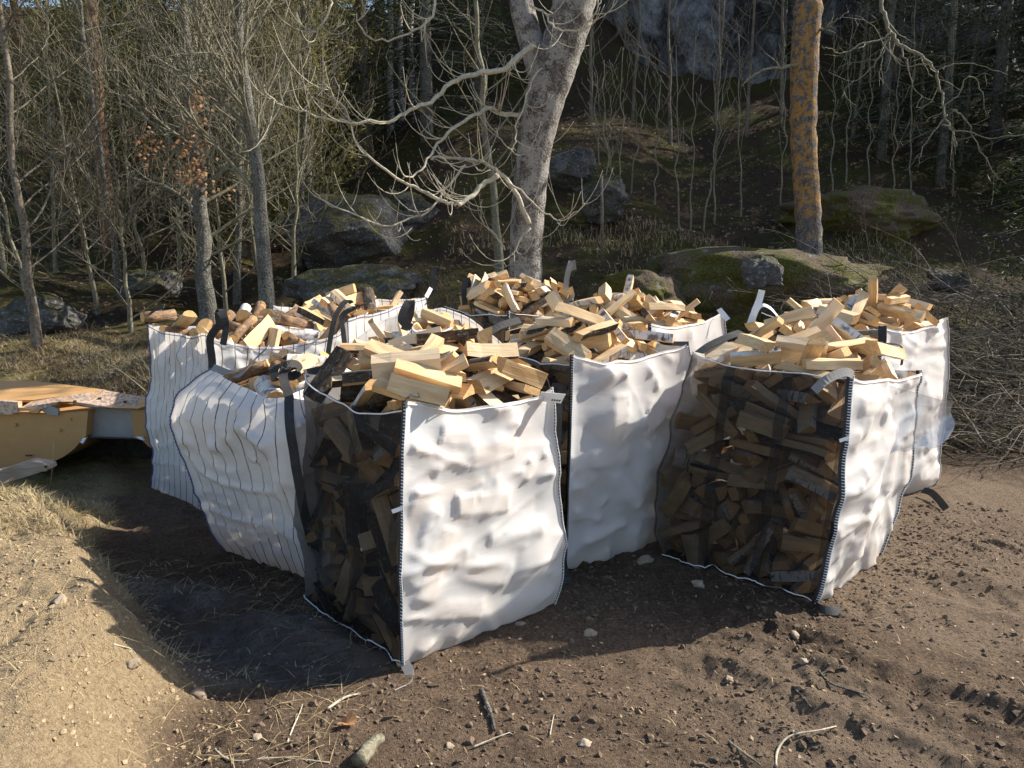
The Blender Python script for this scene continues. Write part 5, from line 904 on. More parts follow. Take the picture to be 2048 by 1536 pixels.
def log_label(key, j):
    b = BAGS[key]; i, loc, W, q = b.L[j]; x, y, z = loc[0]/b.S, loc[1]/b.S, loc[2]; rimz = min(b.rim)
    ax = q @ Vector((1, 0, 0)); cd = Vector((W.x, W.y, W.z-1.7)).normalized()
    ori = 'standing upright' if abs(ax.z) > .6 else ('seen end-on' if abs(ax.dot(cd)) > .72 else ('lying crosswise' if abs(ax.x) > .75 else 'lying aslant'))
    right = x+(1-y)          # 0 left .. 2 right as seen from the yard
    col = 'far left' if right < .62 else ('right of centre' if right < 1.38 and right >= 1 else ('left of centre' if right < 1 else 'far right'))
    dep = (x+y)/2
    if z > rimz-.06:
        row = 'at front rim' if dep < .36 else ('on crest' if dep < .62 else 'at back')
    else:
        row = 'high behind net' if z > .8*rimz else ('midway behind net' if z > .4*rimz else 'low behind net')
        if key in ('S1', 'S2', 'S3', 'S5'): row = 'inside rim'
    return f"{KINDTEXT[LOG_KINDS[i]]} {ori} {row} {col} in {BAGTEXT[key][1]}"
single = {}; mass = []
for key, b in BAGS.items():
    near = []
    for j, (i, loc, W, q) in enumerate(b.L):
        edge = min(loc[0], loc[1], b.S-loc[0], b.S-loc[1]); front = min(loc[0], loc[1])
        if loc[2] > min(b.rim)-.3 or front < .34 or (edge < .1 and loc[2] > .6): near.append(j)
    pick = set(near if VIS is None else VIS.get(key, []))
    for j in near:
        if j in pick: single[(key, j)] = 1
        else: mass.append((key, j))
labels = {}
for k_ in single: labels.setdefault(log_label(*k_), []).append(k_)
final = {}
for lab, ks in labels.items():
    if len(ks) == 1: final[ks[0]] = (lab, None); continue
    ks.sort(key=lambda k: BAGS[k[0]].L[k[1]][2].z, reverse=True)
    words = ['upper', 'lower'] if len(ks) == 2 else (['topmost', 'middle', 'lowest'] if len(ks) == 3 else None)
    for n_, k in enumerate(ks): final[k] = (f"{words[n_]} {lab}", None) if words else (lab, True)
for (key, j) in single:
    b = BAGS[key]; i, loc, W, q = b.L[j]; wood, birch, dark = PROTO[i]
    me = wood
    o = bpy.data.objects.new('firewood_log', me); COL.objects.link(o); o.location = W; o.rotation_mode = 'QUATERNION'; o.rotation_quaternion = q
    lab, dupl = final[(key, j)]; tag(o, lab, 'firewood log', f"firewood in the {BAGTEXT[key][1]}")
    if birch:
        k = bpy.data.objects.new('bark', birch if is_birch(key, j) else dark); COL.objects.link(k); k.parent = o
Vs, Fs, Ms, LC, LR, off = [], [], [], [], [], 0
for key, j in mass:
    i, loc, W, q = BAGS[key].L[j]; V_, F_, T_ = SHAPES[i]; V_ = np.array(V_)
    Vs.append(V_ @ np.array(q.to_matrix()).T+np.array(W)); LC.append(V_); LR.append(np.full(len(V_), (j*.618) % 1)); bk = 2 if is_birch(key, j) else (4 if LOG_KINDS[i] == 'round' else 3)
    for f, t_ in zip(F_, T_): Fs.append([a+off for a in f]); Ms.append(t_ if t_ < 2 else bk)
    off += len(V_)
if mass:
    me = bpy.data.meshes.new('firewood_mass'); fill_mesh(me, np.concatenate(Vs), Fs); attr(me, 'lc', np.concatenate(LC)); attr(me, 'lr', np.concatenate(LR))
    for m_ in ('wood', 'end', 'birch', 'bark', 'brown'): me.materials.append(M[m_])
    me.polygons.foreach_set('material_index', Ms); me.polygons.foreach_set('use_smooth', [m_ > 1 for m_ in Ms]); o = bpy.data.objects.new('firewood_mass', me); COL.objects.link(o); tag(o, 'split firewood filling the bags under the logs on top', kind='stuff')
# ============================================================ rocks
def rock(name, c, size, seed, mat, label, cat='boulder', group=None, rough=.22, sub=5, rot=0, flat=.0):
    bm = bmesh.new(); bmesh.ops.create_icosphere(bm, subdivisions=sub, radius=1)
    r = random.Random(seed); off = Vector((r.uniform(0, 50), r.uniform(0, 50), r.uniform(0, 50))); cuts = [(Vector((r.gauss(0, 1), r.gauss(0, 1), r.gauss(0, .6))).normalized(), r.uniform(.6, .85)) for _ in range(16)]
    for v in bm.verts:
        p = v.co.copy()
        for n_, d in cuts:
            e = p.dot(n_)-d
            if e > 0: p -= n_*e*.96
        p *= 1+rough*mnoise.fractal(p*1.6+off, .7, 2.1, 6)
        v.co = Vector((p.x*size[0], p.y*size[1], p.z*size[2]))
    me = bpy.data.meshes.new(name); bm.to_mesh(me); bm.free(); me.materials.append(M[mat]); me.polygons.foreach_set('use_smooth', [True]*len(me.polygons))
    o = bpy.data.objects.new(name, me); COL.objects.link(o); o.location = c; o.rotation_euler = (0, 0, rot); tag(o, label, cat, group); return o
def rock_at(px, py, Y, size, seed, mat, label, **k):
    p = aty(px, py, Y); return rock(k.pop('name', 'boulder'), p, size, seed, mat, label, **k)
rock_at(700, 470, 11.9, (1.25, .9, .62), 3, 'rock', 'big smooth grey boulder under a moss cap left of the forked trunk', rough=.16)
rock_at(820, 450, 12.9, (1.0, .9, .5), 13, 'rock', 'dark mossy boulder leaning on the big grey boulder behind the curved branches', rough=.2)
rock_at(740, 580, 10., (1.0, .8, .33), 5, 'rock', 'low moss-covered rock in front of the big grey boulder', rough=.2)
rock_at(1500, 592, 9.7, (2.1, 1.5, .6), 8, 'moss', 'broad mossy rock mound around the foot of the orange trunk', sub=5, rough=.2)
rock_at(1290, 600, 9.1, (.8, .7, .45), 10, 'moss', 'mossy hump between the two big trunks', rough=.2)
rock_at(1530, 548, 8.45, (.26, .22, .22), 9, 'rock', 'grey rock jutting from the front of the mossy mound', rough=.25)
rock_at(1205, 395, 12., (.42, .4, .42), 11, 'rock', 'grey lichen-spotted boulder beside the fence post', rough=.2)
rock_at(1135, 350, 13., (.5, .5, .42), 12, 'rock', 'dark grey boulder just right of the forked trunk', rough=.2)
rock_at(80, 640, 9.6, (.5, .5, .3), 15, 'rock', 'dark boulder in the shade at the left edge of the wood', rough=.2)
rock_at(1890, 560, 8.9, (.26, .22, .18), 16, 'rock', 'pale rock half hidden in the brush pile', rough=.25)
rock_at(1730, 440, 12.5, (1.6, 1.4, .45), 17, 'moss', 'low mossy rise beyond the orange trunk', rough=.2)
rock_at(300, 570, 10.5, (.45, .4, .25), 18, 'rock', 'low grey rock under the bare trees on the left', rough=.2)
rock('rock_face', aty(1420, 110, 20.2), (4.6, 2.2, 5.6), 21, 'cliff', 'pale grey rock face high up between the two big trunks', 'rock face', sub=6, rough=.28)
rock('rock_face', aty(1900, 120, 21), (4.4, 3., 3.2), 24, 'cliff', 'dark broken rock face behind the drooping lichen branches', 'rock face', sub=5, rough=.3)

# ============================================================ trees
def wander(p, d, L, r0, r1, n, wob, up, rng):
    """one limb: points and radii"""
    P = [Vector(p)]; R = [r0]; d = Vector(d).normalized()
    for i in range(n):
        d = (d+Vector((rng.gauss(0, wob), rng.gauss(0, wob), rng.gauss(0, wob)+up))).normalized(); P.append(P[-1]+d*(L/n)); R.append(r0+(r1-r0)*(i+1)/n)
    return P, R
def twigs(mb, P, R, lvl, rng, dens, spread, up, lens, wob=.16, minr=.0016, start=.15, k=3):
    """side shoots along a limb, recursively"""
    if lvl == 0: return
    tot = sum((P[i+1]-P[i]).length for i in range(len(P)-1)); n = max(1, int(tot*dens[0]))
    for q in range(n):
        f = start+(1-start)*(q+rng.random())/n; i = min(int(f*(len(P)-1)), len(P)-2); a = f*(len(P)-1)-i
        p = P[i].lerp(P[i+1], a); r = (R[i]*(1-a)+R[i+1]*a)*rng.uniform(.4, .62); t = (P[i+1]-P[i]).normalized()
        side = Vector((rng.gauss(0, 1), rng.gauss(0, 1), rng.gauss(0, 1))); side = (side-t*side.dot(t)).normalized()
        d = t*math.cos(spread)+side*math.sin(spread)+Vector((0, 0, up)); L = lens[0]*rng.uniform(.5, 1.15)*(1.15-.6*f)
        P2, R2 = wander(p, d, L, max(r, minr), minr, 5 if L > .5 else 4, wob, up*.35, rng); mb.tube(P2, R2, 4 if lens[0] > 1 else k, False)
        twigs(mb, P2, R2, lvl-1, rng, dens[1:] or dens, spread*1.05, up, lens[1:] or [lens[0]*.45], wob*1.15, minr, .1, 3)
def tree_empty(name, base, label, cat='tree', group=None): return tag(empty(name, base), label, cat, group)
def loc(P, base): return [Vector(p)-Vector(base) for p in P]
def bare_tree(name, base, top, r0, r1, label, bark, twigmat, seed, limbs=12, llen=2.2, dens=(3.2, 6, 7), spread=.85, up=.25, lvl=3, start=.35, wob=.022, lens=(.9, .42, .2), minr=.0022, group=None, side=None, cat='tree'):
    rng = random.Random(seed); t = tree_empty(name, base, label, cat, group); b = Vector(base)
    n = 12; P, R = [], []
    for i in range(n+1):
        f = i/n; p = b.lerp(Vector(top), f)+Vector((rng.gauss(0, wob), rng.gauss(0, wob), 0))*(f*(1-f)*4); P.append(p); R.append(r0*(1+.35*math.exp(-f*n*1.1))*(1-f)+r1*f)
    P[0] = P[0]-Vector((0, 0, .25)); Ps = spline(P, 3); Rs = list(np.interp(np.linspace(0, n, len(Ps)), range(n+1), R))
    m = MB(); m.tube(loc(Ps, base), Rs, 10); m.build('trunk', M[bark], t)
    c = MB(); Lp = loc(P, base)
    for q in range(limbs):
        f = start+(1-start)*(q+rng.random()*.8)/limbs; i = min(int(f*n), n-1); p = Lp[i].lerp(Lp[i+1], f*n-i); tt = (Lp[i+1]-Lp[i]).normalized()
        a = rng.uniform(0, 6.283); s_ = Vector((math.cos(a), math.sin(a), 0))
        if side is not None and rng.random() < .6: s_ = (s_+Vector(side)*1.2).normalized()
        d = tt*math.cos(spread)+s_*math.sin(spread); rr = R[i]*rng.uniform(.22, .42); L = llen*rng.uniform(.65, 1.15)*(1.1-.45*f)
        P2, R2 = wander(p, d, L, rr, max(minr*1.5, rr*.18), 8, .1, up*.22, rng); c.tube(P2, R2, 5, False)
        twigs(c, P2, R2, lvl-1, rng, dens, .8, up, list(lens), minr=minr)
    c.build('branches', M[twigmat], t); return t
def base_of(px, py, Y, zoff=0):
    p = aty(px, py, Y); return (p.x, p.y, gz(p.x, p.y)+zoff)
# --- the big forked ash in the middle
base = base_of(1050, 600, 8.3); ash = tree_empty('ash_tree', base, 'big grey forked trunk with curved sunlit low branches standing behind the bags')
m = MB(); pr_m = [(1048, 640, 40), (1050, 590, 34), (1052, 500, 32), (1058, 400, 33), (1066, 320, 34), (1080, 240, 36), (1098, 170, 40), (1118, 110, 41), (1138, 50, 41), (1152, -20, 40), (1175, -130, 37), (1200, -300, 30)]
P = [aty(x, y, 8.3-.12*max(0, (600-y)/300)) for x, y, r in pr_m]; R = [r/FP*8.15 for _, _, r in pr_m]; P[0].z = base[2]-.3
Ps = spline(P, 4); Rs = list(np.interp(np.linspace(0, len(P)-1, len(Ps)), range(len(P)), R)); rr = random.Random(3)
m.tube(loc(Ps, base), [r*(1+.03*rr.gauss(0, 1)) for r in Rs], 16); trunkm = m.build('trunk', M['ash'], ash)
m = MB(); pr_m = [(1092, 190, 26), (1078, 140, 24), (1064, 90, 24), (1050, 40, 24), (1040, -10, 23), (1025, -150, 20)]
m.tube(loc(spline([aty(x, y, 8.12+.03*i) for i, (x, y, r) in enumerate(pr_m)], 4), base), list(np.interp(np.linspace(0, 5, 21), range(6), [r/FP*8.1 for _, _, r in pr_m])), 12); m.build('fork', M['ash'], ash)
ASHB = [([(1060, 448), (1040, 405), (1009, 355), (971, 328), (944, 318), (882, 314), (862, 318)], 8.0, 7.7, .028, .012),
 ([(999, 349), (964, 369), (944, 393), (923, 408), (903, 407), (869, 393), (835, 376), (800, 362), (763, 332), (718, 290), (691, 219), (670, 198), (650, 167)], 7.8, 6.9, .03, .005),
 ([(1040, 232), (1000, 226), (975, 215), (940, 236), (903, 260), (875, 290), (855, 321), (828, 352), (804, 354)], 8.1, 7.2, .026, .007),
 ([(1068, 90), (1053, 99), (1009, 137), (951, 147), (903, 167), (862, 202), (821, 219), (776, 243), (701, 244), (640, 234), (600, 222), (545, 200), (525, 172)], 8.0, 6.6, .034, .005),
 ([(930, 330), (890, 380), (855, 424), (811, 441), (773, 453), (718, 432), (650, 403), (625, 380)], 7.7, 7.0, .014, .005),
 ([(1062, 10), (1091, 27), (1108, 55), (1146, 60), (1176, 44), (1197, 14), (1205, -20)], 7.8, 7.6, .012, .006),
 ([(1012, 362), (1053, 393), (1091, 427), (1122, 439), (1156, 422), (1168, 405)], 7.8, 7.7, .012, .004),
 ([(1082, 137), (1066, 155), (1055, 190), (1033, 253), (1029, 290), (1019, 297), (999, 273), (990, 255)], 7.9, 7.8, .013, .004),
 ([(870, -20), (866, 30), (830, 60), (775, 82), (735, 70), (712, 30)], 7.4, 7.2, .014, .006),
 ([(1060, 455), (1045, 470), (1030, 500), (1026, 525)], 7.98, 7.95, .02, .004),
 ([(664, 0), (655, 30), (640, 55), (612, 66)], 7.0, 6.9, .012, .005),
 ([(1010, 500), (985, 460), (965, 445), (963, 400)], 8.0, 7.9, .01, .004)]
br = MB(); rng = random.Random(12)
for pts, Y0, Y1, r0, r1 in ASHB:
    P = [aty(x, y, Y0+(Y1-Y0)*i/(len(pts)-1)) for i, (x, y) in enumerate(pts)]; Ps = [p+Vector((rng.gauss(0, .007), rng.gauss(0, .012), rng.gauss(0, .007))) for p in spline(P, 4)]; n = len(Ps)
    br.tube(loc(Ps, base), [.92*(r0+(r1-r0)*(i/(n-1))**.8)*(1+.12*rng.random()) for i in range(n)], 7)
    for q in range(max(3, int(n*.42))):                       # shoots that leave sideways and curve up to the light
        i = rng.randrange(int(n*.15), n-1); p = Ps[i]; t_ = (Ps[i+1]-Ps[i]).normalized()
        s_ = Vector((rng.choice((-1, 1))*rng.uniform(.3, 1), rng.uniform(-.8, .5), rng.uniform(-.9, .1))); d = (t_*.7+s_).normalized(); L = rng.uniform(.25, .75); PP = [p]; 
        for w in range(7): d = (d+Vector((rng.gauss(0, .05), rng.gauss(0, .05), .30))).normalized(); PP.append(PP[-1]+d*L/7)
        rs = min(.007, r1*1.1); br.tube(loc(PP, base), [rs+( .0024-rs)*k/7 for k in range(8)], 4)
        if rng.random() < .5:
            d2 = Vector((rng.gauss(0, .7), rng.gauss(0, .5), .3)); P3 = [PP[3]]
            for w in range(4): d2 = (d2+Vector((0, 0, .4))).normalized(); P3.append(P3[-1]+d2*L*.12)
            br.tube(loc(P3, base), [.0035-.0004*k for k in range(5)], 3)
br.build('branches', M['ashtwig'], ash)
# --- the trunk with orange lichen on the right, with a limb that droops over the brush pile
base = base_of(1618, 560, 9.5); t = tree_empty('lichen_tree', base, 'straight trunk with orange lichen on its upper half standing on the right')
pr_m = [(1622, 600, 32), (1620, 555, 27), (1618, 480, 25), (1614, 390, 25), (1608, 300, 24), (1607, 200, 25), (1610, 100, 26), (1616, 20, 26), (1620, -60, 25), (1630, -300, 22)]
P = [aty(x, y, 9.5) for x, y, _ in pr_m]; P[0].z -= .3; Ps = spline(P, 5)
m = MB(); m.tube(loc(Ps, base), [r*(1+.035*rr.gauss(0, 1)) for r in np.interp(np.linspace(0, 9, len(Ps)), range(10), [r/FP*9.5 for _, _, r in pr_m])], 14); m.build('trunk', M['orange'], t)
LIMB = [([(1632, -40), (1690, -60), (1752, -30), (1765, 20), (1778, 58), (1800, 88), (1850, 118), (1872, 145), (1882, 190), (1890, 230), (1905, 270), (1915, 292)], 9.4, 8.4, .04, .008),
 ([(1780, 62), (1760, 80), (1720, 88), (1690, 105), (1660, 98), (1645, 92)], 9.0, 8.7, .016, .005), ([(1770, 78), (1758, 110), (1735, 145), (1700, 168), (1682, 195)], 9.0, 8.8, .014, .004),
 ([(1776, 74), (1764, 120), (1765, 170)], 9.0, 8.9, .01, .003), ([(1800, 90), (1815, 130), (1830, 180), (1870, 205)], 8.8, 8.6, .012, .004), ([(1862, 128), (1835, 130), (1800, 128), (1745, 55), (1713, 30)], 8.7, 8.9, .012, .003),
 ([(1905, 220), (1926, 232), (1948, 275), (1985, 340), (2012, 370)], 8.4, 8.3, .014, .004), ([(1895, 228), (1870, 260), (1845, 300), (1836, 335)], 8.4, 8.3, .011, .003), ([(1880, 215), (1915, 190), (1935, 150), (1960, 175), (1975, 232)], 8.5, 8.4, .012, .004),
 ([(1885, 250), (1925, 262), (1980, 276), (2060, 270)], 8.4, 8.3, .012, .005), ([(1870, 145), (1900, 130), (1960, 130), (2020, 150)], 8.7, 8.6, .01, .004), ([(1640, 60), (1655, 52), (1675, 40), (1700, 22)], 9.4, 9.3, .02, .006), ([(1597, 130), (1570, 135), (1530, 140), (1500, 155), (1485, 172)], 9.4, 9.2, .03, .01)]
br = MB()
for pts, Y0, Y1, r0, r1 in LIMB:
    Ps = spline([aty(x, y, Y0+(Y1-Y0)*i/(len(pts)-1)) for i, (x, y) in enumerate(pts)], 5); n = len(Ps); Ps = [p+Vector((rng.gauss(0, .008), rng.gauss(0, .008), rng.gauss(0, .008))) for p in Ps]; Rr = [.75*(r0+(r1-r0)*(i/(n-1))**.8)*(1+.2*rng.random()) for i in range(n)]
    br.tube(loc(Ps, base), Rr, 6); twigs(br, loc(Ps, base), Rr, 2, rng, (3.5, 7), .9, -.02, (.45, .2), .22, .0022)
br.build('branches', M['twig'], t)
# --- bare trees on the left
bare_tree('bare_tree', base_of(540, 625, 8.5), aty(440, -420, 8.7), .085, .03, 'slim grey trunk with a wide fan of fine bare branches left of the forked trunk', 'grey', 'twig', 31, limbs=34, llen=2.5, start=.28, spread=.75, up=.28, dens=(6.5, 11, 10), lens=(.95, .42, .18), side=(-.5, .2, 0))
oak = bare_tree('oak_tree', base_of(415, 585, 9.6), aty(350, -160, 9.9), .105, .04, 'crooked oak with a few clinging orange-brown leaves', 'grey', 'twig', 32, limbs=28, llen=2.3, start=.2, spread=1.05, up=.12, dens=(6, 10, 10), lens=(.9, .42, .18), wob=.03)
lf = MB(); rng = random.Random(5); ob = oak.location
for px, py, sx, sy, n in [(388, 260, 24, 60, 60), (395, 350, 22, 34, 55), (280, 275, 22, 18, 24), (290, 310, 18, 22, 22), (395, 200, 18, 36, 40), (375, 335, 40, 26, 30), (450, 390, 40, 20, 14), (400, 170, 20, 14, 20), (385, 300, 40, 60, 120), (400, 240, 16, 40, 60), (300, 300, 30, 30, 50)]:
    for _ in range(n):
        p = aty(rng.gauss(px, sx*.6), rng.gauss(py, sy*.6), 9.4+rng.gauss(0, .25))-Vector(ob); a = Vector((rng.gauss(0, 1), rng.gauss(0, 1), rng.gauss(-.5, 1))).normalized()*.05; s_ = a.orthogonal().normalized()*.02
        lf.add([tuple(p), tuple(p+a*.5+s_), tuple(p+a), tuple(p+a*.5-s_)], [(0, 1, 2), (0, 2, 3)])
lf.build('leaves', M['oakleaf'], oak)
bare_tree('bare_tree', base_of(70, 640, 8.6), aty(-30, -250, 8.9), .05, .02, 'dark bare tree at the left edge of the picture', 'btwig', 'btwig', 33, limbs=18, llen=2.3, start=.15, spread=1., up=.2, dens=(3.5, 6, 7), lens=(.9, .42, .18))  # darker bark stands in for a trunk out of the sun
bare_tree('bare_tree', base_of(470, 560, 11.), aty(490, -200, 11.), .05, .02, 'thin dark trunk just behind the crooked oak', 'grey', 'twig', 34, limbs=16, llen=2.2, start=.2, spread=.9, up=.25, dens=(3.5, 6, 7), lens=(.9, .42, .18))
bare_tree('bare_tree', base_of(240, 560, 11.5), aty(140, -120, 11.5), .05, .02, 'thin leaning bare tree in front of the pine', 'grey', 'twig', 35, limbs=18, llen=2.4, start=.12, spread=1.0, up=.15, dens=(3.5, 6, 7), lens=(.95, .42, .18))
bare_tree('bare_tree', base_of(1000, 520, 10.2), aty(935, -150, 10.4), .055, .02, 'lichen-crusted thin trunk close behind the forked trunk', 'twig', 'twig', 36, limbs=18, llen=1.7, start=.2, spread=.95, up=.12, dens=(3.5, 6, 7), lens=(.7, .32, .15))
bare_tree('bare_tree', base_of(600, 500, 12.), aty(620, -100, 12.), .04, .015, 'slight bare tree in front of the grey boulder', 'grey', 'btwig', 37, limbs=14, llen=1.8, start=.15, spread=.9, up=.2, dens=(3.5, 6, 7), lens=(.8, .36, .16))
TH = [(20, 11.2, 3.6, 'left edge, in front of the dark bare tree'), (120, 12.2, 4.2, 'left of the pine'), (200, 10.6, 3.2, 'right in front of the pine'), (300, 11.6, 4., 'between pine and oak'), (365, 12.6, 4.4, 'just left of the oak'), (455, 10.4, 3., 'between the oak and the slim trunk'), (520, 12.8, 4.5, 'behind the slim trunk'), (590, 10.8, 3., 'right of the slim trunk'), (650, 12.4, 4., 'by the big grey boulder'), (70, 10., 2.6, 'low by the shaded boulder'), (260, 9.8, 2.4, 'low in front of the thin leaning tree')]
for i, (px, Y, h_, wh) in enumerate(TH):
    x = (px-1024)/FP*Y; z = gz(x, Y); bare_tree('bare_tree', (x, Y, z), (x+.4*math.sin(i*1.9), Y-.2, z+h_), .03, .008, f'bushy leafless young tree {wh}', 'twig', 'twig' if i % 2 else 'btwig', 400+i, limbs=20, llen=1.5, start=.06, spread=1.0, up=.2, lvl=3, dens=(5, 8, 8), lens=(.6, .3, .15), minr=.0024, group='leafless young trees on the left')
# saplings on the slope to the right of the forked trunk
SAP = [(1213, 330, 1208, 120, 12.), (1240, 355, 1246, 95, 12.2), (1262, 300, 1300, 110, 13), (1362, 330, 1352, 90, 12.2), (1385, 345, 1392, 60, 12.4), (1432, 345, 1438, 0, 12.8), (1486, 320, 1478, 70, 13.2), (1310, 320, 1322, 150, 12.8), (1566, 330, 1572, 110, 12.6), (1676, 230, 1668, 60, 14), (1702, 215, 1704, 30, 14.4), (1836, 200, 1830, 10, 14.), (1795, 260, 1800, 110, 13.4), (1225, 340, 1222, 190, 12.4), (1410, 350, 1455, 120, 12.5), (1198, 300, 1185, 60, 14), (1920, 240, 1910, -40, 14.2), (1750, 250, 1742, 90, 14)]
for i, (x0, y0, x1, y1, Y) in enumerate(SAP):
    where = 'between the forked trunk and the orange trunk' if x0 < 1600 else 'on the shaded slope right of the orange trunk'
    where = where; nth = ['thin pale', 'leaning', 'short', 'tall', 'slender grey', 'straight', 'fine dark', 'twiggy', 'lone'][i % 9]; p1 = aty(x1, y1, Y+.2); p0 = base_of(x0, y0, Y)
    bare_tree('sapling', p0, p1, .014, .005, f'{nth} leafless sapling {where}' + (' high up' if i % 2 else ' low down'), 'twig', 'twig', 100+i, limbs=9, llen=.75, start=.3, spread=.6, up=.35, dens=(5, 8), lvl=2, lens=(.3, .15), minr=.003, group='leafless saplings on the slope', cat='sapling', wob=.03)
for i, (px, Y, h_) in enumerate([(1175, 16, 5.5), (1255, 17, 5), (1330, 16.2, 5.5), (1415, 17, 5.5), (1475, 16, 5), (1540, 16.6, 5.5), (1680, 16, 5), (1735, 17, 5.5), (1810, 16, 5.5), (1890, 15.6, 5)]):
    x = (px-1024)/FP*Y; z = gz(x, Y); bare_tree('bare_tree', (x, Y, z), (x+.25*math.sin(i*2.3), Y, z+h_), .035, .012, 'thin dark leafless tree standing against the shaded rock face', 'btwig', 'btwig', 160+i, limbs=16, llen=1.3, start=.15, lvl=3, dens=(4, 6, 6), lens=(.6, .28, .14), minr=.004, group='dark leafless trees against the rock face')
m = MB(); p0 = base_of(1206, 470, 10.5); p1 = aty(1203, 352, 10.5); m.tube([Vector(p0), p1], [.024, .02], 7); tag(m.build('fence_post', M['btwig']), 'short weathered post standing on the mossy bank right of the forked trunk', 'post')
# --- evergreens: trunk, boughs and many small needle sprays
def sprays(mb, p, d, L, rng, n, ln, wd, droop):
    """needle sprays along a bough, as narrow bent blades"""
    for q in range(n):
        f = rng.random()**.8; c = p+d*(L*f)+Vector((rng.gauss(0, .05+L*.07), rng.gauss(0, .05+L*.07), rng.gauss(0, .05)-droop*f*f*L))
        a = (d*rng.uniform(.2, 1)+Vector((rng.gauss(0, .7), rng.gauss(0, .7), rng.gauss(0, .45)-droop*.5))).normalized()*ln*rng.uniform(.5, 1.2); s_ = a.cross(Vector((rng.gauss(0, 1), rng.gauss(0, 1), 1))).normalized()*wd
        mb.V.append(np.array([tuple(c-s_*.5), tuple(c+a*.5+s_), tuple(c+a), tuple(c+a*.55-s_)])); k = mb.n; mb.F.append([k, k+1, k+2, k+3]); mb.M.append(0); mb.n += 4
def conifer_mesh(seed, H, R, kind):
    rng = random.Random(seed); tr = MB(); fo = MB(); r0 = (.012*H+.03)*(.68 if kind == 'pine' else 1)
    P = [Vector((rng.gauss(0, .03)*i/8, rng.gauss(0, .03)*i/8, H*i/10-.3*(i == 0))) for i in range(11)]; tr.tube(P, [r0*(1-.9*i/10) for i in range(11)], 8)
    if kind == 'pine': z0 = .5
    elif kind == 'juniper': z0 = .03
    else: z0 = .08
    z = z0*H
    while z < H*.985:
        f = (z-z0*H)/(H*(1-z0)); rad = R*((1-f)**.75 if kind == 'spruce' else (math.sin(math.pi*min(1, f*.85+.2))**.6)); nb = rng.randint(4, 6)
        for q in range(nb):
            a = rng.uniform(0, 6.283); L = rad*rng.uniform(.55, 1.15); upz = {'spruce': .1-.25*(1-f), 'pine': .25, 'juniper': 1.1}[kind]
            d = Vector((math.cos(a), math.sin(a), upz+rng.gauss(0, .1))).normalized(); p = Vector((0, 0, z+rng.uniform(-.1, .1)))
            tr.tube([p, p+d*L*.5, p+d*L+Vector((0, 0, -.1*L))], [.012*max(.4, L), .008*max(.4, L), .003], 3, False)
            sprays(fo, p+d*L*.15, d, L*.9, rng, int((38 if kind != 'pine' else 44)*max(.5, L)*(2.4 if kind == 'juniper' else 1)), .17 if kind != 'juniper' else .1, .011 if kind != 'juniper' else .0085, {'spruce': .25, 'pine': .05, 'juniper': 0}[kind])
        z += {'spruce': .24, 'pine': .4, 'juniper': .2}[kind]
    return tr, fo
CON = {}
for nm, seed, H, R, kind, bark, leaf in (('s1', 1, 9, 1.9, 'spruce', 'grey', 'spruce'), ('s2', 2, 8, 1.7, 'spruce', 'grey', 'spruce'), ('j1', 3, 5, .9, 'juniper', 'btwig', 'juniper'), ('j2', 4, 4.4, 1., 'juniper', 'btwig', 'juniper'), ('p1', 5, 11, 1.9, 'pine', 'pine', 'pineneedle'), ('p2', 6, 10, 1.8, 'pine', 'pine', 'pineneedle')):
    tr, fo = conifer_mesh(seed, H, R, kind); a = tr.build('trunk', M[bark]); c = fo.build('foliage', M[leaf]); CON[nm] = (a.data, c.data); bpy.data.objects.remove(a); bpy.data.objects.remove(c)
def conifer(nm, name, pos, s, rz, label, group, tilt=0):
    t = tree_empty(name, pos, label, 'tree', group); t.rotation_euler = (tilt, 0, rz); t.scale = (s, s, s)
    for part, me in zip(('trunk', 'foliage'), CON[nm]): o = bpy.data.objects.new(part, me); COL.objects.link(o); o.parent = t
    return t
def con_at(nm, name, px, Y, s, rz, label, group):
    x = (px-1024)/FP*Y*1.0; return conifer(nm, name, (x, Y, gz(x, Y)-.1), s, rz, label, group)
con_at('p1', 'pine_tree', 232, 13., 1.1, .4, 'pine with an orange upper trunk rising behind the thin leaning tree', 'pines on the left')
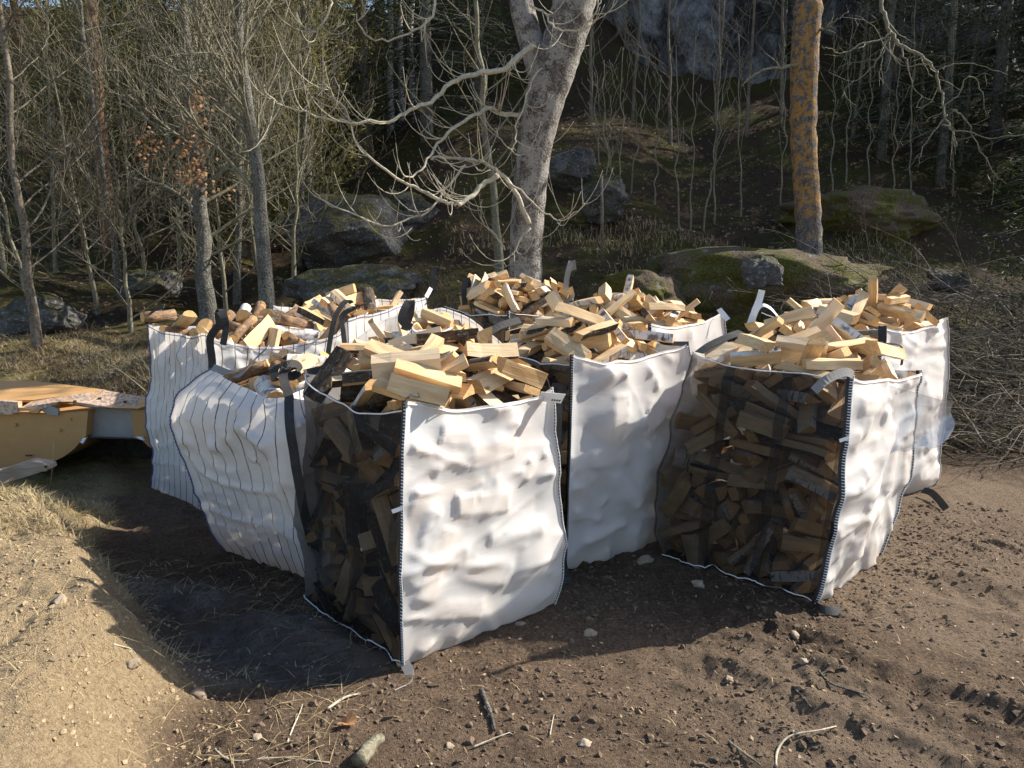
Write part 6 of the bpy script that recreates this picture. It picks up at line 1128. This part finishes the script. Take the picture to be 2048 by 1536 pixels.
EV = [('j1', 'juniper_tree', 600, 13.5, 1.1, 1., 'yellow-green sunlit juniper left of the curved branches'), ('j2', 'juniper_tree', 545, 15, 1.35, 2., 'upright juniper behind the slim grey trunk'), ('j1', 'juniper_tree', 745, 16.5, 1.35, 3., 'olive juniper in front of the two birches'),
 ('s1', 'spruce_tree', 690, 19, 1.1, .2, 'dark spruce behind the olive juniper'), ('s2', 'spruce_tree', 860, 15.5, 1.1, 2.2, 'dark spruce left of the fork of the big trunk'), ('s1', 'spruce_tree', 960, 17.5, 1.05, 4., 'dark spruce right behind the forked trunk'),
 ('p2', 'pine_tree', 330, 18, 1., 1.2, 'pine with a broad crown behind the oak'), ('p1', 'pine_tree', 90, 19, 1.1, 5., 'pine whose crown shows against the blue sky'), ('p2', 'pine_tree', -30, 15, .95, 3., 'pine at the very edge on the left'), ('s2', 'spruce_tree', 430, 20, 1., 5.2, 'spruce standing deep in the wood behind the oak'),
 ('j2', 'juniper_tree', 150, 14.5, 1.2, .6, 'green juniper low beside the pine trunk'), ('j1', 'juniper_tree', 330, 15, 1.1, 5.5, 'green juniper between the pine and the oak'), ('s1', 'spruce_tree', 560, 22, 1.2, 3.3, 'tall far spruce closing the wood on the left'), ('s2', 'spruce_tree', 250, 23, 1.1, .9, 'far spruce closing the wood beyond the pine'),
 ('s1', 'spruce_tree', 20, 24, 1.0, 2.6, 'far spruce below the blue sky gap'), ('s2', 'spruce_tree', 800, 23, 1.25, 1.4, 'far tall spruce behind the two birches'),
 ('s2', 'spruce_tree', 2090, 8.8, .62, 1.9, 'green spruce reaching in from the right edge'), ('s1', 'spruce_tree', 2180, 13, 1.2, .3, 'dark spruce behind the green one at the right edge'), ('s2', 'spruce_tree', 1960, 17.5, 1.2, 4.4, 'dark spruce on top of the right slope'), ('s1', 'spruce_tree', 1690, 24, 1.0, 1.1, 'spruce on the rock above the orange trunk'), ('s2', 'spruce_tree', 1180, 24, 1.0, 4.9, 'spruce on the rock right of the forked trunk')]
EV += [('j2', 'juniper_tree', 628, 12.2, 1.25, 4.1, 'sunlit yellow-green juniper right of the slim grey trunk'), ('j1', 'juniper_tree', 505, 13.2, 1.4, 2.7, 'tall yellow-green juniper behind the fan of bare branches'), ('j2', 'juniper_tree', 210, 13.6, 1.5, 1.2, 'bushy juniper just behind the pine trunk')]+[(('s1', 's2')[q % 2], 'spruce_tree', 40+q*92, 25+(q*37 % 5), 1.15+.1*(q % 3), q*1.7, 'far spruce in the closed row at the back of the wood') for q in range(11)]+[(('p2', 's1', 's2', 'j2')[q % 4], ('pine_tree', 'spruce_tree', 'spruce_tree', 'juniper_tree')[q % 4], -60+q*61, 15.5+(q*29 % 60)/10, (1.05, 1.1, 1.1, 1.9)[q % 4], q*2.1, 'evergreen in the dense middle of the wood on the left') for q in range(14)]
EV = [e_ for e_ in EV if not (25 < e_[2] < 150 and e_[3] > 15 and e_[2] != 90)]        # the gap in the wood where the sky shows
for nm, name, px, Y, s, rz, lab in EV: con_at(nm, name, px, Y, s, rz, lab, lab[:lab.index(' in the')]+'s in the wood' if ' in the ' in lab else 'evergreens in the wood')
# more of the wood beyond the right edge, added to shade the right slope
for i, (x, y, s) in enumerate([(10.4, 14.8, 1.), (11.6, 14.6, 1.15), (11.5, 14.8, 1.25), (14.2, 15., 1.2), (14.2, 16.6, 1.3), (9.8, 16.2, 1.0), (16, 15, 1.3), (17, 18.5, 1.3), (12.2, 18, 1.2), (19.5, 17, 1.3), (7.9, 14.6, .75), (7.2, 15.5, .75), (8.2, 17.2, .8), (9.4, 19.5, .8), (6.2, 18.6, .7), (11, 20.5, 1.3)]): conifer('s1' if i % 2 else 's2', 'spruce_tree', (x, y, gz(x, y)-.1), s, i*1.3, 'spruce of the wood beyond the right edge, added to shade the slope', 'spruces added beyond the right edge for shade')
for i, (px, Y) in enumerate([(791, 17), (812, 17.4), (832, 18)]):
    x = (px-1024)/FP*Y; z = gz(x, Y); bare_tree('birch_tree', (x, Y, z), (x+.1, Y, z+7), .07, .03, ['white birch stem, the left one of three behind the curved branches', 'white birch stem, the middle one of three behind the curved branches', 'white birch stem, the right one of three behind the curved branches'][i], 'sbirch', 'btwig', 60+i, limbs=10, llen=1.2, start=.4, lvl=2, dens=(4, 6), lens=(.5, .2), minr=.004, group='birches in the wood')

# ============================================================ shrubs, brush pile, grass, leaf litter
def shrub(px, py, Y, h, seed, label, n=9, mat='btwig', spread=.5):
    rng = random.Random(seed); base = base_of(px, py, Y); t = tree_empty('shrub', base, label, 'shrub', 'bare shrubs at the foot of the wood'); m = MB()
    for q in range(n):
        a = rng.uniform(0, 6.283); d = Vector((math.cos(a)*spread, math.sin(a)*spread, 1)); P2, R2 = wander((rng.gauss(0, .08), rng.gauss(0, .08), -.05), d, h*rng.uniform(.6, 1.2), .009, .002, 8, .14, -.06, rng); m.tube(P2, R2, 4, False); twigs(m, P2, R2, 2, rng, (9, 9), .8, .06, (.28, .12), .2, .0022)
    m.build('stems', M[mat], t)
SH = [(300, 640, 7.6), (360, 630, 7.8), (420, 615, 8.2), (470, 610, 8.0), (590, 600, 8.4), (650, 600, 8.6), (500, 560, 9.0), (230, 640, 7.8), (720, 590, 8.8), (180, 620, 8.4), (950, 580, 9), (1110, 560, 9)]
SHT = ['thorny bare shrub just behind the round log pile', 'low tangled shrub behind the round logs', 'dry shrub at the foot of the crooked oak', 'dry shrub between the oak and the slim trunk', 'spiky shrub just right of the slim grey trunk', 'thin shrub behind the striped bag peak', 'yellowish branching shrub between oak and slim trunk', 'arching bramble left of the striped bag', 'small dry shrub in front of the mossy rock', 'low bramble near the shaded boulder', 'small shrub just left of the forked trunk', 'small shrub just right of the forked trunk']
for i, (px, py, Y) in enumerate(SH): shrub(px, py, Y, .5 if i < 10 else .35, 200+i, SHT[i], 10, 'twig' if i in (0, 3, 6, 7) else 'btwig', .7)
rng = random.Random(77); m = MB()
for q in range(820):
    px = rng.uniform(1640, 2240); Y = rng.uniform(6.3, 10.2)-max(0, 1750-px)*.0; x = (px-1024)/FP*Y
    if x < 2.9 or (Y < 6.9 and x < 3.5): continue
    hmx = 1.15*math.exp(-((x-5.)/2.1)**2)*math.exp(-((Y-8.2)/1.5)**2); z = gz(x, Y)+rng.random()*hmx+.02
    a = rng.gauss(2.6, .8); d = Vector((math.cos(a), math.sin(a)*.7, rng.gauss(.12, .22))); P2, R2 = wander((x, Y, z), d, rng.uniform(.6, 1.9), rng.uniform(.003, .011), .002, 7, .1, -.03, rng); m.tube(P2, R2, 4, False); twigs(m, P2, R2, 2, rng, (3.2, 5), .7, .0, (.45, .18), .16, .002)
tag(m.build('brush_pile', M['btwig']), 'tangled pile of cut grey branches on the right behind the bags', 'brush pile', kind='stuff')
def blades(name, n, place, hgt, wd, mat, label, lie=.4, seed=1, zs=1.):
    rng = np.random.RandomState(seed); X, Y = place(rng, n); n = len(X); Zg = terrain(X, Y); a = rng.uniform(0, 6.283, n); h = hgt*rng.uniform(.4, 1.3, n); ln = np.abs(rng.normal(lie, .35, n)); w = wd*rng.uniform(.6, 1.4, n)
    dx, dy = np.cos(a), np.sin(a); V = np.zeros((n, 5, 3)); up = 1/np.sqrt(1+ln**2)
    for k, (f, ww) in enumerate(((0, 1), (0, -1), (.55, .8), (.55, -.8), (1, 0))):
        V[:, k, 0] = X+dx*ln*h*f*f*up-dy*w*ww; V[:, k, 1] = Y+dy*ln*h*f*f*up+dx*w*ww; V[:, k, 2] = Zg+.003+zs*h*up*(f-.25*f*f*np.minimum(ln, 2))-.004*(f == 0)
    b_ = (np.arange(n)*5)[:, None]; F = [list(r) for r in np.concatenate([b_+np.array([0, 1, 3, 2])], 0)]+[list(r) for r in (b_+np.array([2, 3, 4]))]
    me = bpy.data.meshes.new(name); fill_mesh(me, V.reshape(-1, 3), F); me.materials.append(M[mat]); o = bpy.data.objects.new(name, me); COL.objects.link(o); tag(o, label, kind='stuff')
def pl_left(rng, n):
    X = rng.uniform(-7, -.4, n); Y = rng.uniform(5.2, 9.6, n); k = (vnoise(X*1.3, Y*1.3, 5) > rng.uniform(.25, .75, n)) & (X < -1.-.0*(Y)) & (Y > 6.5); return X[k], Y[k]
blades('dry_grass', 30000, pl_left, .13, .003, 'drygrass', 'tussocks of dry yellow grass on the slope on the left', 1.7, 1)
def pl_bank(rng, n):
    X = rng.uniform(-3.6, -1.7, n); Y = rng.uniform(3.3, 5.1, n); d, mm = masks(X, Y); k = (d > .1) & (vnoise(X*3, Y*3, 6) > rng.uniform(.2, .7, n)); return X[k], Y[k]
blades('dry_grass', 11000, pl_bank, .10, .0022, 'drygrass', 'mat of dry grass along the edge of the spoil mound', 1.4, 2)
def pl_under(rng, n): X = rng.uniform(-5.5, -.3, n); Y = rng.uniform(7.2, 10.2, n); k = vnoise(X*1.8, Y*1.8, 9) > rng.uniform(.2, .75, n); return X[k], Y[k]
blades('undergrowth', 16000, pl_under, .22, .003, 'undergrowth', 'brown dead stems and brambles along the foot of the trees on the left', 1.3, 13)
def pl_rough(rng, n): X = rng.uniform(-1, 6, n); Y = rng.uniform(7.4, 12, n); k = vnoise(X*1.5, Y*1.5, 7) > rng.uniform(.35, .8, n); return X[k], Y[k]
blades('dry_grass', 9000, pl_rough, .14, .004, 'drygrass', 'thin dry grass among the rocks behind the bags', .8, 3)
def pl_straw(rng, n): X = rng.uniform(-2.6, -.6, n); Y = rng.uniform(2.1, 4.2, n); return X, Y
blades('straw', 1200, pl_straw, .16, .0014, 'straw', 'loose straws scattered over the mound and hollow', 3.2, 4, .35)
def pl_straw2(rng, n): X = rng.uniform(-1., 4., n); Y = rng.uniform(2.3, 5, n); return X, Y
blades('straw', 700, pl_straw2, .07, .0013, 'straw', 'bits of straw and root trodden into the soil', 3.2, 5, .4)
def flakes(name, n, place, size, mat, label, seed, lift=.01, flat=.5):
    rng = np.random.RandomState(seed); X, Y = place(rng, n); n = len(X); Zg = terrain(X, Y)+lift*rng.uniform(.2, 1.4, n); u = rng.normal(size=(n, 3)); u[:, 2] *= flat; u /= np.linalg.norm(u, axis=1)[:, None]; w = rng.normal(size=(n, 3)); w[:, 2] *= flat; w -= u*(w*u).sum(1)[:, None]; w /= np.linalg.norm(w, axis=1)[:, None]; s_ = size*rng.uniform(.5, 1.4, n)[:, None]; C_ = np.stack([X, Y, Zg], 1)
    V = np.stack([C_-u*s_, C_-w*s_*.5, C_+u*s_, C_+w*s_*.55], 1).reshape(-1, 3); F = (np.arange(n)*4)[:, None]+np.arange(4); me = bpy.data.meshes.new(name); fill_mesh(me, V, F); me.materials.append(M[mat]); o = bpy.data.objects.new(name, me); COL.objects.link(o); tag(o, label, kind='stuff')
flakes('leaf_litter', 16000, lambda r, n: (r.uniform(-7, 9, n), r.uniform(6.6, 17, n)), .035, 'deadleaf', 'fallen brown leaves covering the wooded slope', 1)
flakes('wood_chips', 900, lambda r, n: (r.uniform(-1.5, 4.2, n), r.uniform(2.2, 4.6, n)), .009, 'chip', 'small pale chips and bits of bark in the soil', 2, .004, .3)
def clods(name, n, place, size, mat, label, seed):
    rng = np.random.RandomState(seed); X, Y = place(rng, n); n = len(X); Zg = terrain(X, Y); t_ = (1+5**.5)/2; I = np.array([(-1, t_, 0), (1, t_, 0), (-1, -t_, 0), (1, -t_, 0), (0, -1, t_), (0, 1, t_), (0, -1, -t_), (0, 1, -t_), (t_, 0, -1), (t_, 0, 1), (-t_, 0, -1), (-t_, 0, 1)])/1.9
    IF = np.array([(0, 11, 5), (0, 5, 1), (0, 1, 7), (0, 7, 10), (0, 10, 11), (1, 5, 9), (5, 11, 4), (11, 10, 2), (10, 7, 6), (7, 1, 8), (3, 9, 4), (3, 4, 2), (3, 2, 6), (3, 6, 8), (3, 8, 9), (4, 9, 5), (2, 4, 11), (6, 2, 10), (8, 6, 7), (9, 8, 1)])
    s_ = size*(.35+rng.pareto(3.2, n)).clip(.3, 2.4); V = I[None]*(1+.6*rng.uniform(-1, 1, (n, 12, 1)))*s_[:, None, None]*np.stack([rng.uniform(.7, 1.4, n), rng.uniform(.7, 1.4, n), rng.uniform(.5, .9, n)], 1)[:, None, :]
    V += np.stack([X, Y, Zg+s_*.12], 1)[:, None, :]; F = ((np.arange(n)*12)[:, None, None]+IF[None]).reshape(-1, 3); me = bpy.data.meshes.new(name); fill_mesh(me, V.reshape(-1, 3), F); me.materials.append(M[mat]); o = bpy.data.objects.new(name, me); COL.objects.link(o); tag(o, label, kind='stuff')
def pl_soil(r, n):
    X = r.uniform(-1.4, 4.2, n); Y = r.uniform(2.2, 5.2, n); d, mm = masks(X, Y); k = (d < .05) & (slabmask(X, Y) < .3) & (vnoise(X*2.2, Y*2.2, 15) > r.uniform(.1, .85, n)); return X[k], Y[k]
clods('soil_clods', 24000, pl_soil, .0065, 'clod', 'crumbs and clods of dark soil churned up in front of the bags', 1)
def pl_mound(r, n):
    X = r.uniform(-3., -.6, n); Y = r.uniform(2., 4., n); d, mm = masks(X, Y); k = (d > -.05); return X[k], Y[k]
clods('sand_clods', 16000, pl_mound, .0038, 'sandclod', 'pale sandy crumbs lying on the spoil mound', 2)
clods('soil_crumbs', 26000, pl_soil, .0032, 'clod', 'fine crumbs of soil between the clods', 3)

# ============================================================ things lying about in front
def on_ground(px, py):
    d = ray(px, py); ts = np.linspace(1.5, 9, 1500); X = d.x*ts; Y = d.y*ts; zz = 1.7+d.z*ts; i = int(np.argmax(zz <= terrain(X, Y))); return Vector((X[i], Y[i], zz[i]))
STN = [(1040, 1250, .02, 'pale stone'), (1290, 1125, .05, 'flat grey stone in the shade beside the net bag'), (1590, 1272, .028, 'angular grey stone in front of the big net bag with plastic film'), (1607, 1325, .02, 'small pale stone right of the rut'), (1458, 1360, .02, 'pale round stone alone in the trodden soil'), (515, 1478, .022, 'cream stone in the soil near the bottom left'), (395, 1392, .034, 'pale stone on the lip of the mound at the end of the shadow'), (265, 1330, .03, 'buff stone on the slope of the mound'), (120, 1205, .03, 'buff stone on the crest of the mound'), (1395, 1172, .035, 'dim stone in the shade left of the big net bag'), (1180, 1270, .03, 'dim stone in shade by the foremost bag'), (900, 1495, .018, 'little brown stone near the bottom middle'), (1760, 1560, .03, 'stone at the bottom right'), (1170, 1490, .025, 'small brown stone left of the broken stick')]
for i, (px, py, s_, lab) in enumerate(STN):
    p = on_ground(px, py)
    if i == 0: lab = 'small pale stone in the shade under the white fabric of the foremost bag'
    rock('stone', p+Vector((0, 0, s_*.25)), (s_*1.3, s_, s_*.6), 300+i, 'stone', lab, 'stone', 'stones in the yard', .3, 3, i)
STK = [([(963, 1388), (976, 1420), (985, 1445), (990, 1470)], .012, 'broken bent stick lying in the soil below the white fabric of the foremost bag', 'grey'), ([(718, 1540), (745, 1505), (765, 1490)], .03, 'short thick broken branch end at the bottom', 'twig'), ([(655, 1425), (690, 1402), (720, 1390)], .006, 'pale thin stick at the edge of the shadow under the hanging strap', 'ashtwig'), ([(1552, 1536), (1555, 1505), (1580, 1480), (1640, 1468), (1672, 1455)], .005, 'long pale root curling across the soil at the bottom right', 'ashtwig'), ([(1636, 1345), (1660, 1368), (1700, 1382), (1735, 1395)], .005, 'thin dark root beside the rut', 'grey'), ([(1585, 1375), (1605, 1400), (1622, 1418)], .005, 'short grey twig left of the rut', 'grey'), ([(430, 1500), (450, 1520), (480, 1525), (560, 1522), (660, 1528)], .004, 'long thin pale root at the bottom left', 'ashtwig'), ([(575, 1490), (585, 1460), (600, 1430), (605, 1412)], .004, 'thin pale twig standing up from the dark soil', 'ashtwig'), ([(1100, 1475), (1104, 1450), (1108, 1432)], .003, 'tiny root strand in the middle foreground', 'ashtwig'), ([(945, 1500), (985, 1485), (1020, 1472)], .004, 'thin straight twig right of the oak leaf', 'ashtwig'), ([(1458, 1488), (1490, 1515), (1520, 1535)], .006, 'grey twig at the bottom edge left of the long root', 'twig'), ([(225, 1290), (262, 1300), (300, 1305)], .003, 'pale straw stalk over the mound edge', 'ashtwig'), ([(600, 1340), (650, 1320), (700, 1300)], .006, 'dark twig in the shade under the foremost net bag', 'grey'), ([(780, 1290), (700, 1320), (660, 1335)], .005, 'second dark twig in the shade by the hanging strap', 'grey')]
rng = random.Random(9)
for pts, r, lab, mt in STK:
    P = spline([on_ground(x, y)+Vector((0, 0, r*.8+rng.random()*.012)) for x, y in pts], 5); m = MB(); m.tube(P, [r*(1-.55*i/len(P))*(1+.1*rng.gauss(0, 1)) for i in range(len(P))], 6)
    if r < .008: twigs(m, P, [r*.7]*len(P), 1, rng, (7,), .8, .0, (.07,), .25, .0012)
    tag(m.build('twig', M[mt]), lab, 'twig', 'twigs and roots lying in the yard')
bm = bmesh.new(); p = on_ground(693, 1452); out = []
for i in range(36):
    a = i/36*6.283; rr_ = .034*(.62+.38*abs(math.cos(a*3.5)))*(1.25 if math.cos(a) > .2 else 1); out.append(bm.verts.new((rr_*math.cos(a), rr_*.72*math.sin(a), .006+.010*math.sin(a*2+.4)+.02*abs(math.sin(a))*rr_/.034)))
c_ = bm.verts.new((0, 0, .006)); [bm.faces.new((c_, out[i], out[(i+1) % 36])) for i in range(36)]
me = bpy.data.meshes.new('oak_leaf'); bm.to_mesh(me); bm.free(); me.materials.append(M['oakleaf']); o = bpy.data.objects.new('oak_leaf', me); COL.objects.link(o); o.location = p+Vector((0, 0, .006)); o.rotation_euler = (.25, -.1, .4); tag(o, 'single orange-brown lobed oak leaf lying on the dark soil', 'leaf')
m = MB(); m.tube([Vector((-.03, 0, .004)), Vector((-.06, .004, .012))], .0012, 4); m.build('leaf_stalk', M['oakleaf'], o)

# ============================================================ the yellow bucket and the beam in front of it
def slab_poly(mb, P, d):
    """a plate: polygon P pushed by d"""
    P = [Vector(p) for p in P]; d = Vector(d); n = len(P)
    mb.add([tuple(p) for p in P]+[tuple(p+d) for p in P], [tuple(range(n)), tuple(n+i for i in reversed(range(n)))]+[((i+1) % n, i, n+i, n+(i+1) % n) for i in range(n)])
bo = aty(150, 935, 5.85); bo.z = gz(bo.x, bo.y); bk = tag(empty('loader_bucket', bo), 'worn yellow steel bucket lying upside down on the grass on the left', 'bucket')
def BP(px, py, Y): return aty(px, py, Y)-bo
Yf = 5.7
m = MB(); front = [BP(-190, 822, Yf-.02), BP(0, 822, Yf), BP(75, 829, Yf), BP(176, 822, Yf), BP(172, 872, Yf), BP(160, 884, Yf), BP(148, 898, Yf), BP(126, 914, Yf), BP(100, 926, Yf), BP(60, 934, Yf), BP(-190, 945, Yf)]; slab_poly(m, front, (.02, .5, 0)); m.build('side_plate', M['yellow'], bk, False)
m = MB(); slab_poly(m, [BP(262, 817, Yf+.04), BP(345, 806, Yf+.1), BP(345, 870, Yf+.1), BP(318, 905, Yf+.08), BP(296, 892, Yf+.06), BP(284, 880, Yf+.05), BP(268, 876, Yf+.04)], (.02, .4, 0)); m.build('side_plate', M['yellow'], bk, False)
m = MB(); slab_poly(m, [BP(172, 818, Yf+.09), BP(272, 816, Yf+.09), BP(288, 877, Yf+.09), BP(170, 875, Yf+.09)], (0, .02, 0)); m.build('back_plate', M['greypaint'], bk, False)
m = MB(); slab_poly(m, [BP(120, 872, Yf+.5), BP(350, 870, Yf+.5), BP(350, 960, Yf+.5), BP(90, 960, Yf+.5)], (0, .05, 0)); slab_poly(m, [BP(172, 873, Yf+.02), BP(286, 876, Yf+.06), BP(286, 878, Yf+.5), BP(172, 877, Yf+.5)], (0, 0, -.012)); m.build('opening_shade_sheet', M['darksteel'], bk, False)  # near-black sheets put the shade of the open underside into colour
# the bottom sheet of the bucket, facing up: a sloping field, a raised field behind a rib, and the thick worn edge in front
m = MB(); e_ = [(-190, 806), (0, 801), (40, 803), (66, 806)]; 
slab_poly(m, [BP(-190, 770, Yf+0.70), BP(0, 761, Yf+0.70), BP(70, 762, Yf+0.68), BP(140, 770, Yf+0.55), BP(215, 780, Yf+0.40), BP(66, 800, Yf+0.10), BP(0, 800, Yf+0.06), BP(-190, 803, Yf+0.05)], (0, .01, -.02)); m.build('bottom_sheet', M['yellow'], bk, False)
m = MB(); slab_poly(m, [BP(-190, 778, Yf+0.58), BP(0, 773, Yf+0.58), BP(60, 772, Yf+0.56), BP(120, 777, Yf+0.48), BP(40, 779, Yf+0.46), BP(-190, 784, Yf+0.48)], (0, .005, .012)); m.build('wear_strip', M['yellow'], bk, False)
m = MB(); slab_poly(m, [BP(62, 803, Yf+0.04), BP(140, 790, Yf+0.10), BP(208, 780, Yf+0.18), BP(260, 789, Yf+0.16), BP(345, 803, Yf+0.10), BP(345, 811, Yf+0.06), BP(300, 809, Yf+0.04), BP(276, 817, Yf+0.00), BP(230, 816, Yf-0.01), BP(180, 813, Yf-0.02), BP(145, 808, Yf-0.02), BP(143, 803, Yf-0.02), BP(118, 803, Yf-0.03), BP(112, 808, Yf-0.03), BP(84, 818, Yf-0.04), BP(40, 816, Yf-0.04)], (0, .03, -.018)); m.build('cutting_edge', M['scraped'], bk, False)
m = MB(); slab_poly(m, [BP(-190, 804, Yf+0.00), BP(-1, 802, Yf-0.04), BP(36, 804, Yf-0.05), BP(36, 824, Yf-0.05), BP(20, 829, Yf-0.05), BP(-190, 826, Yf-0.03)], (0, .05, 0)); m.build('edge_lip', M['scraped'], bk, False)
m = MB(); slab_poly(m, [BP(36, 815, Yf-0.05), BP(80, 818, Yf-0.05), BP(76, 826, Yf-0.06), BP(64, 826, Yf-0.06), BP(56, 822, Yf-0.06), BP(38, 822, Yf-0.06)], (0, .03, 0)); m.build('paint_remnant', M['yellow'], bk, False)
m = MB(); slab_poly(m, [BP(82, 821, Yf-0.03), BP(98, 810, Yf-0.03), BP(117, 819, Yf-0.03), BP(116, 831, Yf-0.03), BP(96, 829, Yf-0.03)], (0, .02, 0)); m.build('bracket', M['greypaint'], bk, False)
m = MB(); slab_poly(m, [BP(160, 885, Yf-0.03), BP(165, 877, Yf-0.03), BP(173, 875, Yf-0.03), BP(166, 887, Yf-0.03)], (0, .02, 0)); slab_poly(m, [BP(272, 874, Yf+0.00), BP(284, 874, Yf+0.00), BP(288, 881, Yf+0.00), BP(280, 879, Yf+0.00)], (0, .02, 0)); m.build('worn_corner', M['tagcloth'], bk, False)
m = MB()
for j in range(3): m.box(BP(53+j*5, 911, Yf-0.02), ((.006, 0, 0), (0, .003, 0), (0, 0, .006)))
m.build('stamped_marks', M['darksteel'], bk, False)
for px_, py_, Y_ in ((150, 806, Yf-.03), (200, 800, Yf+.06), (250, 807, Yf-.01), (120, 860, Yf-.005), (30, 850, Yf-.012), (140, 838, Yf-.004)):
    bm = bmesh.new(); bmesh.ops.create_cone(bm, segments=6, radius1=.014, radius2=.012, depth=.016, cap_ends=True); me = bpy.data.meshes.new('bolt'); bm.to_mesh(me); bm.free(); me.materials.append(M['darksteel' if py_ < 820 else 'yellow']); o = bpy.data.objects.new('bolt', me); COL.objects.link(o); o.parent = bk; o.location = BP(px_, py_, Y_)+Vector((0, 0, .012 if py_ < 820 else 0)); o.rotation_euler = (0, 0, 0) if py_ < 820 else (math.pi/2, 0, 0)
Yb = 4.75; bo2 = aty(0, 975, Yb); bo2.z = gz(bo2.x, bo2.y); bm_ = tag(empty('steel_beam', bo2), 'weathered flat beam with a round bolt hole at its end beside the yellow bucket', 'beam')
def B2(px, py, Y=Yb): return aty(px, py, Y)-bo2
m = MB(); slab_poly(m, [B2(-150, 965, 4.6), B2(0, 941), B2(56, 922), B2(88, 927), B2(96, 931), B2(98, 938), B2(92, 943), B2(84, 943), B2(42, 957), B2(0, 970), B2(-150, 1006, 4.6)], (.0, .09, .0)); m.build('beam_body', M['beam'], bm_, False)
bm = bmesh.new(); bmesh.ops.create_cone(bm, segments=20, radius1=.021, radius2=.021, depth=.02, cap_ends=True); me = bpy.data.meshes.new('end_boss'); bm.to_mesh(me); bm.free(); me.materials.append(M['beam']); o = bpy.data.objects.new('end_boss', me); COL.objects.link(o); o.parent = bm_; o.location = B2(90, 934, Yb-.006); o.rotation_euler = (math.pi/2, 0, 0)
bm = bmesh.new(); bmesh.ops.create_cone(bm, segments=16, radius1=.009, radius2=.009, depth=.006, cap_ends=True); me = bpy.data.meshes.new('bolt_hole_shade'); bm.to_mesh(me); bm.free(); me.materials.append(M['darksteel']); o = bpy.data.objects.new('bolt_hole_shade', me); COL.objects.link(o); o.parent = bm_; o.location = B2(91.5, 933.5, Yb-.018); o.rotation_euler = (math.pi/2, 0, 0)  # solid dark disc stands in for the shade inside the hole
m = MB(); p = on_ground(98, 990); p2 = aty(107, 882, p.y-.05); m.tube([p, p.lerp(p2, .5)+Vector((.008, 0, 0)), p2], [.0035, .0028, .0015], 4); tag(m.build('grass_stalk', M['straw']), 'single tall dry stalk standing in front of the yellow bucket', 'stalk')
